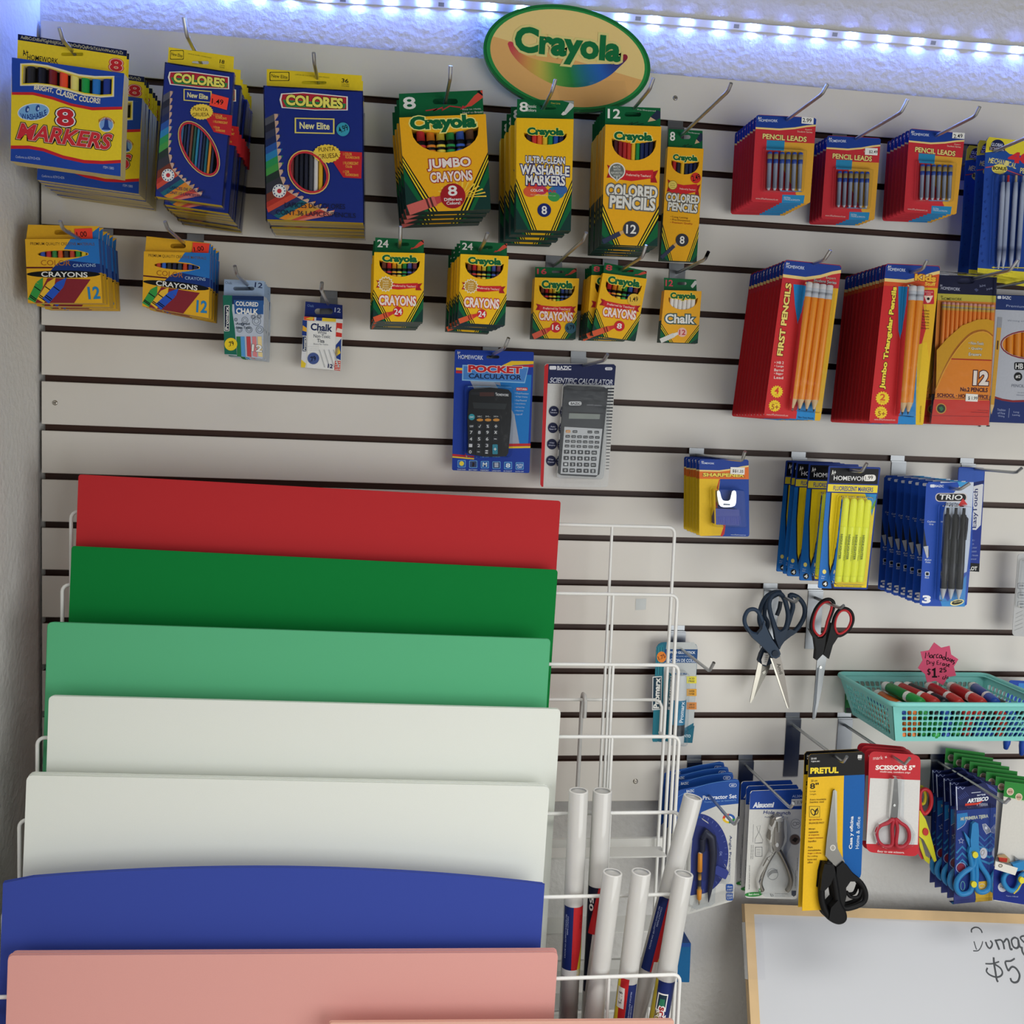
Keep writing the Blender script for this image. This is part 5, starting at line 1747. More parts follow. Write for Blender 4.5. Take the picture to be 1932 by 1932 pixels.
# ------------------------------------------------------------------ sharpeners
quad = [(197, 103), (460, 105), (464, 517), (196, 515)]
it = Item('sharpener_pack', 'yellow and blue card with a silver and blue sharpener', 'sharpener pack', Z12, quad[0], quad[1], quad[3], .12, 'sharpener packs on one hook')
N = lambda u, v, q_=quad: bilin(q_, u, v)


def dr(q):
    q.poly([N(0, .25), N(.42, .25), N(.38, .5), N(.36, .65), N(.5, .85), N(.44, .99), N(.03, .998), N(0, .98)], 'E8BE24')
    q.poly([N(.42, .26), N(.37, .4), N(.36, .6), N(.42, .75), N(.53, .85), N(.50, .97), N(.46, .998), N(.42, .998), N(.49, .87), N(.38, .76), N(.33, .6), N(.34, .4), N(.40, .26)], 'C8342E')
    hw_head(q, N, .12, .255, band='E2702A')
    q.text('A+', *N(.04, .03), *N(.09, .03), 8, 'W', .02)
    q.text('HOMEWORK', *N(.05, .05), *N(.3, .055), 9, 'DCE6F6', .01)
    q.text('SHARPENER', *N(.08, .20), *N(.90, .205), 18, 'F2DC5A', .04, '5A1A1A', .09)
    q.text('www.APlusHomework.net', *N(.63, .975), *N(.93, .98), 7, 'C8D4EC')


card(it, rquad(quad, .05, 3), '20469E', dr, side='B8901E', holes=[slot(328, 126, 82, 11)])
p = it.sh(-.001)
p.prism(spline([(292, 275), (306, 275), (312, 300), (322, 322), (345, 326), (362, 318), (372, 275), (392, 275), (394, 320), (386, 352), (350, 360), (312, 356), (298, 330)], True, 2), .010, 'D4D6DA', '9EA2A8', y0=-.0125)
p.add([it.P(326, 340, -.0127), it.P(362, 342, -.0127), it.P(360, 350, -.0127), it.P(324, 348, -.0127)], [(0, 1, 2, 3)], '4A4E56')
it.part('sharpener_body', p, M_METAL)
p = it.sh(-.001)
p.prism(rquad([(276, 366), (412, 372), (410, 458), (276, 452)], .06, 2), .0125, '1B2F92', '152470', y0=-.0145)
for k in range(14):
    x = 284 + 9.2 * k
    p.box((it.P(x, 0)[0], -.0151, it.P(0, 450)[2]), (it.P(x + 4, 0)[0], -.0144, it.P(0, 408)[2]), '2438A6')
it.part('shavings_cup', p, M_PLAST)
shell(it, rquad([(258, 256), (420, 262), (432, 466), (262, 462)], .08, 3), .0175)
sticker(it, [(364, 145), (440, 148), (438, 186), (362, 182)], 'F0EEEA', -.0012, [('$$1.35', 374, 166, 432, 170, 17)])
it.stack(6, .0178, ('sharpener_body', 'shavings_cup', 'price_sticker', 'clear_blister'), drift=(.0004, 0), rot=.3)

# ------------------------------------------------------------------ highlighters
quad = [(888, 138), (1166, 146), (1096, 800), (830, 792)]
it = Item('highlighter_pack', 'blue card with four fluorescent yellow highlighters under a black header', 'highlighter pack', Z12, quad[0], quad[1], quad[3], .19, 'highlighter packs on one hook')
N = lambda u, v, q_=quad: bilin(q_, u, v)


def dr(q):
    q.poly([N(.035, .015), N(.97, .015), N(.97, .14), N(.035, .14)], '0C0C10')
    q.poly([N(0.02, .15), N(.985, .15), N(.985, .21), N(.02, .21)], 'F2DC3A')
    q.text('A+', *N(.07, .055), *N(.15, .052), 26, 'W', .02)
    q.text('HOMEWORK', *N(.12, .098), *N(.80, .098), 24, 'E8E8E8', .015)
    q.text('FLUORESCENT MARKERS', *N(.13, .181), *N(.90, .185), 24, '1F3C92', .02)
    q.poly([N(.10, .22), N(.75, .22), N(.97, .32), N(.97, .985), N(.33, .985), N(.17, .8), N(.10, .5)], 'F0D216')
    q.line([N(.09, .22), N(.10, .5), N(.17, .8), N(.30, 1)], 9, '0E1630')
    q.poly([N(0, .22), N(.08, .22), N(.09, .5), N(.16, .8), N(.27, 1), N(.03, 1), N(0, .98)], '1E6EC0')
    q.poly([N(.75, .22), N(.98, .22), N(.93, .40), N(.86, .30)], '2A8AC8')
    q.poly([N(.84, .38), N(.985, .25), N(.96, .33)], '5A9A2A')
    q.ell(*N(.10, .865), 10, 12, 'F4E27A')
    q.text('Water-', *N(.05, .903), *N(.13, .903), 7, 'C8DCF2')
    q.text('base', *N(.05, .918), *N(.11, .918), 7, 'C8DCF2')
    q.ell(*N(.135, .963), 16, 17, '0C0C10')
    q.text('4', *N(.105, .963), *N(.165, .963), 20, 'W', .04)
    q.text('Non-Toxic. Conforms to ASTM D-4236', *N(.37, .975), *N(.87, .978), 7, '5A4A10')


card(it, rquad(quad, .035, 3), '1A3686', dr, side='14295E', holes=[slot(1010, 180, 92, 12)])
for i in range(4):
    (a, b) = [((970, 308), (926, 754)), ((1012, 311), (966, 756)), ((1050, 313), (1004, 757)), ((1088, 318), (1042, 755))][i]
    A, B = it.P(*a), it.P(*b)
    r = it.size(21.5)
    p = it.sh()
    A, B = Vector((A[0], -.0078, A[2])), Vector((B[0], -.0078, B[2]))
    p.rod(A, B, [(0, r * .45, 'F4F63A'), (.02, r * .8, 'F4F63A'), (.05, r * .9, 'F4F63A'), (.33, r * .95, 'F4F63A'), (.335, r * 1.02, 'E2E62E'), (.345, r, 'EEF236'), (.92, r, 'EEF236'), (.925, r * .93, 'D8DE28'), (.935, r * .93, 'EEF236'), (.99, r * .88, 'EEF236'), (1, r * .7, 'EEF236')], 12, .8)
    o = it.part('highlighter', p, M_PLAST)
    m = (A + B) / 2
    g = it.sh(-.0078 - r * .82)
    x0, y0 = a[0] + (b[0] - a[0]) * .44, a[1] + (b[1] - a[1]) * .44
    x1, y1 = a[0] + (b[0] - a[0]) * .74, a[1] + (b[1] - a[1]) * .74
    g.text('HIGHLIGHTER', x0 + 8, y0, x1 + 8, y1, 13, '6A7A14', .03)
    g.text('PAPER·COPY·FAX', x0 - 10, y0 + 10, x1 - 10, y1 + 6, 7, '6A7A14', .01)
    it.part('lettering', g, M_CARD, o)
shell(it, rquad([(938, 294), (1112, 302), (1068, 772), (890, 766)], .1, 3), .0155)
sticker(it, rrect(1076, 186, 1140, 220, 14), 'F2F0EA', -.0012, [('1.99', 1084, 204, 1124, 200, 20)])
it.stack(5, .02, ('price_sticker', 'lettering'), offs=[0, .070, .117, .134, .160], drift=(-.0006, .0004), rot=.3)

# ------------------------------------------------------------------ gel pens
quad = [(1410, 222), (1663, 226), (1622, 891), (1374, 887)]
it = Item('pen_pack', 'blue card with three black retractable gel pens', 'pen pack', Z12, quad[0], quad[1], quad[3], .167, 'gel pen packs on one hook')
N = lambda u, v, q_=quad: bilin(q_, u, v)
outl = [(1422, 224), (1645, 226), (1662, 240), (1655, 560), (1626, 880), (1610, 891), (1390, 888), (1374, 872), (1392, 600), (1405, 420), (1411, 240)]


def dr(q):
    q.poly([N(.3, 0), N(1, 0), N(1, .5), N(.97, .72), N(.55, .8), N(.35, .5)], 'CDD6E6')
    q.poly([N(0, 0.02), N(.66, 0), N(.70, .035), N(.45, .16), N(.36, .32), N(.33, .55), N(.38, .8), N(.5, .9), N(.45, 1), N(0, .99)], '1E4CB0')
    q.poly([N(.66, .0), N(.92, .0), N(.80, .06), N(.7, .035)], '3A9AD8')
    q.poly([N(.97, .74), N(.6, .96), N(.36, .86), N(.48, 1), N(.97, 1)], '3A8CD0')
    q.rr(1430, 238, 1456, 254, 5, 'E0E6F2')
    q.text('BAZIC', 1458, 246, 1502, 247, 12, 'E0E6F2', .03)
    q.rr(1458, 284, 1628, 330, 20, 'D0C8C8')
    q.rr(1463, 288, 1622, 326, 18, '14151A')
    q.text('TRIO', 1480, 305, 1602, 307, 28, 'E8E8E8', .02, it=.15)
    q.poly([(1580, 350), (1605, 312), (1630, 346)], 'D03A3A')
    q.text('Oil Gel Pen', 1508, 340, 1582, 341, 11, '2A3A5A', .01)
    for (tx, x, y, w_) in (('Cushion', 1415, 436, 44), ('Grip', 1424, 451, 24), ('Medium', 1402, 640, 34), ('Point', 1406, 653, 26), ('Black', 1402, 735, 22)):
        q.text(tx, x, y, x + w_, y + 1, 10, 'D0DCF2', .01)
    q.poly([(1397, 470), (1410, 560), (1424, 590), (1424, 624), (1410, 622), (1392, 575)], '20242E')
    q.poly([(1394, 570), (1420, 566), (1420, 628), (1412, 632)], 'B8BCC4')
    q.rr(1402, 704, 1426, 728, 5, 'D0DCF2')
    q.rr(1406, 708, 1422, 724, 3, '14151A')
    q.text('3', 1392, 851, 1428, 852, 40, 'F0F2F8', .05)
    q.ell(1574, 868, 38, 16, 'F2E6A0', -12)
    q.ell(1574, 868, 30, 11, '2A2A22', -12)
    q.text('ONE CLICK', 1556, 869, 1594, 862, 7, 'F2E6A0')


card(it, outl, '1E4CB0', dr, side='16378A', holes=[slot(1560, 262, 76, 10)])
for i in range(3):
    A, B = [it.P(*t) for t in (((1512, 360), (1484, 846)), ((1556, 360), (1526, 848)), ((1598, 362), (1568, 850)))[i]]
    r = it.size(19)
    A, B = Vector((A[0], -.0072, A[2])), Vector((B[0], -.0072, B[2]))
    p = it.sh()
    p.rod(A, B, [(0, r * .42, '0F1014'), (.07, r * .45, '0F1014'), (.075, r * .75, '111216'), (.1, r * .88, '111216'), (.6, r, '131419'), (.61, r * 1.03, '2A2B32'), (.88, r * .98, '17181C'), (.885, r * .9, 'B9BCC2'), (.97, r * .4, 'C8CACE'), (1, r * .12, 'C8CACE')], 12)
    o = it.part('pen', p, M_PLAST)
    c = it.sh()
    u = (B - A)
    c.tube([A + u * .10 + Vector((.002, -r * .9, 0)), A + u * .11 + Vector((.002, -r * 1.5, 0)), A + u * .22 + Vector((.002, -r * 1.5, 0)), A + u * .34 + Vector((.002, -r * 1.15, 0))], .0014, '3A3C44', 6)
    it.part('clip', c, M_PLAST, o)
shell(it, rquad([(1480, 345), (1630, 350), (1598, 860), (1456, 856)], .1, 3), .0150)
it.stack(7, .0226, ('clear_blister', 'clip'), rot=.25, drift=(0, .0003))

# narrow blue pen card behind
quad = [(1582, 143), (1724, 150), (1692, 705), (1548, 695)]
it = Item('pen_pack', 'narrow blue and white single pen card behind the gel pens', 'pen pack', Z12, quad[0], quad[1], quad[3], .022)
N = lambda u, v, q_=quad: bilin(q_, u, v)


def dr(q):
    q.poly([N(0.02, 0.01), N(.98, .01), N(.98, .18), N(.6, .2), N(.05, .35)], '3A62C0')
    q.poly([N(.15, .30), N(.5, .19), N(.9, .15), N(.97, .16), N(.96, .55), N(.8, .6), N(.2, .6)], 'E8EAF0')
    q.poly([N(.1, .26), N(.5, .15), N(.98, .12), N(.98, .15), N(.5, .19), N(.12, .31)], '16286E')
    q.text('EasyTouch', 1668, 470, 1678, 262, 34, '16286E', .015)
    for i, tx in enumerate(('FINE /', 'FINO', 'BALL POINT', 'BOLIGRAFO', 'INK - Retractable', 'Retractil')):
        q.text(tx, 1640, 536 + 20 * i, 1640 + (28, 24, 40, 38, 46, 36)[i], 537 + 20 * i, 9, 'A8BCE8')
    q.poly([N(.3, .92), N(1, .92), N(1, 1), N(.3, 1)], '101114')
    q.text('PILOT', 1622, 686, 1680, 687, 20, 'W', .04)


card(it, rquad(quad, .1, 3), '1E3A9A', dr, side='16286E', holes=[slot(1634, 184, 44, 14)])
p = it.sh()
A, B = it.P(1612, 240), it.P(1588, 660)
p.rod((A[0], -.0062, A[2]), (B[0], -.0062, B[2]), [(0, .002, '1A2450'), (.06, .0022, '1A2450'), (.07, .0045, '2A4AA8'), (.6, .005, '2A4AA8'), (.85, .005, '16244E'), (1, .001, 'C8CACE')], 10)
it.part('pen', p, M_PLAST)

# clear pack cut by the right edge of the photograph
quad = [(1900, 606), (2010, 610), (1990, 1056), (1868, 1046)]
it = Item('blister_pack', 'grey clear blister pack partly out of frame beyond the gel pens', 'blister pack', Z12, quad[0], quad[1], quad[3], .05)


def dr(q):
    for y in (780, 830, 878):
        q.rr(1898, y - 16, 1940, y + 16, 4, '7A7C80')
        q.rr(1901, y - 13, 1937, y + 13, 3, 'C4C5C6')
        q.rr(1906, y - 6, 1930, y + 4, 2, '8A8C90')
    for k in range(5):
        q.line([(1888 - k * 2, 930 + k * 22), (1925, 912 + k * 22)], 3, 'A2A4A6')


card(it, rquad(quad, .2, 4), 'C2C3C4', dr, side='A9AAAC')
shell(it, rquad([(1915, 640), (1995, 642), (1975, 900), (1890, 895)], .15, 3), .012)
# ------------------------------------------------------------------ loose scissors on their short hooks
def ring(it, name, pts, r_px, y, col, mat=None, flat=1.0, closed=True, parent=None, k=5):
    p = it.sh()
    r = it.size(r_px)
    q = [it.P(a[0], a[1], y) for a in spline(pts, closed, k)]
    p.tube(q, r, col, 10, closed, flat=flat)
    return p if name is None else it.part(name, p, mat or M_RUBBER, parent)


NAV, NAV2 = '2E3F54', '263548'
# rear navy pair
it = Item('scissors', 'navy handled scissors hanging behind the other navy pair, blades with a white price sticker', 'scissors', Z24, (350, 240), (960, 240), (350, 1710), .040)
p = ring(it, None, [(760, 300), (860, 320), (945, 430), (950, 560), (880, 700), (770, 800), (700, 790), (740, 660), (770, 560), (800, 430)], 30, 0, NAV2)
p.prism([(690, 900), (740, 860), (860, 770), (760, 740), (660, 800), (560, 900), (480, 1040), (500, 1120), (580, 1060)], .009, NAV2, y0=-.0045)
it.part('handle', p, M_RUBBER)
p = ring(it, None, [(640, 258), (540, 262), (450, 320), (390, 430), (362, 580), (380, 690), (450, 740), (470, 650), (430, 560), (450, 420), (520, 330)], 27, .004, NAV2)
p.prism([(420, 720), (480, 740), (560, 900), (560, 1040), (520, 1190), (440, 1225), (385, 1205), (348, 1150), (375, 1060), (430, 960)], .008, NAV2, y0=0)
it.part('handle', p, M_RUBBER)
p = it.sh()
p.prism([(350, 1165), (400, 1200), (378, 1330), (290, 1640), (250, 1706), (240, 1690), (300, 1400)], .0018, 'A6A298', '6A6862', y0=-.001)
it.part('blade', p, M_METAL)
p = it.sh()
p.prism([(345, 1165), (440, 1220), (510, 1190), (500, 1240), (440, 1360), (285, 1650), (330, 1450), (362, 1230)], .0018, '66645E', '55534E', y0=.0012)
p.poly([(400, 1300), (440, 1270), (450, 1300), (420, 1330)], '8E8C84')
it.part('blade', p, M_METAL)
p = it.sh(-.0051)
p.prism([(425, 1045), (490, 1055), (496, 1080), (455, 1210), (400, 1195), (390, 1140)], .0004, 'ECEAE6')
for k in range(4):
    p.line([(440 - k * 6, 1090 + k * 26), (476 - k * 6, 1080 + k * 26)], 6, '6A6C70')
it.part('price_sticker', p, M_PAPER)
# front navy pair
it = Item('scissors', 'open navy handled scissors in front, silver blades spread apart', 'scissors', Z24, (150, 250), (750, 250), (150, 1775), .062)
p = ring(it, None, [(285, 478), (215, 500), (172, 585), (180, 680), (245, 775), (330, 805), (395, 770), (415, 690), (385, 590), (345, 510)], 26, 0, NAV)
p.prism([(205, 735), (285, 860), (400, 960), (500, 1062), (520, 1105), (580, 1124), (625, 1100), (642, 1060), (620, 1000), (530, 870), (460, 730), (420, 640), (400, 740), (340, 810), (260, 790)], .010, NAV, y0=-.005)
it.part('handle', p, M_RUBBER)
p = ring(it, None, [(620, 268), (530, 305), (490, 400), (505, 520), (545, 650), (590, 755), (660, 775), (715, 700), (738, 560), (715, 430), (680, 330)], 30, .006, NAV2)
p.prism([(520, 600), (560, 760), (575, 860), (610, 960), (630, 1005), (660, 930), (720, 800), (745, 690), (700, 740), (620, 790), (575, 740)], .009, NAV2, y0=.002)
p.tube([it.P(*a, .008) for a in ((640, 380), (625, 470), (590, 560))], it.size(28), '1A222C', 8)
it.part('handle', p, M_RUBBER)
p = it.sh()
p.prism([(506, 1115), (545, 1122), (600, 1330), (720, 1690), (745, 1775), (725, 1765), (600, 1400)], .002, 'B4B0A6', '8A8680', y0=-.0022)
p.prism([(525, 1118), (638, 1096), (690, 1310), (757, 1745), (745, 1776), (715, 1690), (605, 1345)], .002, '6A6661', '5A5650', y0=-.0024)
p.y0 = -.0026
p.text('Anvil', 612, 1184, 648, 1322, 46, '3A3834', .02)
it.part('blade', p, M_METAL)
p = it.sh()
p.prism(ellpts(575, 1056, 42, 40), .013, '1E2A3A', y0=-.0075)
it.part('pivot', p, M_RUBBER)

it = Item('scissors', 'black scissors with red lined finger holes', 'scissors', Z24, (1020, 330), (1590, 330), (1020, 1915), .055)
BK = '101114'
for pts, yy in (([(1285, 352), (1185, 375), (1095, 480), (1042, 640), (1048, 770), (1135, 862), (1215, 805), (1265, 640), (1335, 430)], 0), ([(1490, 470), (1560, 520), (1582, 620), (1535, 735), (1440, 812), (1365, 815), (1322, 720), (1340, 590), (1405, 490)], .004)):
    p = ring(it, None, pts, 22, yy, BK)
    if yy == 0:
        p.prism([(1022, 740), (1085, 860), (1105, 1000), (1094, 1130), (1115, 1147), (1195, 1062), (1222, 920), (1240, 790), (1190, 855), (1120, 860), (1060, 800)], .010, BK, y0=-.005)
    else:
        p.prism([(1310, 660), (1255, 880), (1198, 1072), (1270, 1128), (1320, 950), (1385, 850), (1450, 808), (1370, 815), (1330, 760)], .010, BK, y0=.0)
    h = it.part('handle', p, M_RUBBER)
    cx, cy = sum(a[0] for a in pts) / len(pts), sum(a[1] for a in pts) / len(pts)
    ins = [(cx + (a[0] - cx) * .80, cy + (a[1] - cy) * .86) for a in pts]
    g = ring(it, None, ins, 15, yy - .002, 'C8343A', flat=1.3)
    it.part('red_lining', g, M_RUBBER, h)
p = it.sh()
p.prism([(1115, 1147), (1195, 1062), (1242, 1085), (1228, 1190), (1180, 1500), (1100, 1880), (1080, 1916), (1056, 1912), (1062, 1800), (1095, 1420)], .0022, '8C8E90', '6A6C6E', y0=.002)
p.y0 = .0019
p.poly([(1115, 1240), (1140, 1240), (1105, 1700), (1068, 1890), (1066, 1800), (1095, 1430)], '55585C')
it.part('blade', p, M_METAL)
p = it.sh()
p.prism(ellpts(1163, 1236, 17, 19), .003, 'D8D8D4', y0=.0005)
it.part('pivot', p, M_METAL)

# ------------------------------------------------------------------ teal basket of dry erase markers
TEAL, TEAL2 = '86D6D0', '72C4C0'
bl = W(*zp(Z19, 60, 445), .012)
fl = W(*zp(Z19, 640, 735), .192)
zr = (bl.z + fl.z) / 2
X0, X1 = bl.x - .002, bl.x + .275
Y0, Y1 = -.195, -.010
bot = W(*zp(Z19, 700, 1120), .178)
HB = zr - bot.z
root = empty('plastic_basket', (X0, 0, bot.z), 'teal perforated plastic basket full of dry erase markers', 'basket')
LX, LYF, LYB = X1 - X0, Y0, Y1
ins = .020          # walls slope in to the bottom


def wall(p0, p1, q0, q1, nx, nz, s_, m=.1, mz0=.16, mz1=.10):
    """perforated wall between the top edge p0-p1 and the bottom edge q0-q1"""
    p0, p1, q0, q1 = map(Vector, (p0, p1, q0, q1))
    f = lambda u, v: p0.lerp(p1, u).lerp(q0.lerp(q1, u), v)
    holes = []
    for i in range(nx):
        for j in range(nz):
            cu = m + (1 - 2 * m) * (i + .5) / nx
            cv = mz0 + (1 - mz0 - mz1) * (j + .5) / nz
            hu, hv = (1 - 2 * m) / nx * .41, (1 - mz0 - mz1) / nz * .41
            holes.append(rrect(cu - hu, cv - hv, cu + hu, cv + hv, min(hu, hv * .25) * .55, 1))
    loops = [[(0, 0), (1, 0), (1, 1), (0, 1)]] + holes
    # build the sheet strip by strip so every cell is a simple polygon
    us = sorted({0, 1} | {m + (1 - 2 * m) * i / nx for i in range(nx + 1)})
    vs_ = sorted({0, 1} | {mz0 + (1 - mz0 - mz1) * j / nz for j in range(nz + 1)})
    nrm = (p1 - p0).cross(q0 - p0).normalized() * .0011
    for a in range(len(us) - 1):
        for b in range(len(vs_) - 1):
            c = [(us[a], vs_[b]), (us[a + 1], vs_[b]), (us[a + 1], vs_[b + 1]), (us[a], vs_[b + 1])]
            if 0 < a < len(us) - 2 and 0 < b < len(vs_) - 2 or (m == 0):
                cu, cv = (us[a] + us[a + 1]) / 2, (vs_[b] + vs_[b + 1]) / 2
                hu, hv = (us[a + 1] - us[a]) * .41, (vs_[b + 1] - vs_[b]) * .41
                i_ = [(cu - hu, cv - hv * .6), (cu - hu * .6, cv - hv), (cu + hu * .6, cv - hv), (cu + hu, cv - hv * .6), (cu + hu, cv + hv * .6), (cu + hu * .6, cv + hv), (cu - hu * .6, cv + hv), (cu - hu, cv + hv * .6)]
                o_ = c
                pts = [f(*t) for t in o_] + [f(*t) for t in i_]
                fc = [(0, 1, 6, 5), (1, 2, 8, 7), (1, 7, 6), (2, 3, 10, 9), (2, 9, 8), (3, 0, 4, 11), (3, 11, 10), (0, 5, 4)]
                s_.add([t - nrm for t in pts], fc, TEAL)
                s_.add([t + nrm for t in pts], fc, TEAL)
                ip = [f(*t) for t in i_]
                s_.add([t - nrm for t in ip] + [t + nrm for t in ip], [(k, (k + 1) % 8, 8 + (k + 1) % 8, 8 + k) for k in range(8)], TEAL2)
            else:
                pts = [f(*t) for t in c]
                s_.add([t - nrm for t in pts], [(0, 1, 2, 3)], TEAL)
                s_.add([t + nrm for t in pts], [(0, 1, 2, 3)], TEAL)


s = Shape()
T_ = lambda x, y: (x, y, HB)
B_ = lambda x, y: (x, y, 0)
wall(T_(.004, LYF), T_(LX, LYF), B_(.004 + ins, LYF + ins), B_(LX - ins, LYF + ins), 26, 5, s, .05)
wall(T_(.004, LYB), T_(.004, LYF), B_(.004 + ins, LYB - ins), B_(.004 + ins, LYF + ins), 14, 5, s, .08)
wall(T_(LX, LYF), T_(LX, LYB), B_(LX - ins, LYF + ins), B_(LX - ins, LYB - ins), 14, 5, s, .08)
wall(T_(LX, LYB), T_(.004, LYB), B_(LX - ins, LYB - ins), B_(.004 + ins, LYB - ins), 26, 5, s, .05)
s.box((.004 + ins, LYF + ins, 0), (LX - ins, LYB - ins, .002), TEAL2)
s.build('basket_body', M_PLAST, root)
s = Shape()
rim = [(x, y, HB) for x, y in rrect(0, LYF - .004, LX + .004, LYB + .004, .014, 4)]
s.tube(rim, .0042, TEAL, 8, True, flat=.7)
inner = [(x, y, HB - .001) for x, y in rrect(.008, LYF + .004, LX - .004, LYB - .004, .012, 4)]
n = len(rim)
s.add(rim + inner, [(i, (i + 1) % n, n + (i + 1) % n, n + i) for i in range(n)], TEAL)
s.build('rim', M_PLAST, root)

# markers lying inside with their coloured ends toward the front
rnd = random.Random(3)
MC = dict(red=('C83A34', 'B02A2A'), blue=('2450B0', '1E3F94'), green=('2FA04A', '1F7A3A'), black=('1A1C22', '15161A'), orange=('F0802E', 'D86A1E'))


def marker(base, tip, c, label, group):
    r = .0088
    rt = empty('dry_erase_marker', base, label, 'marker', group)
    b, t = Vector((0, 0, 0)), Vector(tip) - Vector(base)
    p = Shape()
    p.rod(b, t, [(0, r * .8, 'E8E6E2'), (.04, r * .95, 'E8E6E2'), (.13, r, 'E8E6E2'), (.131, r * 1.005, MC[c][1]), (.32, r * 1.005, MC[c][1]), (.33, r * 1.005, MC[c][1]), (.60, r * 1.005, MC[c][1]), (.601, r, 'ECEAE6'), (.70, r, 'ECEAE6')], 12)
    p.build('barrel', M_PLAST, rt)
    p = Shape()
    p.rod(b.lerp(t, .69), t, [(0, r * 1.04, MC[c][0]), (.75, r * .98, MC[c][0]), (.97, r * .8, MC[c][0]), (1, r * .35, MC[c][0])], 12)
    p.build('cap', M_PLAST, rt)
    return rt


fy = LYF + ins * .6
cols_row = ['orange orange green green blue green red blue blue red blue blue red black blue black', 'orange orange green green blue green red blue black red blue black blue blue red black', 'blue orange green black blue black red red black red blue black red black blue green', 'green red red black black blue red red black blue blue black green blue red black']
zbase = bot.z + .002
for j, row in enumerate(cols_row):
    for i, c in enumerate(row.split()):
        x = X0 + .036 + .0188 * i + (j % 2) * .004
        z = zbase + .0095 + j * .0152
        if z > zr - .014 or x > X1 - .034:
            continue
        y1 = fy + .004 + rnd.uniform(0, .006)
        marker((x + rnd.uniform(-.001, .001), y1 + .128, z), (x, y1, z), c, c + ' capped dry erase marker buried in the teal basket, cap toward the front', c + ' capped markers buried in the basket')
for (a, b, c, lb) in (((520, 580), (880, 728), 'green', 'green dry erase marker on top of the basket pile nearest the basket corner'), ((640, 578), (1030, 722), 'red', 'red dry erase marker between the green and black ones atop the basket'),
                      ((735, 570), (1120, 718), 'black', 'black dry erase marker on top of the basket between two red ones'), ((960, 592), (1270, 740), 'red', 'red dry erase marker lying just past the black one atop the basket'),
                      ((1180, 628), (1500, 728), 'red', 'red dry erase marker on top of the basket under the star sign'), ((1400, 668), (1640, 740), 'blue', 'blue dry erase marker on top of the basket pile')):
    A, B = W(*zp(Z19, *a), .070), W(*zp(Z19, *b), .165)
    A.z, B.z = max(min(A.z, zr - .006), zbase + .06), max(min(B.z, zr - .013), zbase + .058)
    d_ = (B - A)  .normalized() * .102
    marker(A, A + d_, c, lb, None)

# pink star sign clipped to the basket
it = Item('price_sign', 'pink star shaped handwritten price sign standing at the back of the teal basket', 'price sign', Z19, (855, 120), (1268, 120), (855, 553), .075, ang=2.5)
star = [(1022, 118), (1095, 172), (1180, 152), (1195, 240), (1268, 290), (1222, 365), (1245, 455), (1160, 470), (1112, 553), (1040, 508), (950, 522), (930, 440), (858, 378), (905, 300), (884, 212), (970, 198)]
q = it.sh()
q.prism(star, .0004, 'DC5A7C', 'C84A6A')
st = lambda pts, w=9: q.line(pts, w, '22181C')
# handwritten: Marcadores / Dry Erase / $1.25 c/u
st([(932, 280), (938, 220), (955, 255), (968, 218), (974, 272)])
st(spline([(1002, 245), (984, 250), (982, 272), (1000, 270), (1004, 248), (1008, 276)]))
st(spline([(1018, 282), (1018, 250), (1030, 242), (1038, 246)]))
st(spline([(1066, 238), (1048, 246), (1046, 272), (1066, 272)]))
st(spline([(1096, 246), (1078, 250), (1076, 274), (1094, 272), (1098, 248), (1102, 282)]))
st(spline([(1146, 212), (1136, 290), (1128, 266), (1112, 270), (1112, 292), (1130, 290)]))
st(spline([(1158, 276), (1146, 288), (1152, 304), (1168, 298), (1166, 278), (1158, 276)]))
st([(1178, 312), (1182, 286), (1192, 282)])
st(spline([(1192, 306), (1210, 300), (1200, 290), (1190, 312), (1206, 320)]))
st(spline([(1230, 300), (1212, 306), (1226, 326), (1208, 340)]))
st([(948, 300), (950, 345), (972, 330), (970, 308), (948, 300)], 7)
st([(980, 338), (982, 318), (994, 316)], 7)
st(spline([(1002, 316), (1004, 336), (1018, 330), (1020, 312), (1016, 350), (1000, 352)]), 7)
st([(1068, 302), (1050, 308), (1050, 342), (1072, 342)], 7)
st([(1050, 324), (1066, 322)], 7)
st([(1082, 346), (1084, 326), (1096, 324)], 7)
st(spline([(1122, 330), (1106, 336), (1108, 352), (1122, 346), (1124, 330), (1128, 356)]), 7)
st(spline([(1152, 334), (1138, 340), (1152, 354), (1138, 362)]), 7)
st(spline([(1160, 352), (1178, 346), (1168, 338), (1160, 358), (1176, 366)]), 7)
st(spline([(986, 390), (958, 396), (962, 414), (980, 420), (976, 438), (950, 436)]), 9)
st([(968, 378), (968, 452)], 7)
st([(1002, 400), (1026, 378), (1026, 466)], 20)
st([(1000, 466), (1052, 466)], 16)
st([(1064, 458), (1072, 464)], 12)
st(spline([(1078, 386), (1096, 380), (1100, 394), (1078, 416), (1104, 416)]), 9)
st(spline([(1142, 376), (1122, 378), (1120, 394), (1138, 396), (1140, 412), (1118, 416)]), 9)
st(spline([(1122, 464), (1108, 472), (1110, 488), (1124, 486)]), 6)
st([(1126, 492), (1142, 448)], 6)
st(spline([(1146, 466), (1146, 484), (1158, 480), (1160, 462), (1162, 486)]), 6)
it.part('star_card', q, M_PAPER)
q = it.sh()
a = it.P(1060, 545, .0004)
q.box((a[0] - .0015, .0005, a[2] - .028), (a[0] + .0015, .0025, a[2] + .030), 'D8D2C4')
it.part('stick', q, M_PLAST)

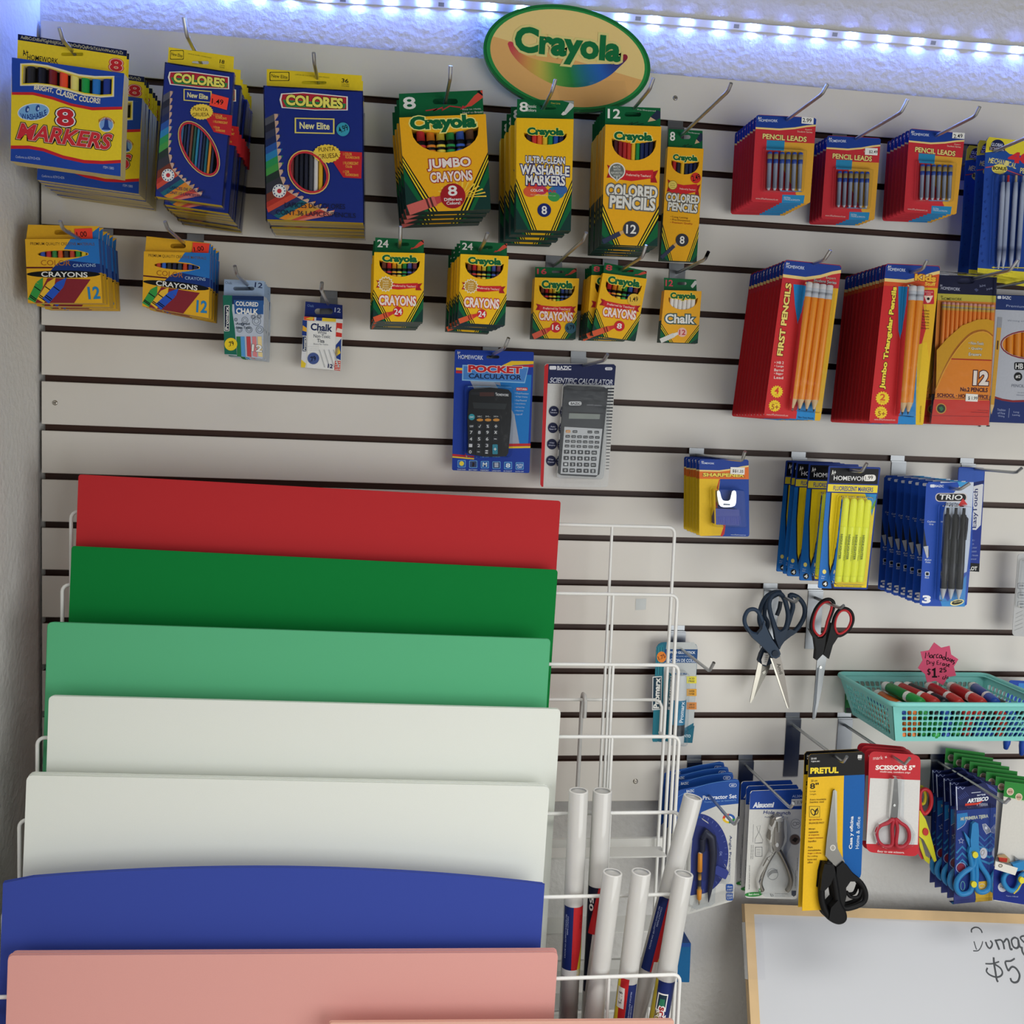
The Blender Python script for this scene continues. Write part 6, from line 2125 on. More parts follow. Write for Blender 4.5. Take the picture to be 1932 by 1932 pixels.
# ------------------------------------------------------------------ glue stick pack
quad = [(1308, 1203), (1612, 1205), (1572, 1938), (1276, 1930)]
it = Item('glue_stick_pack', 'blue blister pack with a white glue stick, seen through the wire rack', 'glue stick pack', Z11, quad[0], quad[1], quad[3], .028)
N = lambda u, v, q_=quad: bilin(q_, u, v)


def dr(q):
    q.poly([N(.25, 0), N(.9, 0), N(.99, .05), N(1, .8), N(.6, .9), (1350, 1900), (1362, 1400)], 'C6CBCB')
    q.poly([N(.2, .07), N(1, .07), N(1, .205), N(.2, .205)], '1B4C86')
    q.text('JUMBO GLUE STICK', 1385, 1281, 1590, 1283, 24, 'E8EEF4', .03)
    q.text('BARRA LAPIZ ADHESIVO', 1420, 1306, 1580, 1308, 8, 'B8CCE0')
    q.text('BOTON DE COLLE', 1396, 1336, 1596, 1338, 24, 'D8E4F0', .02)
    q.poly([N(0, .05), N(.16, .02), N(.20, .07), N(.21, .4), N(.13, 1), N(.02, 1), N(0, .98)], '1E7A8E')
    for k in range(5):
        q.line([(1316 + 9 * k, 1240), (1318 + 9 * k - 4, 1440)], 4, '2A9AA4' if k % 2 else '17566E')
    q.ell(1345, 1312, 34, 40, 'F08A2A')
    q.text('1.75', 1322, 1322, 1370, 1302, 30, '6A2A14', .02)
    q.poly([(1280, 1455), (1348, 1450), (1342, 1695), (1276, 1700)], 'ECECEA')
    q.poly([(1285, 1462), (1343, 1458), (1337, 1688), (1281, 1692)], '1A3A4E')
    q.text('Promarx', 1306, 1684, 1316, 1468, 42, 'W', .04)
    for y, c, t1, t2 in ((1478, 'EDE04A', 'ACID', 'FREE'), (1570, 'E8A83A', 'SAFER', 'NOTEBK'), (1668, 'E0904A', 'LIBRE DE', 'ACIDOS')):
        q.rect(1528, y - 26, 1600, y + 26, c)
        q.text(t1, 1545, y - 10, 1585, y - 9, 14, '4A3A14', .02)
        q.text(t2, 1543, y + 10, 1585, y + 11, 14, '4A3A14', .02)
    q.poly([(1500, 1880), (1585, 1810), N(.99, 1), (1440, 1935)], '17677E')
    q.text('MOMENTO', 1440, 1884, 1556, 1888, 22, 'DCEAF0', .02)


card(it, rquad(quad, .2, 4), '1B6A84', dr, side='144E64', holes=[slot(1448, 1226, 96, 26)])
A, B = it.P(1462, 1425), it.P(1432, 1915)
r = it.size(62)
p = it.sh()
p.rod((A[0], -r * .92, A[2]), (B[0], -r * .92, B[2]), [(0, r * .75, 'D8DADA'), (.03, r * .86, 'D8DADA'), (.36, r * .9, 'DCDEDE'), (.365, r, '1E7AA0'), (.72, r, '1E7AA0'), (.725, r, '2A2E34'), (.88, r, '2A2E34'), (.885, r * 1.02, 'D4D6D6'), (1, r * 1.02, 'C8CACA')], 16, .9)
o = it.part('glue_stick', p, M_PLAST)
g = it.sh(-r * 1.83)
g.text('Promarx', 1488, 1790, 1500, 1640, 28, 'DCEAF4', .03)
it.part('lettering', g, M_CARD, o)
shell(it, rquad([(1385, 1400), (1520, 1404), (1500, 1930), (1355, 1922)], .15, 3), r * 2.05)

# ------------------------------------------------------------------ protractor sets
quadp = [(330, 465), (815, 376), (770, 1335), (425, 1442)]
it = Item('protractor_set', 'blue and clear pack with a compass and protractor, tilted upward', 'protractor set', Z15, (350, 440), (815, 376), (330, 1400), .085, 'protractor sets on one hook', ang=-2)
outl = [(322, 560), (328, 478), (352, 462), (780, 376), (812, 384), (819, 410), (810, 590), (774, 1320), (760, 1345), (430, 1445), (300, 1470)]


def dr(q):
    q.poly([(316, 600), (328, 478), (352, 462), (780, 376), (812, 384), (819, 410), (812, 572), (640, 590), (520, 640), (400, 800), (300, 900)], '1E4E9E')
    q.line(spline([(330, 520), (460, 450), (640, 402), (810, 390)]), 3, '5A92D0')
    q.text('Protractor Set', 530, 526, 796, 512, 32, 'E4EAF4', .025)
    q.text('Transportador de Geometria', 540, 562, 792, 544, 17, '7AA4D8', .005)
    q.rr(738, 412, 796, 440, 13, 'DCE6F2')
    q.rr(741, 415, 793, 437, 11, '1E4E9E')
    q.text('4007', 752, 427, 782, 426, 12, 'E4EAF4', .02)
    q.text('BAZIC', 400, 474, 460, 470, 20, 'DCE6F2', .02)
    for k, c in enumerate(('2E8A3E', 'E8C22E', 'D84A2E', '2A5AA8')):
        a0 = 90 * k
        q.poly([(735, 690)] + ellpts(735, 690, 50, 38, 0, 8, a0, a0 + 90), c)
    q.ell(735, 690, 30, 22, 'E8EAE8')
    # protractor disc
    q.poly(ellpts(490, 970, 242, 320, 0, 30, -90, 90) + [(430, 1300), (440, 660)], '27357E')
    q.poly(ellpts(490, 970, 170, 225, 0, 24, -90, 90) + [(450, 1180), (450, 760)], '202C6C')
    for k in range(19):
        a = R(-88 + k * 9.8)
        q.line([(490 + 232 * math.cos(a), 970 + 308 * math.sin(a)), (490 + 214 * math.cos(a), 970 + 284 * math.sin(a))], 3, '6A78B8')
    q.text('90', 668, 985, 672, 950, 22, '8A96CC')
    q.text('Angle Precision', 748, 824, 738, 1134, 24, '44537E', .005)
    for y in (1208, 1276):
        q.rr(712, y, 768, y + 62, 12, '1E4E9E')
        q.text('15cm', 722, y + 22, 760, y + 20, 14, 'DCE6F2', .01)
        q.text('6 inch', 722, y + 42, 760, y + 40, 12, 'DCE6F2')
    for k in range(26):
        q.line([(432 + 13 * k, 1425 - 4 * k), (470 + 12.4 * k, 1330 - 4 * k)], 2.4, 'B4B6B8')


card(it, outl, 'CFCFCB', dr, side='2A52A0', holes=[slot(560, 482, 84, 22)])
p = it.sh()
sz = it.size
q3 = lambda x, y, d_=-.006: it.P(x, y, 0)[0:1] + (d_,) + it.P(x, y, 0)[2:]
p.tube([q3(520, 840), q3(545, 790), q3(590, 830), q3(605, 960), q3(590, 1150), q3(575, 1250), q3(565, 1340)], [sz(26), sz(40), sz(36), sz(30), sz(24), sz(18), sz(3)], '20243A', 10, flat=.7)
p.tube([q3(520, 840), q3(520, 930), q3(500, 960)], [sz(24), sz(22), sz(12)], '20243A', 8, flat=.7)
o = it.part('compass', p, M_PLAST)
p = it.sh()
p.rod(q3(500, 945), q3(490, 1365), [(0, sz(8), 'C8CACC'), (.02, sz(18), 'E8942A'), (.36, sz(20), 'E8942A'), (.365, sz(14), '2A2A34'), (.5, sz(14), 'D8A03A'), (.52, sz(14), '2A2A34'), (.62, sz(14), '2A2A34'), (.7, sz(14), 'C89A3A'), (.705, sz(20), 'E8942A'), (.88, sz(18), 'E8942A'), (.9, sz(10), 'DDB98A'), (.99, sz(2), '2A2A30'), (1, sz(1), '2A2A30')], 10)
it.part('compass_pencil', p, M_PLAST, o)
p = it.sh()
p.prism(rquad([(640, 1060), (740, 1110), (710, 1176), (610, 1120)], .1, 2), .006, '2A3A8E', y0=-.007)
it.part('ruler_end', p, M_PLAST)
shell(it, spline([(500, 660), (600, 760), (650, 960), (730, 1110), (700, 1180), (610, 1180), (600, 1330), (520, 1360), (400, 1360), (400, 1000), (440, 720)], True, 2), .016)
it.stack(4, .02, ('compass', 'compass_pencil', 'clear_blister', 'ruler_end'), drift=(-.002, .003), rot=.4, offs=[0, .026, .045, .06])

# ------------------------------------------------------------------ hole punches
quad = [(905, 470), (1322, 455), (1276, 1330), (862, 1318)]
it = Item('hole_punch_pack', 'blue and white pack with a silver single hole punch', 'hole punch pack', Z15, quad[0], quad[1], quad[3], .095, 'hole punch packs on one hook')
N = lambda u, v, q_=quad: bilin(q_, u, v)


def dr(q):
    q.poly([N(.04, .003), N(.96, .003), N(1, .03), N(.995, .185), N(.005, .175), N(0, .03)], '1C449A')
    q.text('Alsuomi', 932, 584, 1090, 580, 40, 'E8ECF4', .05, it=.15)
    q.text('AL2046', 1238, 514, 1330, 512, 20, 'B8C8E8', .02)
    q.poly([(1232, 536), (1340, 532), (1338, 588), (1228, 592)], 'D8DAD8')
    q.text('$ 1.99', 1244, 566, 1336, 562, 30, '5A5C60', .01)
    q.text('Hole punch', 1010, 644, 1222, 650, 36, '2C3C78', .02, it=.15)
    q.text('Perforadora Metalica', 1020, 678, 1204, 682, 13, '5A6488')
    for (cx, cy, r, c) in ((1265, 732, 40, 'A9ABAA'), (1258, 856, 44, '8A8684')):
        q.ell(cx, cy, r, r, '9A9C9C')
        q.ell(cx, cy, r - 4, r - 4, 'D8D8D4' if cy < 800 else '6A5A54')
    q.line(ellpts(1258, 732, 16, 14), 4, '7A7C7E', True)
    q.line(ellpts(1282, 728, 10, 9), 4, '7A7C7E', True)
    q.poly([(1235, 862), (1258, 838), (1285, 850), (1262, 880)], '2A2624')
    ctr = [(955, 752), (985, 745), (975, 800), (1004, 860), (1000, 880), (940, 885), (944, 850), (970, 800)]
    q.line(ctr, 3, '7A7C80', True)
    q.line([(930, 735), (926, 880)], 2.5, '8A8C90')
    q.line([(944, 886), (1002, 884)], 2.5, '8A8C90')
    q.rect(944, 914, 1000, 990, '6A6C70')
    q.rect(948, 918, 996, 986, 'D8D8D4')
    for k in range(4):
        q.line([(956, 934 + 13 * k), (988, 932 + 13 * k)], 3, '7A7C80')
    q.line(ellpts(1082, 1130, 42, 44), 3, '8A8C90', True)
    for k in range(3):
        q.line(spline([(1046, 1150 - k * 12), (1080, 1120 - k * 10), (1120, 1118 - k * 10)]), 4, '6A6C70')
    for (x, y0, y1) in ((910, 900, 1010), (924, 900, 1010), (896, 1060, 1250), (1276, 1000, 1100), (1262, 1100, 1240)):
        q.text('Single hole paper punch', x, y1, x + 3, y0, 8, '5A5C60', .01)
    q.poly(ellpts(930, 1290, 70, 18, -3), '2A8A3A')
    q.text('Best choice', 892, 1290, 974, 1286, 16, 'DCF0DC', .02)
    q.poly([(1232, 1262), (1268, 1262), (1266, 1296), (1248, 1308), (1232, 1296)], '3A4256')
    q.line([(1064, 1284), (1070, 1304), (1090, 1300), (1076, 1288)], 5, '7A7C80')
    q.text('Producto importado', 1100, 1284, 1200, 1286, 10, '7A7C80')
    q.text('Hecho en China', 1100, 1300, 1180, 1302, 9, '9A9C9C')


card(it, rquad(quad, .06, 3), 'D9D9D5', dr, side='B8B9B6', holes=[slot(1126, 532, 150, 24)])
CH = '9A958D'
p = it.sh(-.002)
p.prism([(1084, 690), (1110, 676), (1175, 690), (1172, 760), (1178, 840), (1165, 900), (1130, 960), (1100, 950), (1075, 900), (1050, 850), (1075, 760)], .010, CH, '8E8A84', y0=-.0125)
p.prism([(1100, 760), (1150, 765), (1160, 860), (1130, 930), (1096, 900)], .001, '9A948C', y0=-.0135)
p.prism(rrect(1108, 676, 1166, 716, 10, 2), .012, 'B4B1AB', y0=-.0155)
p.prism([(1122, 716), (1146, 718), (1138, 800), (1124, 800)], .004, 'A8A59E', y0=-.0155)
p.prism(ellpts(1118, 900, 12, 18), .002, 'E4E2DE', y0=-.0145)
it.part('punch_head', p, M_METAL)
for pts, y in (([(1085, 920), (1060, 960), (1010, 1050), (975, 1150), (970, 1200), (990, 1250)], -.008), ([(1120, 930), (1160, 1000), (1200, 1090), (1216, 1160), (1205, 1220), (1180, 1255)], -.006)):
    p = it.sh()
    q_ = [it.P(a[0], a[1], 0) for a in spline(pts, False, 5)]
    p.tube([(a[0], y, a[2]) for a in q_], [it.size(20)] * (len(q_) - 1) + [it.size(12)], CH, 10, flat=.9)
    it.part('handle', p, M_METAL)
shell(it, spline([(1075, 670), (1180, 670), (1195, 860), (1160, 950), (1250, 1130), (1240, 1230), (1190, 1275), (990, 1275), (945, 1210), (960, 1110), (1050, 940), (1035, 850)], True, 2), .0185)
it.stack(3, .019, ('clear_blister', 'punch_head', 'handle'), drift=(-.0005, .0012), rot=.2)

# ------------------------------------------------------------------ large scissors on a yellow and blue card
it = Item('scissors_pack', 'yellow and black card with large black scissors', 'scissors pack', Z15, (1365, 175), (1812, 165), (1318, 1420), .165, 'large scissors packs on one hook')
outl = [(1368, 200), (1385, 180), (1790, 160), (1812, 180), (1812, 420), (1784, 1130), (1775, 1158), (1745, 1160), (1640, 1030), (1600, 1000), (1520, 1000), (1480, 1200), (1470, 1415), (1316, 1422), (1330, 1000), (1362, 350)]


def dr(q):
    q.poly([(1368, 200), (1385, 180), (1790, 160), (1812, 180), (1812, 342), (1648, 350), (1363, 364)], '121214')
    q.poly([(1648, 350), (1812, 342), (1812, 420), (1784, 1130), (1775, 1158), (1745, 1160), (1640, 1030), (1636, 900)], '0E5CA8')
    q.text('PRETUL', 1384, 312, 1602, 306, 44, 'F4D83A', .05)
    q.text('23105', 1386, 216, 1430, 214, 14, 'D8D8D8', .02)
    q.text('TIJEX-8C', 1386, 240, 1456, 238, 14, 'D8D8D8', .02)
    q.text('1', 1764, 200, 1782, 200, 26, 'D8D8D8', .04)
    q.text('PIEZA', 1760, 222, 1786, 222, 8, 'D8D8D8')
    q.text('20 cm', 1386, 392, 1436, 388, 18, '2A2410', .01)
    q.text('8"', 1380, 434, 1446, 428, 44, '1A1810', .02)
    q.text('Large', 1378, 476, 1424, 474, 15, '4A3C10')
    q.text('Length', 1378, 498, 1426, 498, 15, '4A3C10')
    for i, (tx, w_) in enumerate((('Acero inoxidable', 130), ('Stainless steel', 112))):
        q.text(tx, 1376, 540 + 20 * i, 1376 + w_, 536 + 20 * i, 15, '5A4210', .01)
    q.rect(1372, 592, 1456, 680, '2A2410')
    q.rect(1375, 595, 1453, 677, 'E8C030')
    q.line(ellpts(1402, 640, 14, 26, -28), 7, '1A1810', True)
    q.line(ellpts(1430, 636, 11, 20, 10), 7, '1A1810', True)
    q.line([(1410, 664), (1440, 604)], 8, '1A1810')
    for i, (tx, w_, c) in enumerate((('EJE CENTRICO', 100, '8A2A14'), ('BALANCED PIVOT', 120, '6A4A14'), ('', 0, ''), ('Mango', 50, '5A4210'), ('resistente', 76, '5A4210'), ('al impacto', 84, '8A2A14'), ('impact resistant', 116, '8A2A14'), ('handles', 62, '6A4A14'), ('', 0, ''), ('Para', 36, '5A4210'), ('manualidades,', 104, '5A4210'), ('hogar y oficina', 106, '8A2A14'), ('For crafting,', 80, '6A4A14'), ('home and', 70, '6A4A14'), ('office', 40, '6A4A14'))):
        if tx:
            q.text(tx, 1372 - i, 702 + 24 * i, 1372 - i + w_, 699 + 24 * i, 15, c, .01)
    q.text('Casa y oficina', 1702, 928, 1712, 672, 34, 'E8EEF6', .03)
    q.text('Home & office', 1750, 928, 1762, 676, 30, 'D0E0F2', .01)


card(it, outl, 'EDBD22', dr, side='B8901A', holes=[slot(1620, 225, 130, 40)], t=.001)
p = it.sh(-.003)
p.prism([(1562, 470), (1576, 460), (1592, 476), (1594, 880), (1600, 930), (1655, 1035), (1600, 1085), (1560, 1050), (1500, 985), (1512, 850)], .003, '8E8E8C', '6A6A68', y0=-.0060)
p.y0 = -.0061
p.poly([(1576, 462), (1592, 476), (1594, 880), (1586, 880), (1578, 600)], 'A8A8A4')
p.ell(1560, 922, 22, 24, 'D8D6D0')
p.ell(1560, 922, 15, 17, 'A8A49C')
it.part('blade', p, M_METAL)
p = ring(it, None, [(1525, 1050), (1485, 1140), (1470, 1250), (1475, 1350), (1515, 1450), (1590, 1500), (1640, 1490), (1640, 1440), (1600, 1360), (1580, 1240), (1560, 1130)], 27, -.008, '0D0E11', flat=.8)
p.prism([(1495, 1050), (1570, 1060), (1580, 1120), (1545, 1210), (1500, 1260), (1462, 1260), (1475, 1130)], .012, '0D0E11', y0=-.014)
p.prism([(1545, 1400), (1600, 1340), (1660, 1450), (1655, 1500), (1600, 1525), (1530, 1490)], .012, '0D0E11', y0=-.014)
it.part('handle', p, M_RUBBER)
p = ring(it, None, [(1640, 1060), (1700, 1130), (1780, 1200), (1818, 1280), (1805, 1350), (1730, 1390), (1650, 1400), (1625, 1340), (1640, 1240), (1650, 1160)], 22, -.005, '0D0E11', flat=.8)
p.prism([(1590, 1080), (1645, 1032), (1720, 1130), (1800, 1190), (1700, 1190), (1665, 1240), (1670, 1300), (1640, 1420), (1600, 1380), (1590, 1240)], .010, '0D0E11', y0=-.009)
p.tube([it.P(a, b, -.004) for a, b in spline([(1668, 1270), (1700, 1310), (1760, 1310), (1790, 1240)], False, 5)], it.size(14), '0D0E11', 8)
it.part('handle', p, M_RUBBER)
it.stack(2, .012, (), drift=(-.0018, .0006), rot=.1)

# ------------------------------------------------------------------ red five inch scissors
quad = [(490, 128), (830, 158), (816, 828), (470, 796)]
it = Item('scissors_pack', 'red and white card with small red handled scissors', 'scissors pack', Z16, quad[0], quad[1], quad[3], .168, 'five-inch scissors packs on one hook')
N = lambda u, v, q_=quad: bilin(q_, u, v)


def dr(q):
    rim = rquad(quad, .14, 5)
    q.poly(rim, 'C22A34')
    q.poly([(496, 308), (826, 322), (810, 748), (470, 742)], 'D9D8D6')
    q.text('mark', 516, 176, 580, 172, 24, 'EDD8D4', .0)
    q.poly(starpts(600, 170, 4, 10, 4, 20), 'EDD8D4')
    q.text('SCISSORS 5"', 534, 238, 790, 240, 30, 'F4ECE8', .045)
    q.text('multi-use, comfort grip!', 562, 266, 760, 274, 15, 'F0DCD8', .02)
    q.text('Easy to use scissors.', 545, 792, 722, 802, 17, 'F4E4E0', .02)
    q.poly([(620, 310), (706, 315), (692, 560), (740, 610), (790, 680), (770, 745), (520, 740), (496, 680), (540, 610), (600, 560)], 'C8C7C5')


card(it, rquad(quad, .14, 5), 'C22A34', dr, side='9A1C26', holes=[slot(660, 190, 112, 18)])
p = it.sh(-.003)
p.prism([(650, 296), (664, 292), (678, 320), (684, 470), (676, 580), (632, 576), (636, 470)], .002, '6E6C6A', '5A5856', y0=-.0055)
p.prism(ellpts(657, 488, 8, 9), .001, 'C8C6C2', y0=-.0065)
it.part('blade', p, M_METAL)
for sg, pts in ((0, [(648, 580), (640, 640), (640, 745), (590, 758), (548, 720), (540, 660), (565, 622), (610, 606)]), (1, [(664, 580), (676, 640), (668, 748), (710, 762), (748, 725), (752, 668), (732, 628), (700, 606)])):
    p = ring(it, None, pts, 12, -.006, 'B82A38')
    it.part('handle', p, M_PLAST)
shell(it, [(632, 284), (700, 290), (700, 560), (745, 600), (778, 660), (766, 740), (700, 772), (600, 770), (530, 736), (512, 670), (540, 600), (610, 560)], .0105)
it.stack(4, .0125, ('clear_blister', 'blade', 'handle'), drift=(-.0005, .0006), rot=.2)

# yellow and red craft scissors hanging behind
it = Item('scissors', 'yellow craft scissors with red handles behind the red five-inch packs', 'scissors', Z20, (60, 470), (270, 470), (60, 1310), .075)
p = ring(it, None, [(150, 505), (100, 530), (86, 620), (100, 720), (140, 770), (190, 720), (212, 640), (200, 550)], 20, 0, 'D03038')
it.part('handle', p, M_PLAST)
p = ring(it, None, [(90, 480), (60, 540), (70, 640), (130, 660), (150, 580), (130, 500)], 16, .01, 'D8CE2E')
it.part('handle', p, M_PLAST)
p = it.sh()
p.prism([(60, 760), (90, 735), (150, 830), (190, 950), (235, 1120), (268, 1270), (245, 1288), (180, 1150), (130, 1050), (80, 1010), (40, 940)], .004, 'DCD82A', 'B0A81E', y0=-.004)
p.prism([(70, 1010), (100, 1040), (150, 1220), (195, 1250), (190, 1310), (140, 1270), (90, 1130)], .003, 'D2CC2A', 'A8A01E', y0=.002)
p.prism([(60, 1040), (75, 1120), (130, 1250), (110, 1260), (55, 1180)], .003, 'C8384A', y0=.006)
it.part('blade_guard', p, M_PLAST)
p = it.sh()
p.prism(ellpts(152, 965, 30, 40), .002, 'C8342E', y0=-.006)
it.part('pivot', p, M_PLAST)

# ------------------------------------------------------------------ blue plastic scissors in bags
quad = [(470, 470), (925, 440), (862, 1690), (450, 1728)]
it = Item('scissors_pack', 'dark blue bag with bright blue plastic children scissors', 'scissors pack', Z20, quad[0], quad[1], quad[3], .118, 'blue bagged scissors on one hook', ang=1.5)
N = lambda u, v, q_=quad: bilin(q_, u, v)


def dr(q):
    q.poly([(470, 470), (600, 480), (760, 440), (925, 470), (905, 700), (482, 735)], '161F52')
    q.line([(478, 478), (488, 730)], 9, 'D4DCF0')
    q.line([(480, 482), (498, 502), (520, 480), (545, 506), (570, 486)], 6, 'AAB6E0')
    for k in range(6):
        q.line([(500 + 14 * k, 560 + 30 - k * 12), (530 + 16 * k, 620 - k * 8)], 3, '4A5AA8')
        q.line([(800 + 16 * k, 440 + 10 * k), (840 + 16 * k, 500 + 10 * k)], 4, '5A6AB4')
    q.text('ARTESCO', 602, 632, 820, 604, 40, 'E8ECF4', .05, it=.2)
    q.poly([(575, 660), (700, 650), (770, 625), (720, 668), (570, 684)], 'D8402E')
    q.text('+ TIERRA', 696, 676, 816, 668, 30, 'C8D0E4', .01)
    q.line([(640, 545), (740, 535)], 7, 'C8D0E4')
    q.text('arte', 700, 570, 790, 560, 18, 'C8D0E4', .02)
    q.poly([(482, 735), (905, 700), (862, 1690), (450, 1728)], '24408E')
    q.poly([(484, 770), (596, 756), (600, 800), (570, 870), (486, 940)], '2E86C8')
    q.line(spline([(486, 940), (560, 890), (598, 810)]), 5, 'C8D4F0')
    q.text('MI PRIMERA TIJERA', 526, 830, 818, 796, 44, 'C8CEC0', .04, '5A6A7A', .08)
    for k in range(3):
        y = 1150 + 70 * k
        q.line([(480, y + 40), (540, y - 30), (620, y + 50), (700, y - 40), (850, y + 20)], 22, '3A8CC0')
        q.line([(700, 980 + 70 * k), (780, 1060 + 70 * k), (860, 980 + 70 * k)], 16, '3A78B4')
    q.line(starpts(528, 1058, 14, 32, 5, -90), 5, 'C8D0E8', True)
    q.poly([(756, 880), (790, 875), (836, 930), (846, 960), (800, 985), (768, 930)], '8A94A8')
    q.line([(756, 880), (790, 875), (836, 930), (846, 960), (800, 985), (768, 930)], 5, 'D8DCE8', True)
    q.ell(796, 920, 14, 16, 'D8DCE8')
    q.ell(768, 1190, 40, 58, 'D2D4DC')
    q.line(ellpts(758, 1184, 16, 28, 20), 6, '8A8478', True)
    q.ell(526, 1345, 42, 46, '8A2A3E')
    q.line(ellpts(526, 1345, 50, 54, 30), 5, 'C8D0E8', True)
    q.poly([(680, 1500), (860, 1480), (858, 1690), (685, 1690)], 'E8BC3A')
    q.poly([(450, 1600), (660, 1600), (680, 1700), (450, 1728)], '3A4488')
    q.line(ellpts(545, 1540, 22, 48), 4, '8AE0C8', True)
    q.line(ellpts(752, 1540, 30, 22), 4, 'C8D4F0', True)


card(it, [(470, 470), (600, 480), (760, 440), (925, 470), (905, 700), (862, 1690), (450, 1728), (458, 1400)], '161F52', dr, holes=[slot(690, 490, 90, 26)], side='101742')
BP = '2A86C4'
p = it.sh(-.002)
p.prism([(650, 880), (680, 858), (714, 874), (722, 960), (720, 1130), (705, 1180), (640, 1180), (632, 1060)], .006, BP, '1E6CA4', y0=-.008)
p.prism([(560, 960), (640, 1060), (650, 1130), (620, 1130), (590, 1050)], .004, BP, '1E6CA4', y0=-.006)
it.part('blade', p, M_PLAST)
for pts, y in (([(630, 1200), (680, 1240), (660, 1330), (560, 1400), (490, 1480), (480, 1570), (530, 1630), (620, 1610), (650, 1530), (655, 1400), (640, 1280)], -.006), ([(700, 1200), (690, 1300), (695, 1420), (690, 1560), (740, 1610), (810, 1590), (838, 1520), (810, 1430), (750, 1340), (720, 1280)], -.005)):
    p = ring(it, None, pts, 26, y, BP)
    if y == -.006:
        p.prism([(625, 1130), (720, 1120), (745, 1240), (700, 1290), (640, 1250), (612, 1190)], .006, BP, y0=-.008)
    it.part('handle', p, M_PLAST)
for (x, y) in ((685, 1212), (670, 1528)):
    p = it.sh()
    p.prism(ellpts(x, y, 30, 34), .004, 'E8DC3A', 'B8AC1E', y0=-.012)
    if y > 1400:
        p.tube([it.P(665, 1545, 0), it.P(690, 1640, 0), it.P(716, 1686, 0)], it.size(8), 'E0C83A', 6)
    it.part('yellow_peg', p, M_PLAST)
e = it.sh(-.0135)
e.prism([(484, 720), (906, 690), (866, 1700), (440, 1740)], .012, 'W')
it.part('clear_bag', e, M_FILM)
it.stack(5, .02, ('yellow_peg', 'clear_bag'), offs=[0, .018, .036, .056, .072], drift=(-.0005, .0005), rot=.4)

# green topped packs at the right edge
fr = [(990, 452), (1420, 540)]
it = Item('scissors_pack', 'green topped white card with wrapped blue scissors', 'scissors pack', Z20, (1000, 430), (1420, 490), (872, 1690), .10, 'green topped scissors packs on one hook', ang=3.5)


def dr(q):
    q.poly([(1000, 420), (1430, 480), (1415, 680), (985, 590)], '2F8A3A')
    q.line([(984, 586), (1415, 672)], 8, 'C8D8B8')
    for (x, y) in ((1058, 532), (1150, 590)):
        q.ell(x, y, 38, 40, 'E8D8C0')
        q.ell(x, y, 31, 33, 'C8A890')
        q.text('NICOL', x - 24, y, x + 24, y + 3, 16, '5A3A2A', .03)
    q.poly([(880, 1330), (1330, 1420), (1310, 1760), (872, 1690)], '1C2F86')
    q.ell(975, 1555, 50, 52, 'D2D4DC')
    q.text('3+ años', 945, 1550, 1004, 1560, 22, '3A4470', .02)
    q.text('Tijera infantil', 1010, 1650, 1140, 1660, 18, 'A8B4DC')


card(it, [(1000, 420), (1430, 480), (1330, 1420), (1310, 1760), (885, 1700), (872, 1670), (880, 1330), (925, 1180), (985, 600)], 'D6D4CE', dr, side='8A9A86')
p = ring(it, None, [(1060, 1380), (1000, 1420), (985, 1500), (1040, 1580), (1110, 1590), (1150, 1530), (1170, 1440), (1240, 1400)], 26, -.008, BP, closed=False)
p.prism([(1080, 1310), (1200, 1280), (1330, 1290), (1330, 1360), (1200, 1370), (1120, 1390)], .006, BP, y0=-.012)
it.part('handle', p, M_PLAST)
p = it.sh()
p.prism([(920, 1220), (1000, 1205), (1050, 1250), (1060, 1300), (960, 1290)], .002, 'B8A07A', y0=-.006)
p.prism([(935, 1240), (1030, 1250), (1020, 1290), (940, 1280)], .002, 'C8443A', y0=-.008)
p.prism([(1100, 1222), (1180, 1280), (1120, 1290)], .002, '8A8C8E', y0=-.006)
it.part('blade', p, M_METAL)
p = it.sh()
p.prism([(900, 1278), (1140, 1352), (1110, 1430), (890, 1362)], .0006, 'E4E2DA', y0=-.017)
p.y0 = -.0171
p.ell(952, 1326, 24, 20, '7A746A')
p.ell(952, 1326, 14, 11, 'C8C4BA')
it.part('paper_tag', p, M_PAPER)
p = it.sh()
p.prism(ellpts(1185, 1485, 28, 34), .004, 'E8DC3A', y0=-.016)
p.tube([it.P(1180, 1510, -.012), it.P(1140, 1580, -.012), it.P(1095, 1625, -.012)], it.size(8), 'E0C83A', 6)
it.part('yellow_peg', p, M_PLAST)
it.stack(8, .01, ('handle', 'blade', 'paper_tag', 'yellow_peg'), offs=[0, .012, .024, .037, .048, .059, .07, .082], drift=(-.0085, .0045), rot=.8)
# ------------------------------------------------------------------ small packs round the basket
it = Item('pen_pack', 'blue pack with pointed blue tips hanging right of the teal basket', 'pen pack', Z19, (1785, 500), (2150, 520), (1700, 1110), .05)


def dr(q):
    q.poly([(1880, 530), (2140, 540), (2120, 640), (1870, 600)], '3A86D0')
    q.poly([(1800, 760), (2120, 800), (2110, 860), (1790, 820)], '3A66C8')


card(it, rquad([(1785, 500), (2150, 520), (2080, 1130), (1690, 1110)], .06, 3), '1E48A8', dr, side='16357E')
for (x, y1) in ((1722, 1185), (1880, 1245)):
    a, b = it.P(x + 14, 1060), it.P(x - 8, y1)
    p = it.sh()
    r = it.size(34)
    p.rod((a[0], -.009, a[2]), (b[0], -.009, b[2]), [(0, r, '2450B4'), (.5, r, '2450B4'), (.95, r * .62, '2046A0'), (1, r * .4, '2046A0')], 12)
    it.part('blue_tip', p, M_PLAST)

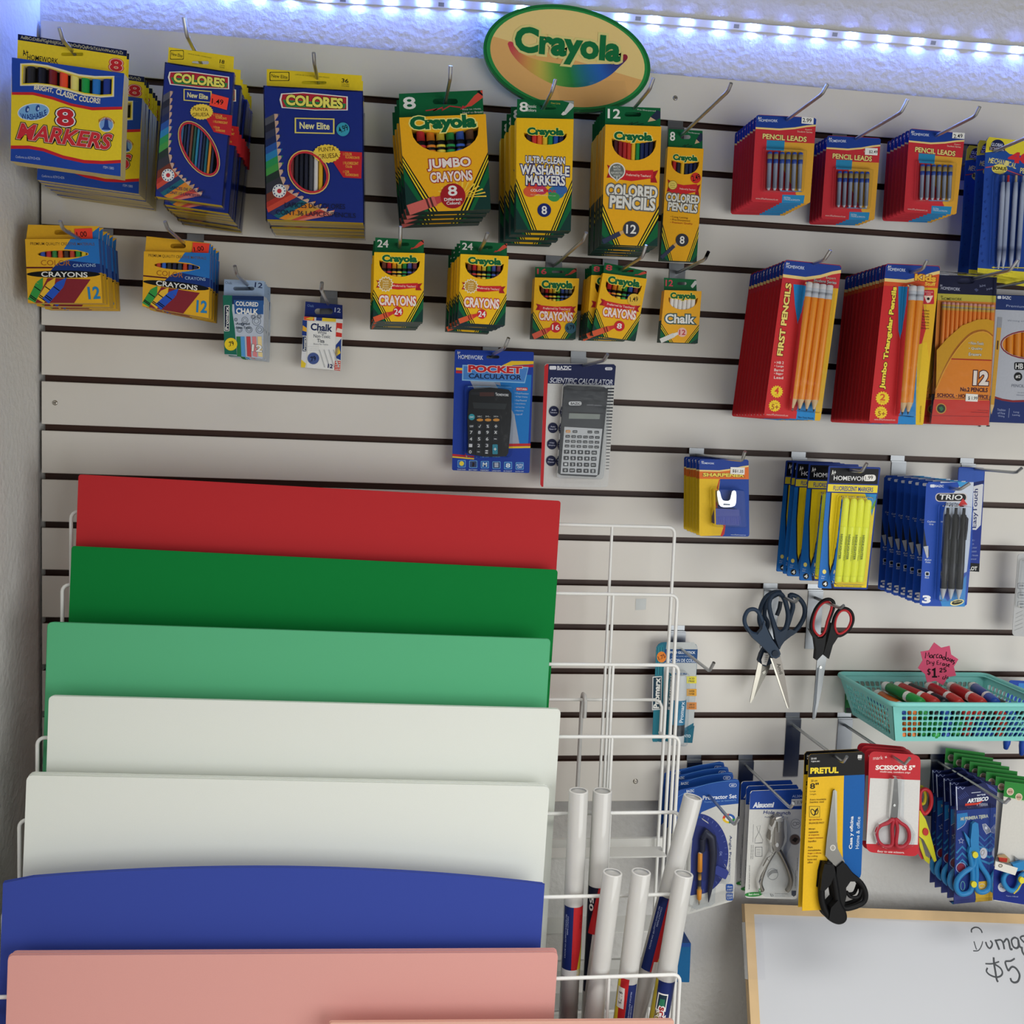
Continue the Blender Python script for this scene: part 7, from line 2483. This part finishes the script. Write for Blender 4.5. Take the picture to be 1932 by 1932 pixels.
it = Item('hang_tag', 'small green and white tag on the slats behind the left end of the teal basket', 'tag', Z19, (126, 640), (196, 640), (124, 834), .004)
q = it.sh()
q.prism([(126, 640), (196, 642), (194, 836), (124, 834)], .003, '3A8A50', '2A6A3C')
q.rect(134, 652, 190, 700, 'C8DCD0')
q.rect(128, 780, 192, 832, '1E2426')
it.part('tag_card', q, M_CARD)

# ------------------------------------------------------------------ wire rack of poster boards
RK = empty('wire_rack', (0, 0, 0), 'white wire floor rack with stepped tiers holding poster boards and paper rolls', 'wire rack')
DK = [.104, .139, .178, .216, .252, .301, .340]
TOPR = [(1272, 1000), (1277, 1127), (1279, 1261), (1280, 1397), (1281, 1541), (1281, 1697), (1281, 1852)]
MID = [(1155, 992), (1157, 1121), (1157, 1254), (1155, 1390), (1151, 1534), (1149, 1690), (1149, 1843)]
LEFT = [.074, .072, .066, .062, .050, .046, .044]
RWIRE = .0027
zk = []
TRAY = [((W(*a_, d_).z + W(*b_, d_).z) / 2 - .562 - o_, d_) for a_, b_, d_, o_ in (((148, 895), (1058, 945), .120, .003), ((135, 1030), (1052, 1075), .147, .002), ((90, 1174), (1038, 1206), .190, .002), ((92, 1313), (1058, 1338), .226, .002), ((50, 1463), (1037, 1484), .254, .004), ((6, 1648), (1028, 1655), .300, .004), ((15, 1803), (1053, 1797), .343, .004))]
for k in range(7):
    d = DK[k]
    m, r_ = W(*MID[k], d), W(*TOPR[k], d)
    z = m.z
    zk.append(z)
    xr, xl = r_.x + .001, LEFT[k]
    zb = .03 if k in (0, 6) else z - .60
    s = Shape()
    c = .010
    path = [(xl, -d, zb), (xl, -d, z - c)] + [(xl + c - c * math.cos(R(a)), -d, z - c + c * math.sin(R(a))) for a in (22, 45, 68, 90)]
    path += [(xr - c + c * math.sin(R(a)), -d, z - c + c * math.cos(R(a))) for a in (0, 22, 45, 68, 90)] + [(xr, -d, zb)]
    s.tube(path, RWIRE, 'EFEFEC', 10)
    s.tube([(m.x, -d, z - .001), (m.x, -d, zb)], RWIRE * .9, 'ECECE9', 8)
    s.build('wire_panel', M_WIRE, RK)
    tz, td_ = TRAY[k]
    s = Shape()
    s.box((xl, -td_ - (.036, .05, .045, .028, .045, .05, .05)[k], tz - .003), (xr, -td_, tz - .001), 'E6E6E2')
    s.build('tray', M_WIRE, RK)
for k in range(3):
    zt = Z0 - (1.262, 1.47, 1.545)[k]
    s = Shape()
    s.box((.075, -.094, zt), (W(1252, 1600, .09).x, -.088, zt + .016), 'E4E4E0')
    s.box((.075, -.092, zt - .018), (W(1252, 1600, .09).x, -.090, zt - .001), 'D2D2CE')
    s.build('back_rail', M_WIRE, RK)
a, b = W(1050, 1316, .075), W(1249, 1324, .075)
z = (a.z + b.z) / 2
s = Shape()
s.tube([(.075, -.075, z), (b.x - .012, -.075, z), (b.x - .004, -.075, z - .003), (b.x, -.075, z - .012), (b.x, -.075, z - .06)], RWIRE, 'ECECE9', 8)
for x in (.075, b.x - .001):
    s.tube([(x, -.075, z - .055), (x, -DK[0], z - .055)], RWIRE, 'ECECE9', 8)
s.build('back_wire', M_WIRE, RK)
h = W(1101, 1308, .075)
s = Shape()
s.tube([(h.x, -.090, z - .026), (h.x, -.0915, z), (h.x, -.084, z + .009), (h.x, -.072, z + .0085), (h.x, -.066, z), (h.x - .0006, -.068, z - .03), (h.x - .003, -.072, z - .30), (h.x - .004, -.072, .30)], .0034, 'D2D2D0', 10)
s.build('hanger_rod', M_WIRE, RK)

LEAN = R(1.5)


def boards(colour, label, tl, tr, d, n, th, group, mid_sag=0.0, width=None, hcol=None, rad=.004, xs=.0016):
    a, b = W(*tl, d), W(*tr, d)
    ex = b - a
    ang = -math.atan2(ex.z, ex.x)
    w = ex.length
    h = .559
    rnd = random.Random(len(label) + n)
    first = None
    for i in range(n):
        if first is None:
            q = Shape()
            if mid_sag:
                m = 20
                top = [(-w / 2 + w * t / m, mid_sag * (1 - (2 * t / m - .98) ** 2) - mid_sag * .5) for t in range(m + 1)]
                top[0] = (top[0][0], top[0][1] - rad)
                pts = [(w / 2, -h + w / 2 * math.sin(ang)), (-w / 2, -h - w / 2 * math.sin(ang))] + top
            else:
                pts = [(p[0], p[1] if p[1] > -h / 2 else p[1] + p[0] * math.sin(ang)) for p in rrect(-w / 2, -h, w / 2, 0, rad, 3)]
            q.prism(pts, th * .93, colour, hcol or colour, px=False, y0=0)
            o = q.build('poster_board', M_BOARD)
            first = o
        else:
            o = first.copy()
            COL.objects.link(o)
        dx, dz = (rnd.uniform(-xs, xs), rnd.uniform(-.0008, .0004)) if i else (0, 0)
        o.matrix_world = Matrix.Translation((a + b) / 2 + Vector((dx, th * i, dz))) @ Matrix.Rotation(-LEAN, 4, 'X') @ Matrix.Rotation(ang, 4, 'Y')
        tag(o, label + (', front sheet' if i == 0 else ', rearmost sheet' if i == n - 1 else ', %s from front' % ORD[i]), 'poster board', group)


boards('C23034', 'red poster board on the top tier of the rack', (148, 895), (1058, 945), .124, 3, .0013, 'red poster boards')
boards('078038', 'dark green poster board on the rack', (135, 1030), (1052, 1075), .150, 2, .0013, 'dark green poster boards')
boards('5DB886', 'light green poster board on the rack', (90, 1174), (1038, 1206), .196, 4, .0014, 'light green poster boards', rad=.006)
boards('E9EDE6', 'white poster board in the upper white stack', (92, 1313), (1058, 1338), .234, 4, .002, 'upper white poster boards', rad=.006)
boards('E9EDE6', 'white poster board in the lower white stack', (50, 1463), (1037, 1484), .272, 7, .0021, 'lower white poster boards', rad=.007)
boards('3A4CA4', 'blue poster board with a bowed top edge', (6, 1648), (1028, 1655), .3205, 5, .002, 'blue poster boards', mid_sag=.020)
boards('DFA29B', 'pink poster board on the front tier', (15, 1803), (1053, 1797), .357, 6, .0022, 'pink poster boards', rad=.006)
boards('E3B1A0', 'pale salmon poster board in the lowest stack below the pink boards', (622, 1930), (1272, 1925), .394, 3, .002, 'salmon poster boards', rad=.003)

# ------------------------------------------------------------------ rolls of covering paper


def roll(label, top, low, d, tier, bands, texts):
    T, B = W(*top, d), W(*low, d)
    ax = (T - B).normalized()
    r = .0139
    LEN = (T.z - TRAY[tier][0] - r * math.sqrt(1 - ax.z ** 2)) / ax.z
    base = T - ax * LEN
    rt = empty('paper_roll', base, label, 'paper roll', 'clear wrapped paper rolls in the rack')
    q = ax.to_track_quat('Z', 'Y')
    # keep +local -Y facing the camera side
    fr = Vector((0, -1, 0))
    fr = (fr - ax * fr.dot(ax)).normalized()
    sd = fr.cross(ax)
    Mx = Matrix((sd * -1, fr * -1, ax)).transposed().to_4x4()
    Mx.translation = base
    rt.matrix_world = Mx
    s = Shape()
    n = 28
    prof_ = [(0, 0), (r, 0), (r, LEN - .0012), (r * .97, LEN), (r * .80, LEN), (r * .78, LEN - .001), (r * .76, LEN - .0035), (0, LEN - .0022)]
    cols_ = ['D2D1CE', 'D2D1CE', 'D2D1CE', 'ECEAE6', 'E6E4E0', '8A8C8C', 'C9C8C4', 'CDCCC8']
    vs, cc = [], []
    for (rr_, z_), c_ in zip(prof_, cols_):
        for k in range(n):
            vs.append((rr_ * math.sin(2 * math.pi * k / n), -rr_ * math.cos(2 * math.pi * k / n), z_))
            cc.append(c_)
    s.add(vs, [(i * n + k, i * n + (k + 1) % n, (i + 1) * n + (k + 1) % n, (i + 1) * n + k) for i in range(len(prof_) - 1) for k in range(n)], cc, True)
    s.build('rolled_sheet', M_WRAP, rt)
    s = Shape()
    lay = 0

    def pt(t, a, e):
        return ((r + e) * math.sin(R(a)), -(r + e) * math.cos(R(a)), LEN - t)
    for (t0, t1, a0, a1, b0, b1, c) in bands:     # from angle a0..a1 at t0 to b0..b1 at t1
        lay += 1
        e = .00012 + lay * .00004
        vs, fs = [], []
        nu, nv = 12, 6
        for j in range(nv + 1):
            t = t0 + (t1 - t0) * j / nv
            s0, s1 = a0 + (b0 - a0) * j / nv, a1 + (b1 - a1) * j / nv
            for i in range(nu + 1):
                vs.append(pt(t, s0 + (s1 - s0) * i / nu, e))
        for j in range(nv):
            for i in range(nu):
                o = j * (nu + 1) + i
                fs.append((o, o + 1, o + nu + 2, o + nu + 1))
        s.add(vs, fs, c, True)
    for (tx, t0, t1, a0, wdeg, col, bold, out, ow) in texts:
        for off, c in (((ow, out),) if out else ()) + ((bold, col),):
            v_, f_ = text_mesh(tx, round(off, 3))
            bv, _ = text_mesh(tx, 0.0)
            x0, x1 = min(p[0] for p in bv), max(p[0] for p in bv)
            y0, y1 = min(p[1] for p in bv), max(p[1] for p in bv)
            lay += 1
            e = .00012 + lay * .00004
            s.add([pt(t0 + (t1 - t0) * (p[0] - x0) / (x1 - x0), a0 + ((p[1] - y0) / (y1 - y0) - .5) * wdeg, e) for p in v_], f_, c)
    s.build('label_sleeve', M_CARD, rt)
    return rt


NB, RB_, YB = '1B2A66', 'C0272C', 'E6D03A'
glob = [(.236, .258, -26, 14, -26, 14, 'F0EEEA'), (.238, .256, -22, 10, -22, 10, '1E3A4A'), (.242, .250, -14, 4, -16, 6, '2E8A5A')]
roll('clear wrapped paper roll standing in back nearest the pink poster boards', (1091.8, 1491), (1075, 1854), .280, 4, [(.168, .272, -75, -8, -75, -8, NB), (.168, .272, -8, 80, -8, 40, RB_), (.205, .272, 78, 80, 20, 80, YB), (.262, .272, -75, 60, -75, 60, 'E0E0DE')],
     [('SELF ADHESIVE COVER', .18, .215, -52, 8, 'B8C4E8', 0, None, 0), ('CONTACT PAPER', .182, .21, -40, 8, 'B8C4E8', 0, None, 0), ('USE ON BOOKS', .215, .245, -50, 8, 'B8C4E8', 0, None, 0), ('50 cm', .18, .20, 40, 14, '7A1A1E', 0, None, 0)])
roll('clear wrapped paper roll with dark globe label standing behind the front rolls', (1136.7, 1491.5), (1119, 1828), .2708, 4, [(.140, .30, -80, -5, -80, -60, '15182E'), (.140, .21, -5, 60, -60, 10, RB_), (.150, .24, 55, 85, -20, 85, YB)] + glob,
     [('school', .205, .245, 12, 34, '7A1E22', .03, 'F0EEEA', .12), ('SUPER', .21, .25, 48, 22, '4A3A1A', .03, 'E8D890', .10), ('50', .155, .175, -45, 26, 'E8E8E4', .03, None, 0)])
roll('clear wrapped paper roll leaning far over toward the protractor sets', (1307.7, 1503), (1244, 1748), .284, 4, [(.150, .262, -70, -10, -70, -10, NB), (.150, .262, -10, 70, -10, 30, RB_), (.19, .262, 68, 70, 10, 70, YB), (.246, .27, 0, 60, 0, 60, 'E2E0DC')],
     [('SELF ADHESIVE COVER', .165, .20, -50, 8, 'B8C4E8', 0, None, 0), ('CONTACT PAPER', .165, .195, -36, 8, 'B8C4E8', 0, None, 0), ('USE ON BOOKS', .20, .23, -46, 8, 'B8C4E8', 0, None, 0)])
roll('clear wrapped paper roll in front with only its plain white side showing', (1156, 1645.5), (1120, 1925), .3205, 5, [(.215, .32, 60, 140, 60, 140, RB_)], [])
roll('clear wrapped paper roll with price tag, middle of the three front rolls', (1209.8, 1644.5), (1177, 1910), .3205, 5, [(.152, .262, -85, -45, -85, -20, YB), (.152, .262, -62, -8, -45, -12, RB_), (.160, .262, -8, 52, -8, 52, NB), (.166, .196, -75, -28, -70, -22, 'E8E6E2')],
     [('PELICULA AUTOADHESIVA', .17, .215, 12, 8, 'B8C4E8', 0, None, 0), ('TRANSPARENTE', .19, .22, 26, 8, 'B8C4E8', 0, None, 0), ('$1.75', .172, .19, -50, 22, '3A3A40', .01, None, 0)])
roll('clear wrapped paper roll with navy globe label beside the blue wall box', (1290, 1648), (1245, 1908), .3205, 5, [(.155, .27, -88, -60, -88, -30, 'C8B43A'), (.155, .27, -62, 60, -40, 60, NB), (.172, .198, -48, 12, -48, 12, 'F0EEEA'), (.174, .196, -42, 6, -42, 6, '1E3444'), (.180, .190, -30, -4, -34, 0, '2E7A5A')],
     [('school', .192, .232, -8, 38, 'A82A2E', .03, 'F0EEEA', .14), ('SUPER', .20, .24, -34, 20, '8A7A3A', .03, 'F0EEEA', .10)])

# ------------------------------------------------------------------ blue pack on the lower wall
it = Item('blue_box', 'flat blue box fixed to the lower wall right of the paper rolls', 'box', Z23, (1560, 492), (1706, 494), (1520, 952), .022)
q = it.sh()
q.prism(rquad([(1560, 492), (1706, 494), (1686, 956), (1520, 952)], .06, 2), .042, '17639A', '1E4E9A')
q.poly([(1562, 496), (1700, 498), (1698, 540), (1558, 538)], '24509E')
it.part('box_body', q, M_CARD)

# ------------------------------------------------------------------ dry erase board leaning at the lower right
d0 = .022
TLw = W(1399, 1705, d0)
TRw = W(1932, 1725, d0)
ex = (TRw - TLw).normalized()
lean = R(27)
dn = Vector((0, -math.sin(lean), -math.cos(lean)))
dn = (dn - ex * dn.dot(ex)).normalized()
nr = ex.cross(dn)
if nr.y > 0:
    nr = -nr
WBW, WBH = .92, .70
wb = empty('dry_erase_board', TLw + dn * WBH + ex * (WBW / 2), 'large dry erase board with light wood frame and handwriting leaning against the lower wall', 'whiteboard')
Mw = Matrix((ex, -nr, -dn)).transposed().to_4x4()
Mw.translation = TLw
off = wb.location.copy()
L2 = lambda x, z, y=0.0: tuple(TLw + ex * x + dn * z + nr * y - off)
FW = .0165


def slab(x0, z0, x1, z1, y0, y1, col, mat, name):
    s = Shape()
    v = [L2(x, z, y) for y in (y0, y1) for x, z in ((x0, z0), (x1, z0), (x1, z1), (x0, z1))]
    s.add(v, [(0, 1, 2, 3), (4, 5, 6, 7), (0, 1, 5, 4), (1, 2, 6, 5), (2, 3, 7, 6), (3, 0, 4, 7)], col)
    return s.build(name, mat, wb)


slab(0, 0, WBW, FW, .0, .014, 'D9B887', M_WOOD, 'frame_rail')
slab(0, WBH - FW, WBW, WBH, .0, .014, 'D9B887', M_WOOD, 'frame_rail')
slab(0, FW, FW, WBH - FW, .0, .014, 'D9B887', M_WOOD, 'frame_rail')
slab(WBW - FW, FW, WBW, WBH - FW, .0, .014, 'D9B887', M_WOOD, 'frame_rail')
slab(FW, FW, WBW - FW, WBH - FW, .001, .009, 'C3C5CB', M_MDO, 'writing_surface')


def onwb(x, y):
    u, v = 1812 + x * .12821, 1730 + y * .12821
    q = CF + CR * ((u - 966) / FPX) + CD * ((v - 966) / FPX)
    P0 = TLw + nr * .0092
    p = CAMP + q * ((P0 - CAMP).dot(nr) / q.dot(nr))
    return p - off


s = Shape()


def stroke(pts, r=.0019, k=5):
    P = [onwb(*p) for p in (spline(pts, False, k) if len(pts) > 2 else pts)]
    s.tube(P, r, '55585C', 6, flat=.3)


stroke([(165, 230), (165, 185), (210, 155), (265, 160), (305, 195), (320, 235)], .0013)
stroke([(200, 360), (225, 445), (240, 480)], .0010)
stroke([(190, 500), (265, 495), (310, 430), (330, 360)], .0011)
stroke([(372, 368), (395, 430), (432, 462), (462, 430), (468, 385), (440, 350)], .0016)
stroke([(512, 335), (540, 400), (572, 482)])
stroke([(530, 350), (590, 340), (625, 380), (645, 475)])
stroke([(640, 375), (680, 325), (710, 360), (735, 470), (765, 472)])
stroke([(850, 330), (800, 305), (755, 345), (775, 430), (820, 460), (855, 430), (850, 335), (872, 430), (905, 455)])
stroke([(950, 280), (900, 290), (890, 320), (960, 385), (990, 330), (950, 280)])
stroke([(905, 440), (912, 510), (950, 562), (985, 520), (990, 360)])
stroke([(490, 595), (496, 690), (515, 800), (535, 920), (555, 955)])
stroke([(370, 690), (470, 690), (570, 660)], .0016)
stroke([(400, 750), (385, 800), (430, 850), (520, 885), (590, 870), (618, 820), (585, 750), (495, 690)], .0016)
stroke([(800, 615), (740, 650), (665, 660), (682, 740), (710, 795)])
stroke([(710, 795), (760, 735), (820, 760), (870, 850), (850, 940), (800, 965), (755, 945), (738, 900)])
s.build('handwriting', M_PAPER, wb)
# stretched wrap over the frame corner
s = Shape()
s.add([L2(x, z, y) for x, z, y in ((-.001, .03, .0005), (-.001, .03, .0150), (.03, .03, .0150), (.03, .12, .0150), (-.001, .12, .0150), (-.001, .12, .0005))], [(0, 1, 4, 5), (1, 2, 3, 4)], 'W')
s.build('clear_wrap', M_FILM, wb)

# ------------------------------------------------------------------ oval sign at the top of the panel
it = Item('oval_sign', 'large oval sign with green rim, big green lettering and a rainbow smile', 'sign', Z3, (40, 40), (1320, 170), (40, 800), .030, ang=6)
it.root.location.z += 0
EL = (683, 442, 642, 398, 11.5)
q = it.sh()
q.prism(ellpts(*EL, n=64), .008, '1B7A3E', '14602F')
q.prism(ellpts(EL[0], EL[1], EL[2] * .965, EL[3] * .945, EL[4], n=64), .002, '2E9A4E', y0=-.0015)
q.y0 = -.0016
q.poly(ellpts(EL[0] + 4, EL[1], EL[2] * .925, EL[3] * .905, EL[4], n=64), 'FFE194')
q.poly(ellpts(EL[0] + 4, EL[1], EL[2] * .925, EL[3] * .905, EL[4], n=60, a0=8, a1=188), 'F6BE74')
lo = spline([(236, 345), (262, 405), (330, 485), (440, 570), (580, 640), (730, 664), (870, 645), (1000, 580), (1085, 505), (1130, 462), (1144, 440)], False, 4)
hi = spline([(262, 325), (290, 355), (340, 408), (450, 452), (560, 475), (690, 492), (820, 488), (950, 486), (1050, 482), (1092, 452), (1106, 424)], False, 4)
rain = ['D8485A', 'DC5A5A', 'E0785A', 'E6A85A', 'D8C85A', '6AAE4A', '2E9048', '2A7A9A', '2E6EC8', '34509E', '4A3A84', '7A2A4A', '9A2A3E']
n = len(lo)


def rc(t):
    x = t * (len(rain) - 1)
    i = min(int(x), len(rain) - 2)
    a, b = lin(rain[i]), lin(rain[i + 1])
    f = x - i
    return tuple(a[k] * (1 - f) + b[k] * f for k in range(4))


y = q._y()
vs, cs = [], []
for i in range(n):
    for p in (lo[i], hi[i]):
        w = q.L(p)
        vs.append((w[0], y, w[2]))
        cs.append(rc(i / (n - 1)))
q.add(vs, [(2 * i, 2 * i + 1, 2 * i + 3, 2 * i + 2) for i in range(n - 1)], cs)
q.ell(255, 335, 22, 20, 'D8485A', 20)
q.ell(1122, 434, 22, 22, '9A2A3E', 20)
it.part('sign_board', q, M_PLAST)
q = it.sh(-.0024)
q.text('Crayola', 298, 322, 1082, 404, 236, 'F1E494', .115)
it.part('letter_backing', q, M_CARD)
# raised green letters
v_, f_ = text_mesh('Crayola', .045)
q = it.sh(-.0030)
q.text('Crayola', 298, 322, 1082, 404, 236, '157A44', .045)
it.part('lettering', q, M_PLAST)
q = it.sh(-.0045)
rnd = random.Random(5)
gx, gz = 16, 8
vs = []
for j in range(gz + 1):
    for i in range(gx + 1):
        u, v = i / gx, j / gz
        p = it.P(600 + 520 * u + 60 * v, 640 + 210 * v - 40 * u * (1 - v) + 60 * (u - .5) ** 2, -.0045 - rnd.uniform(0, .005))
        vs.append(p)
q.add(vs, [(j * (gx + 1) + i, j * (gx + 1) + i + 1, (j + 1) * (gx + 1) + i + 1, (j + 1) * (gx + 1) + i) for j in range(gz) for i in range(gx)], 'W', True)
it.part('clear_tape', q, M_FILM)
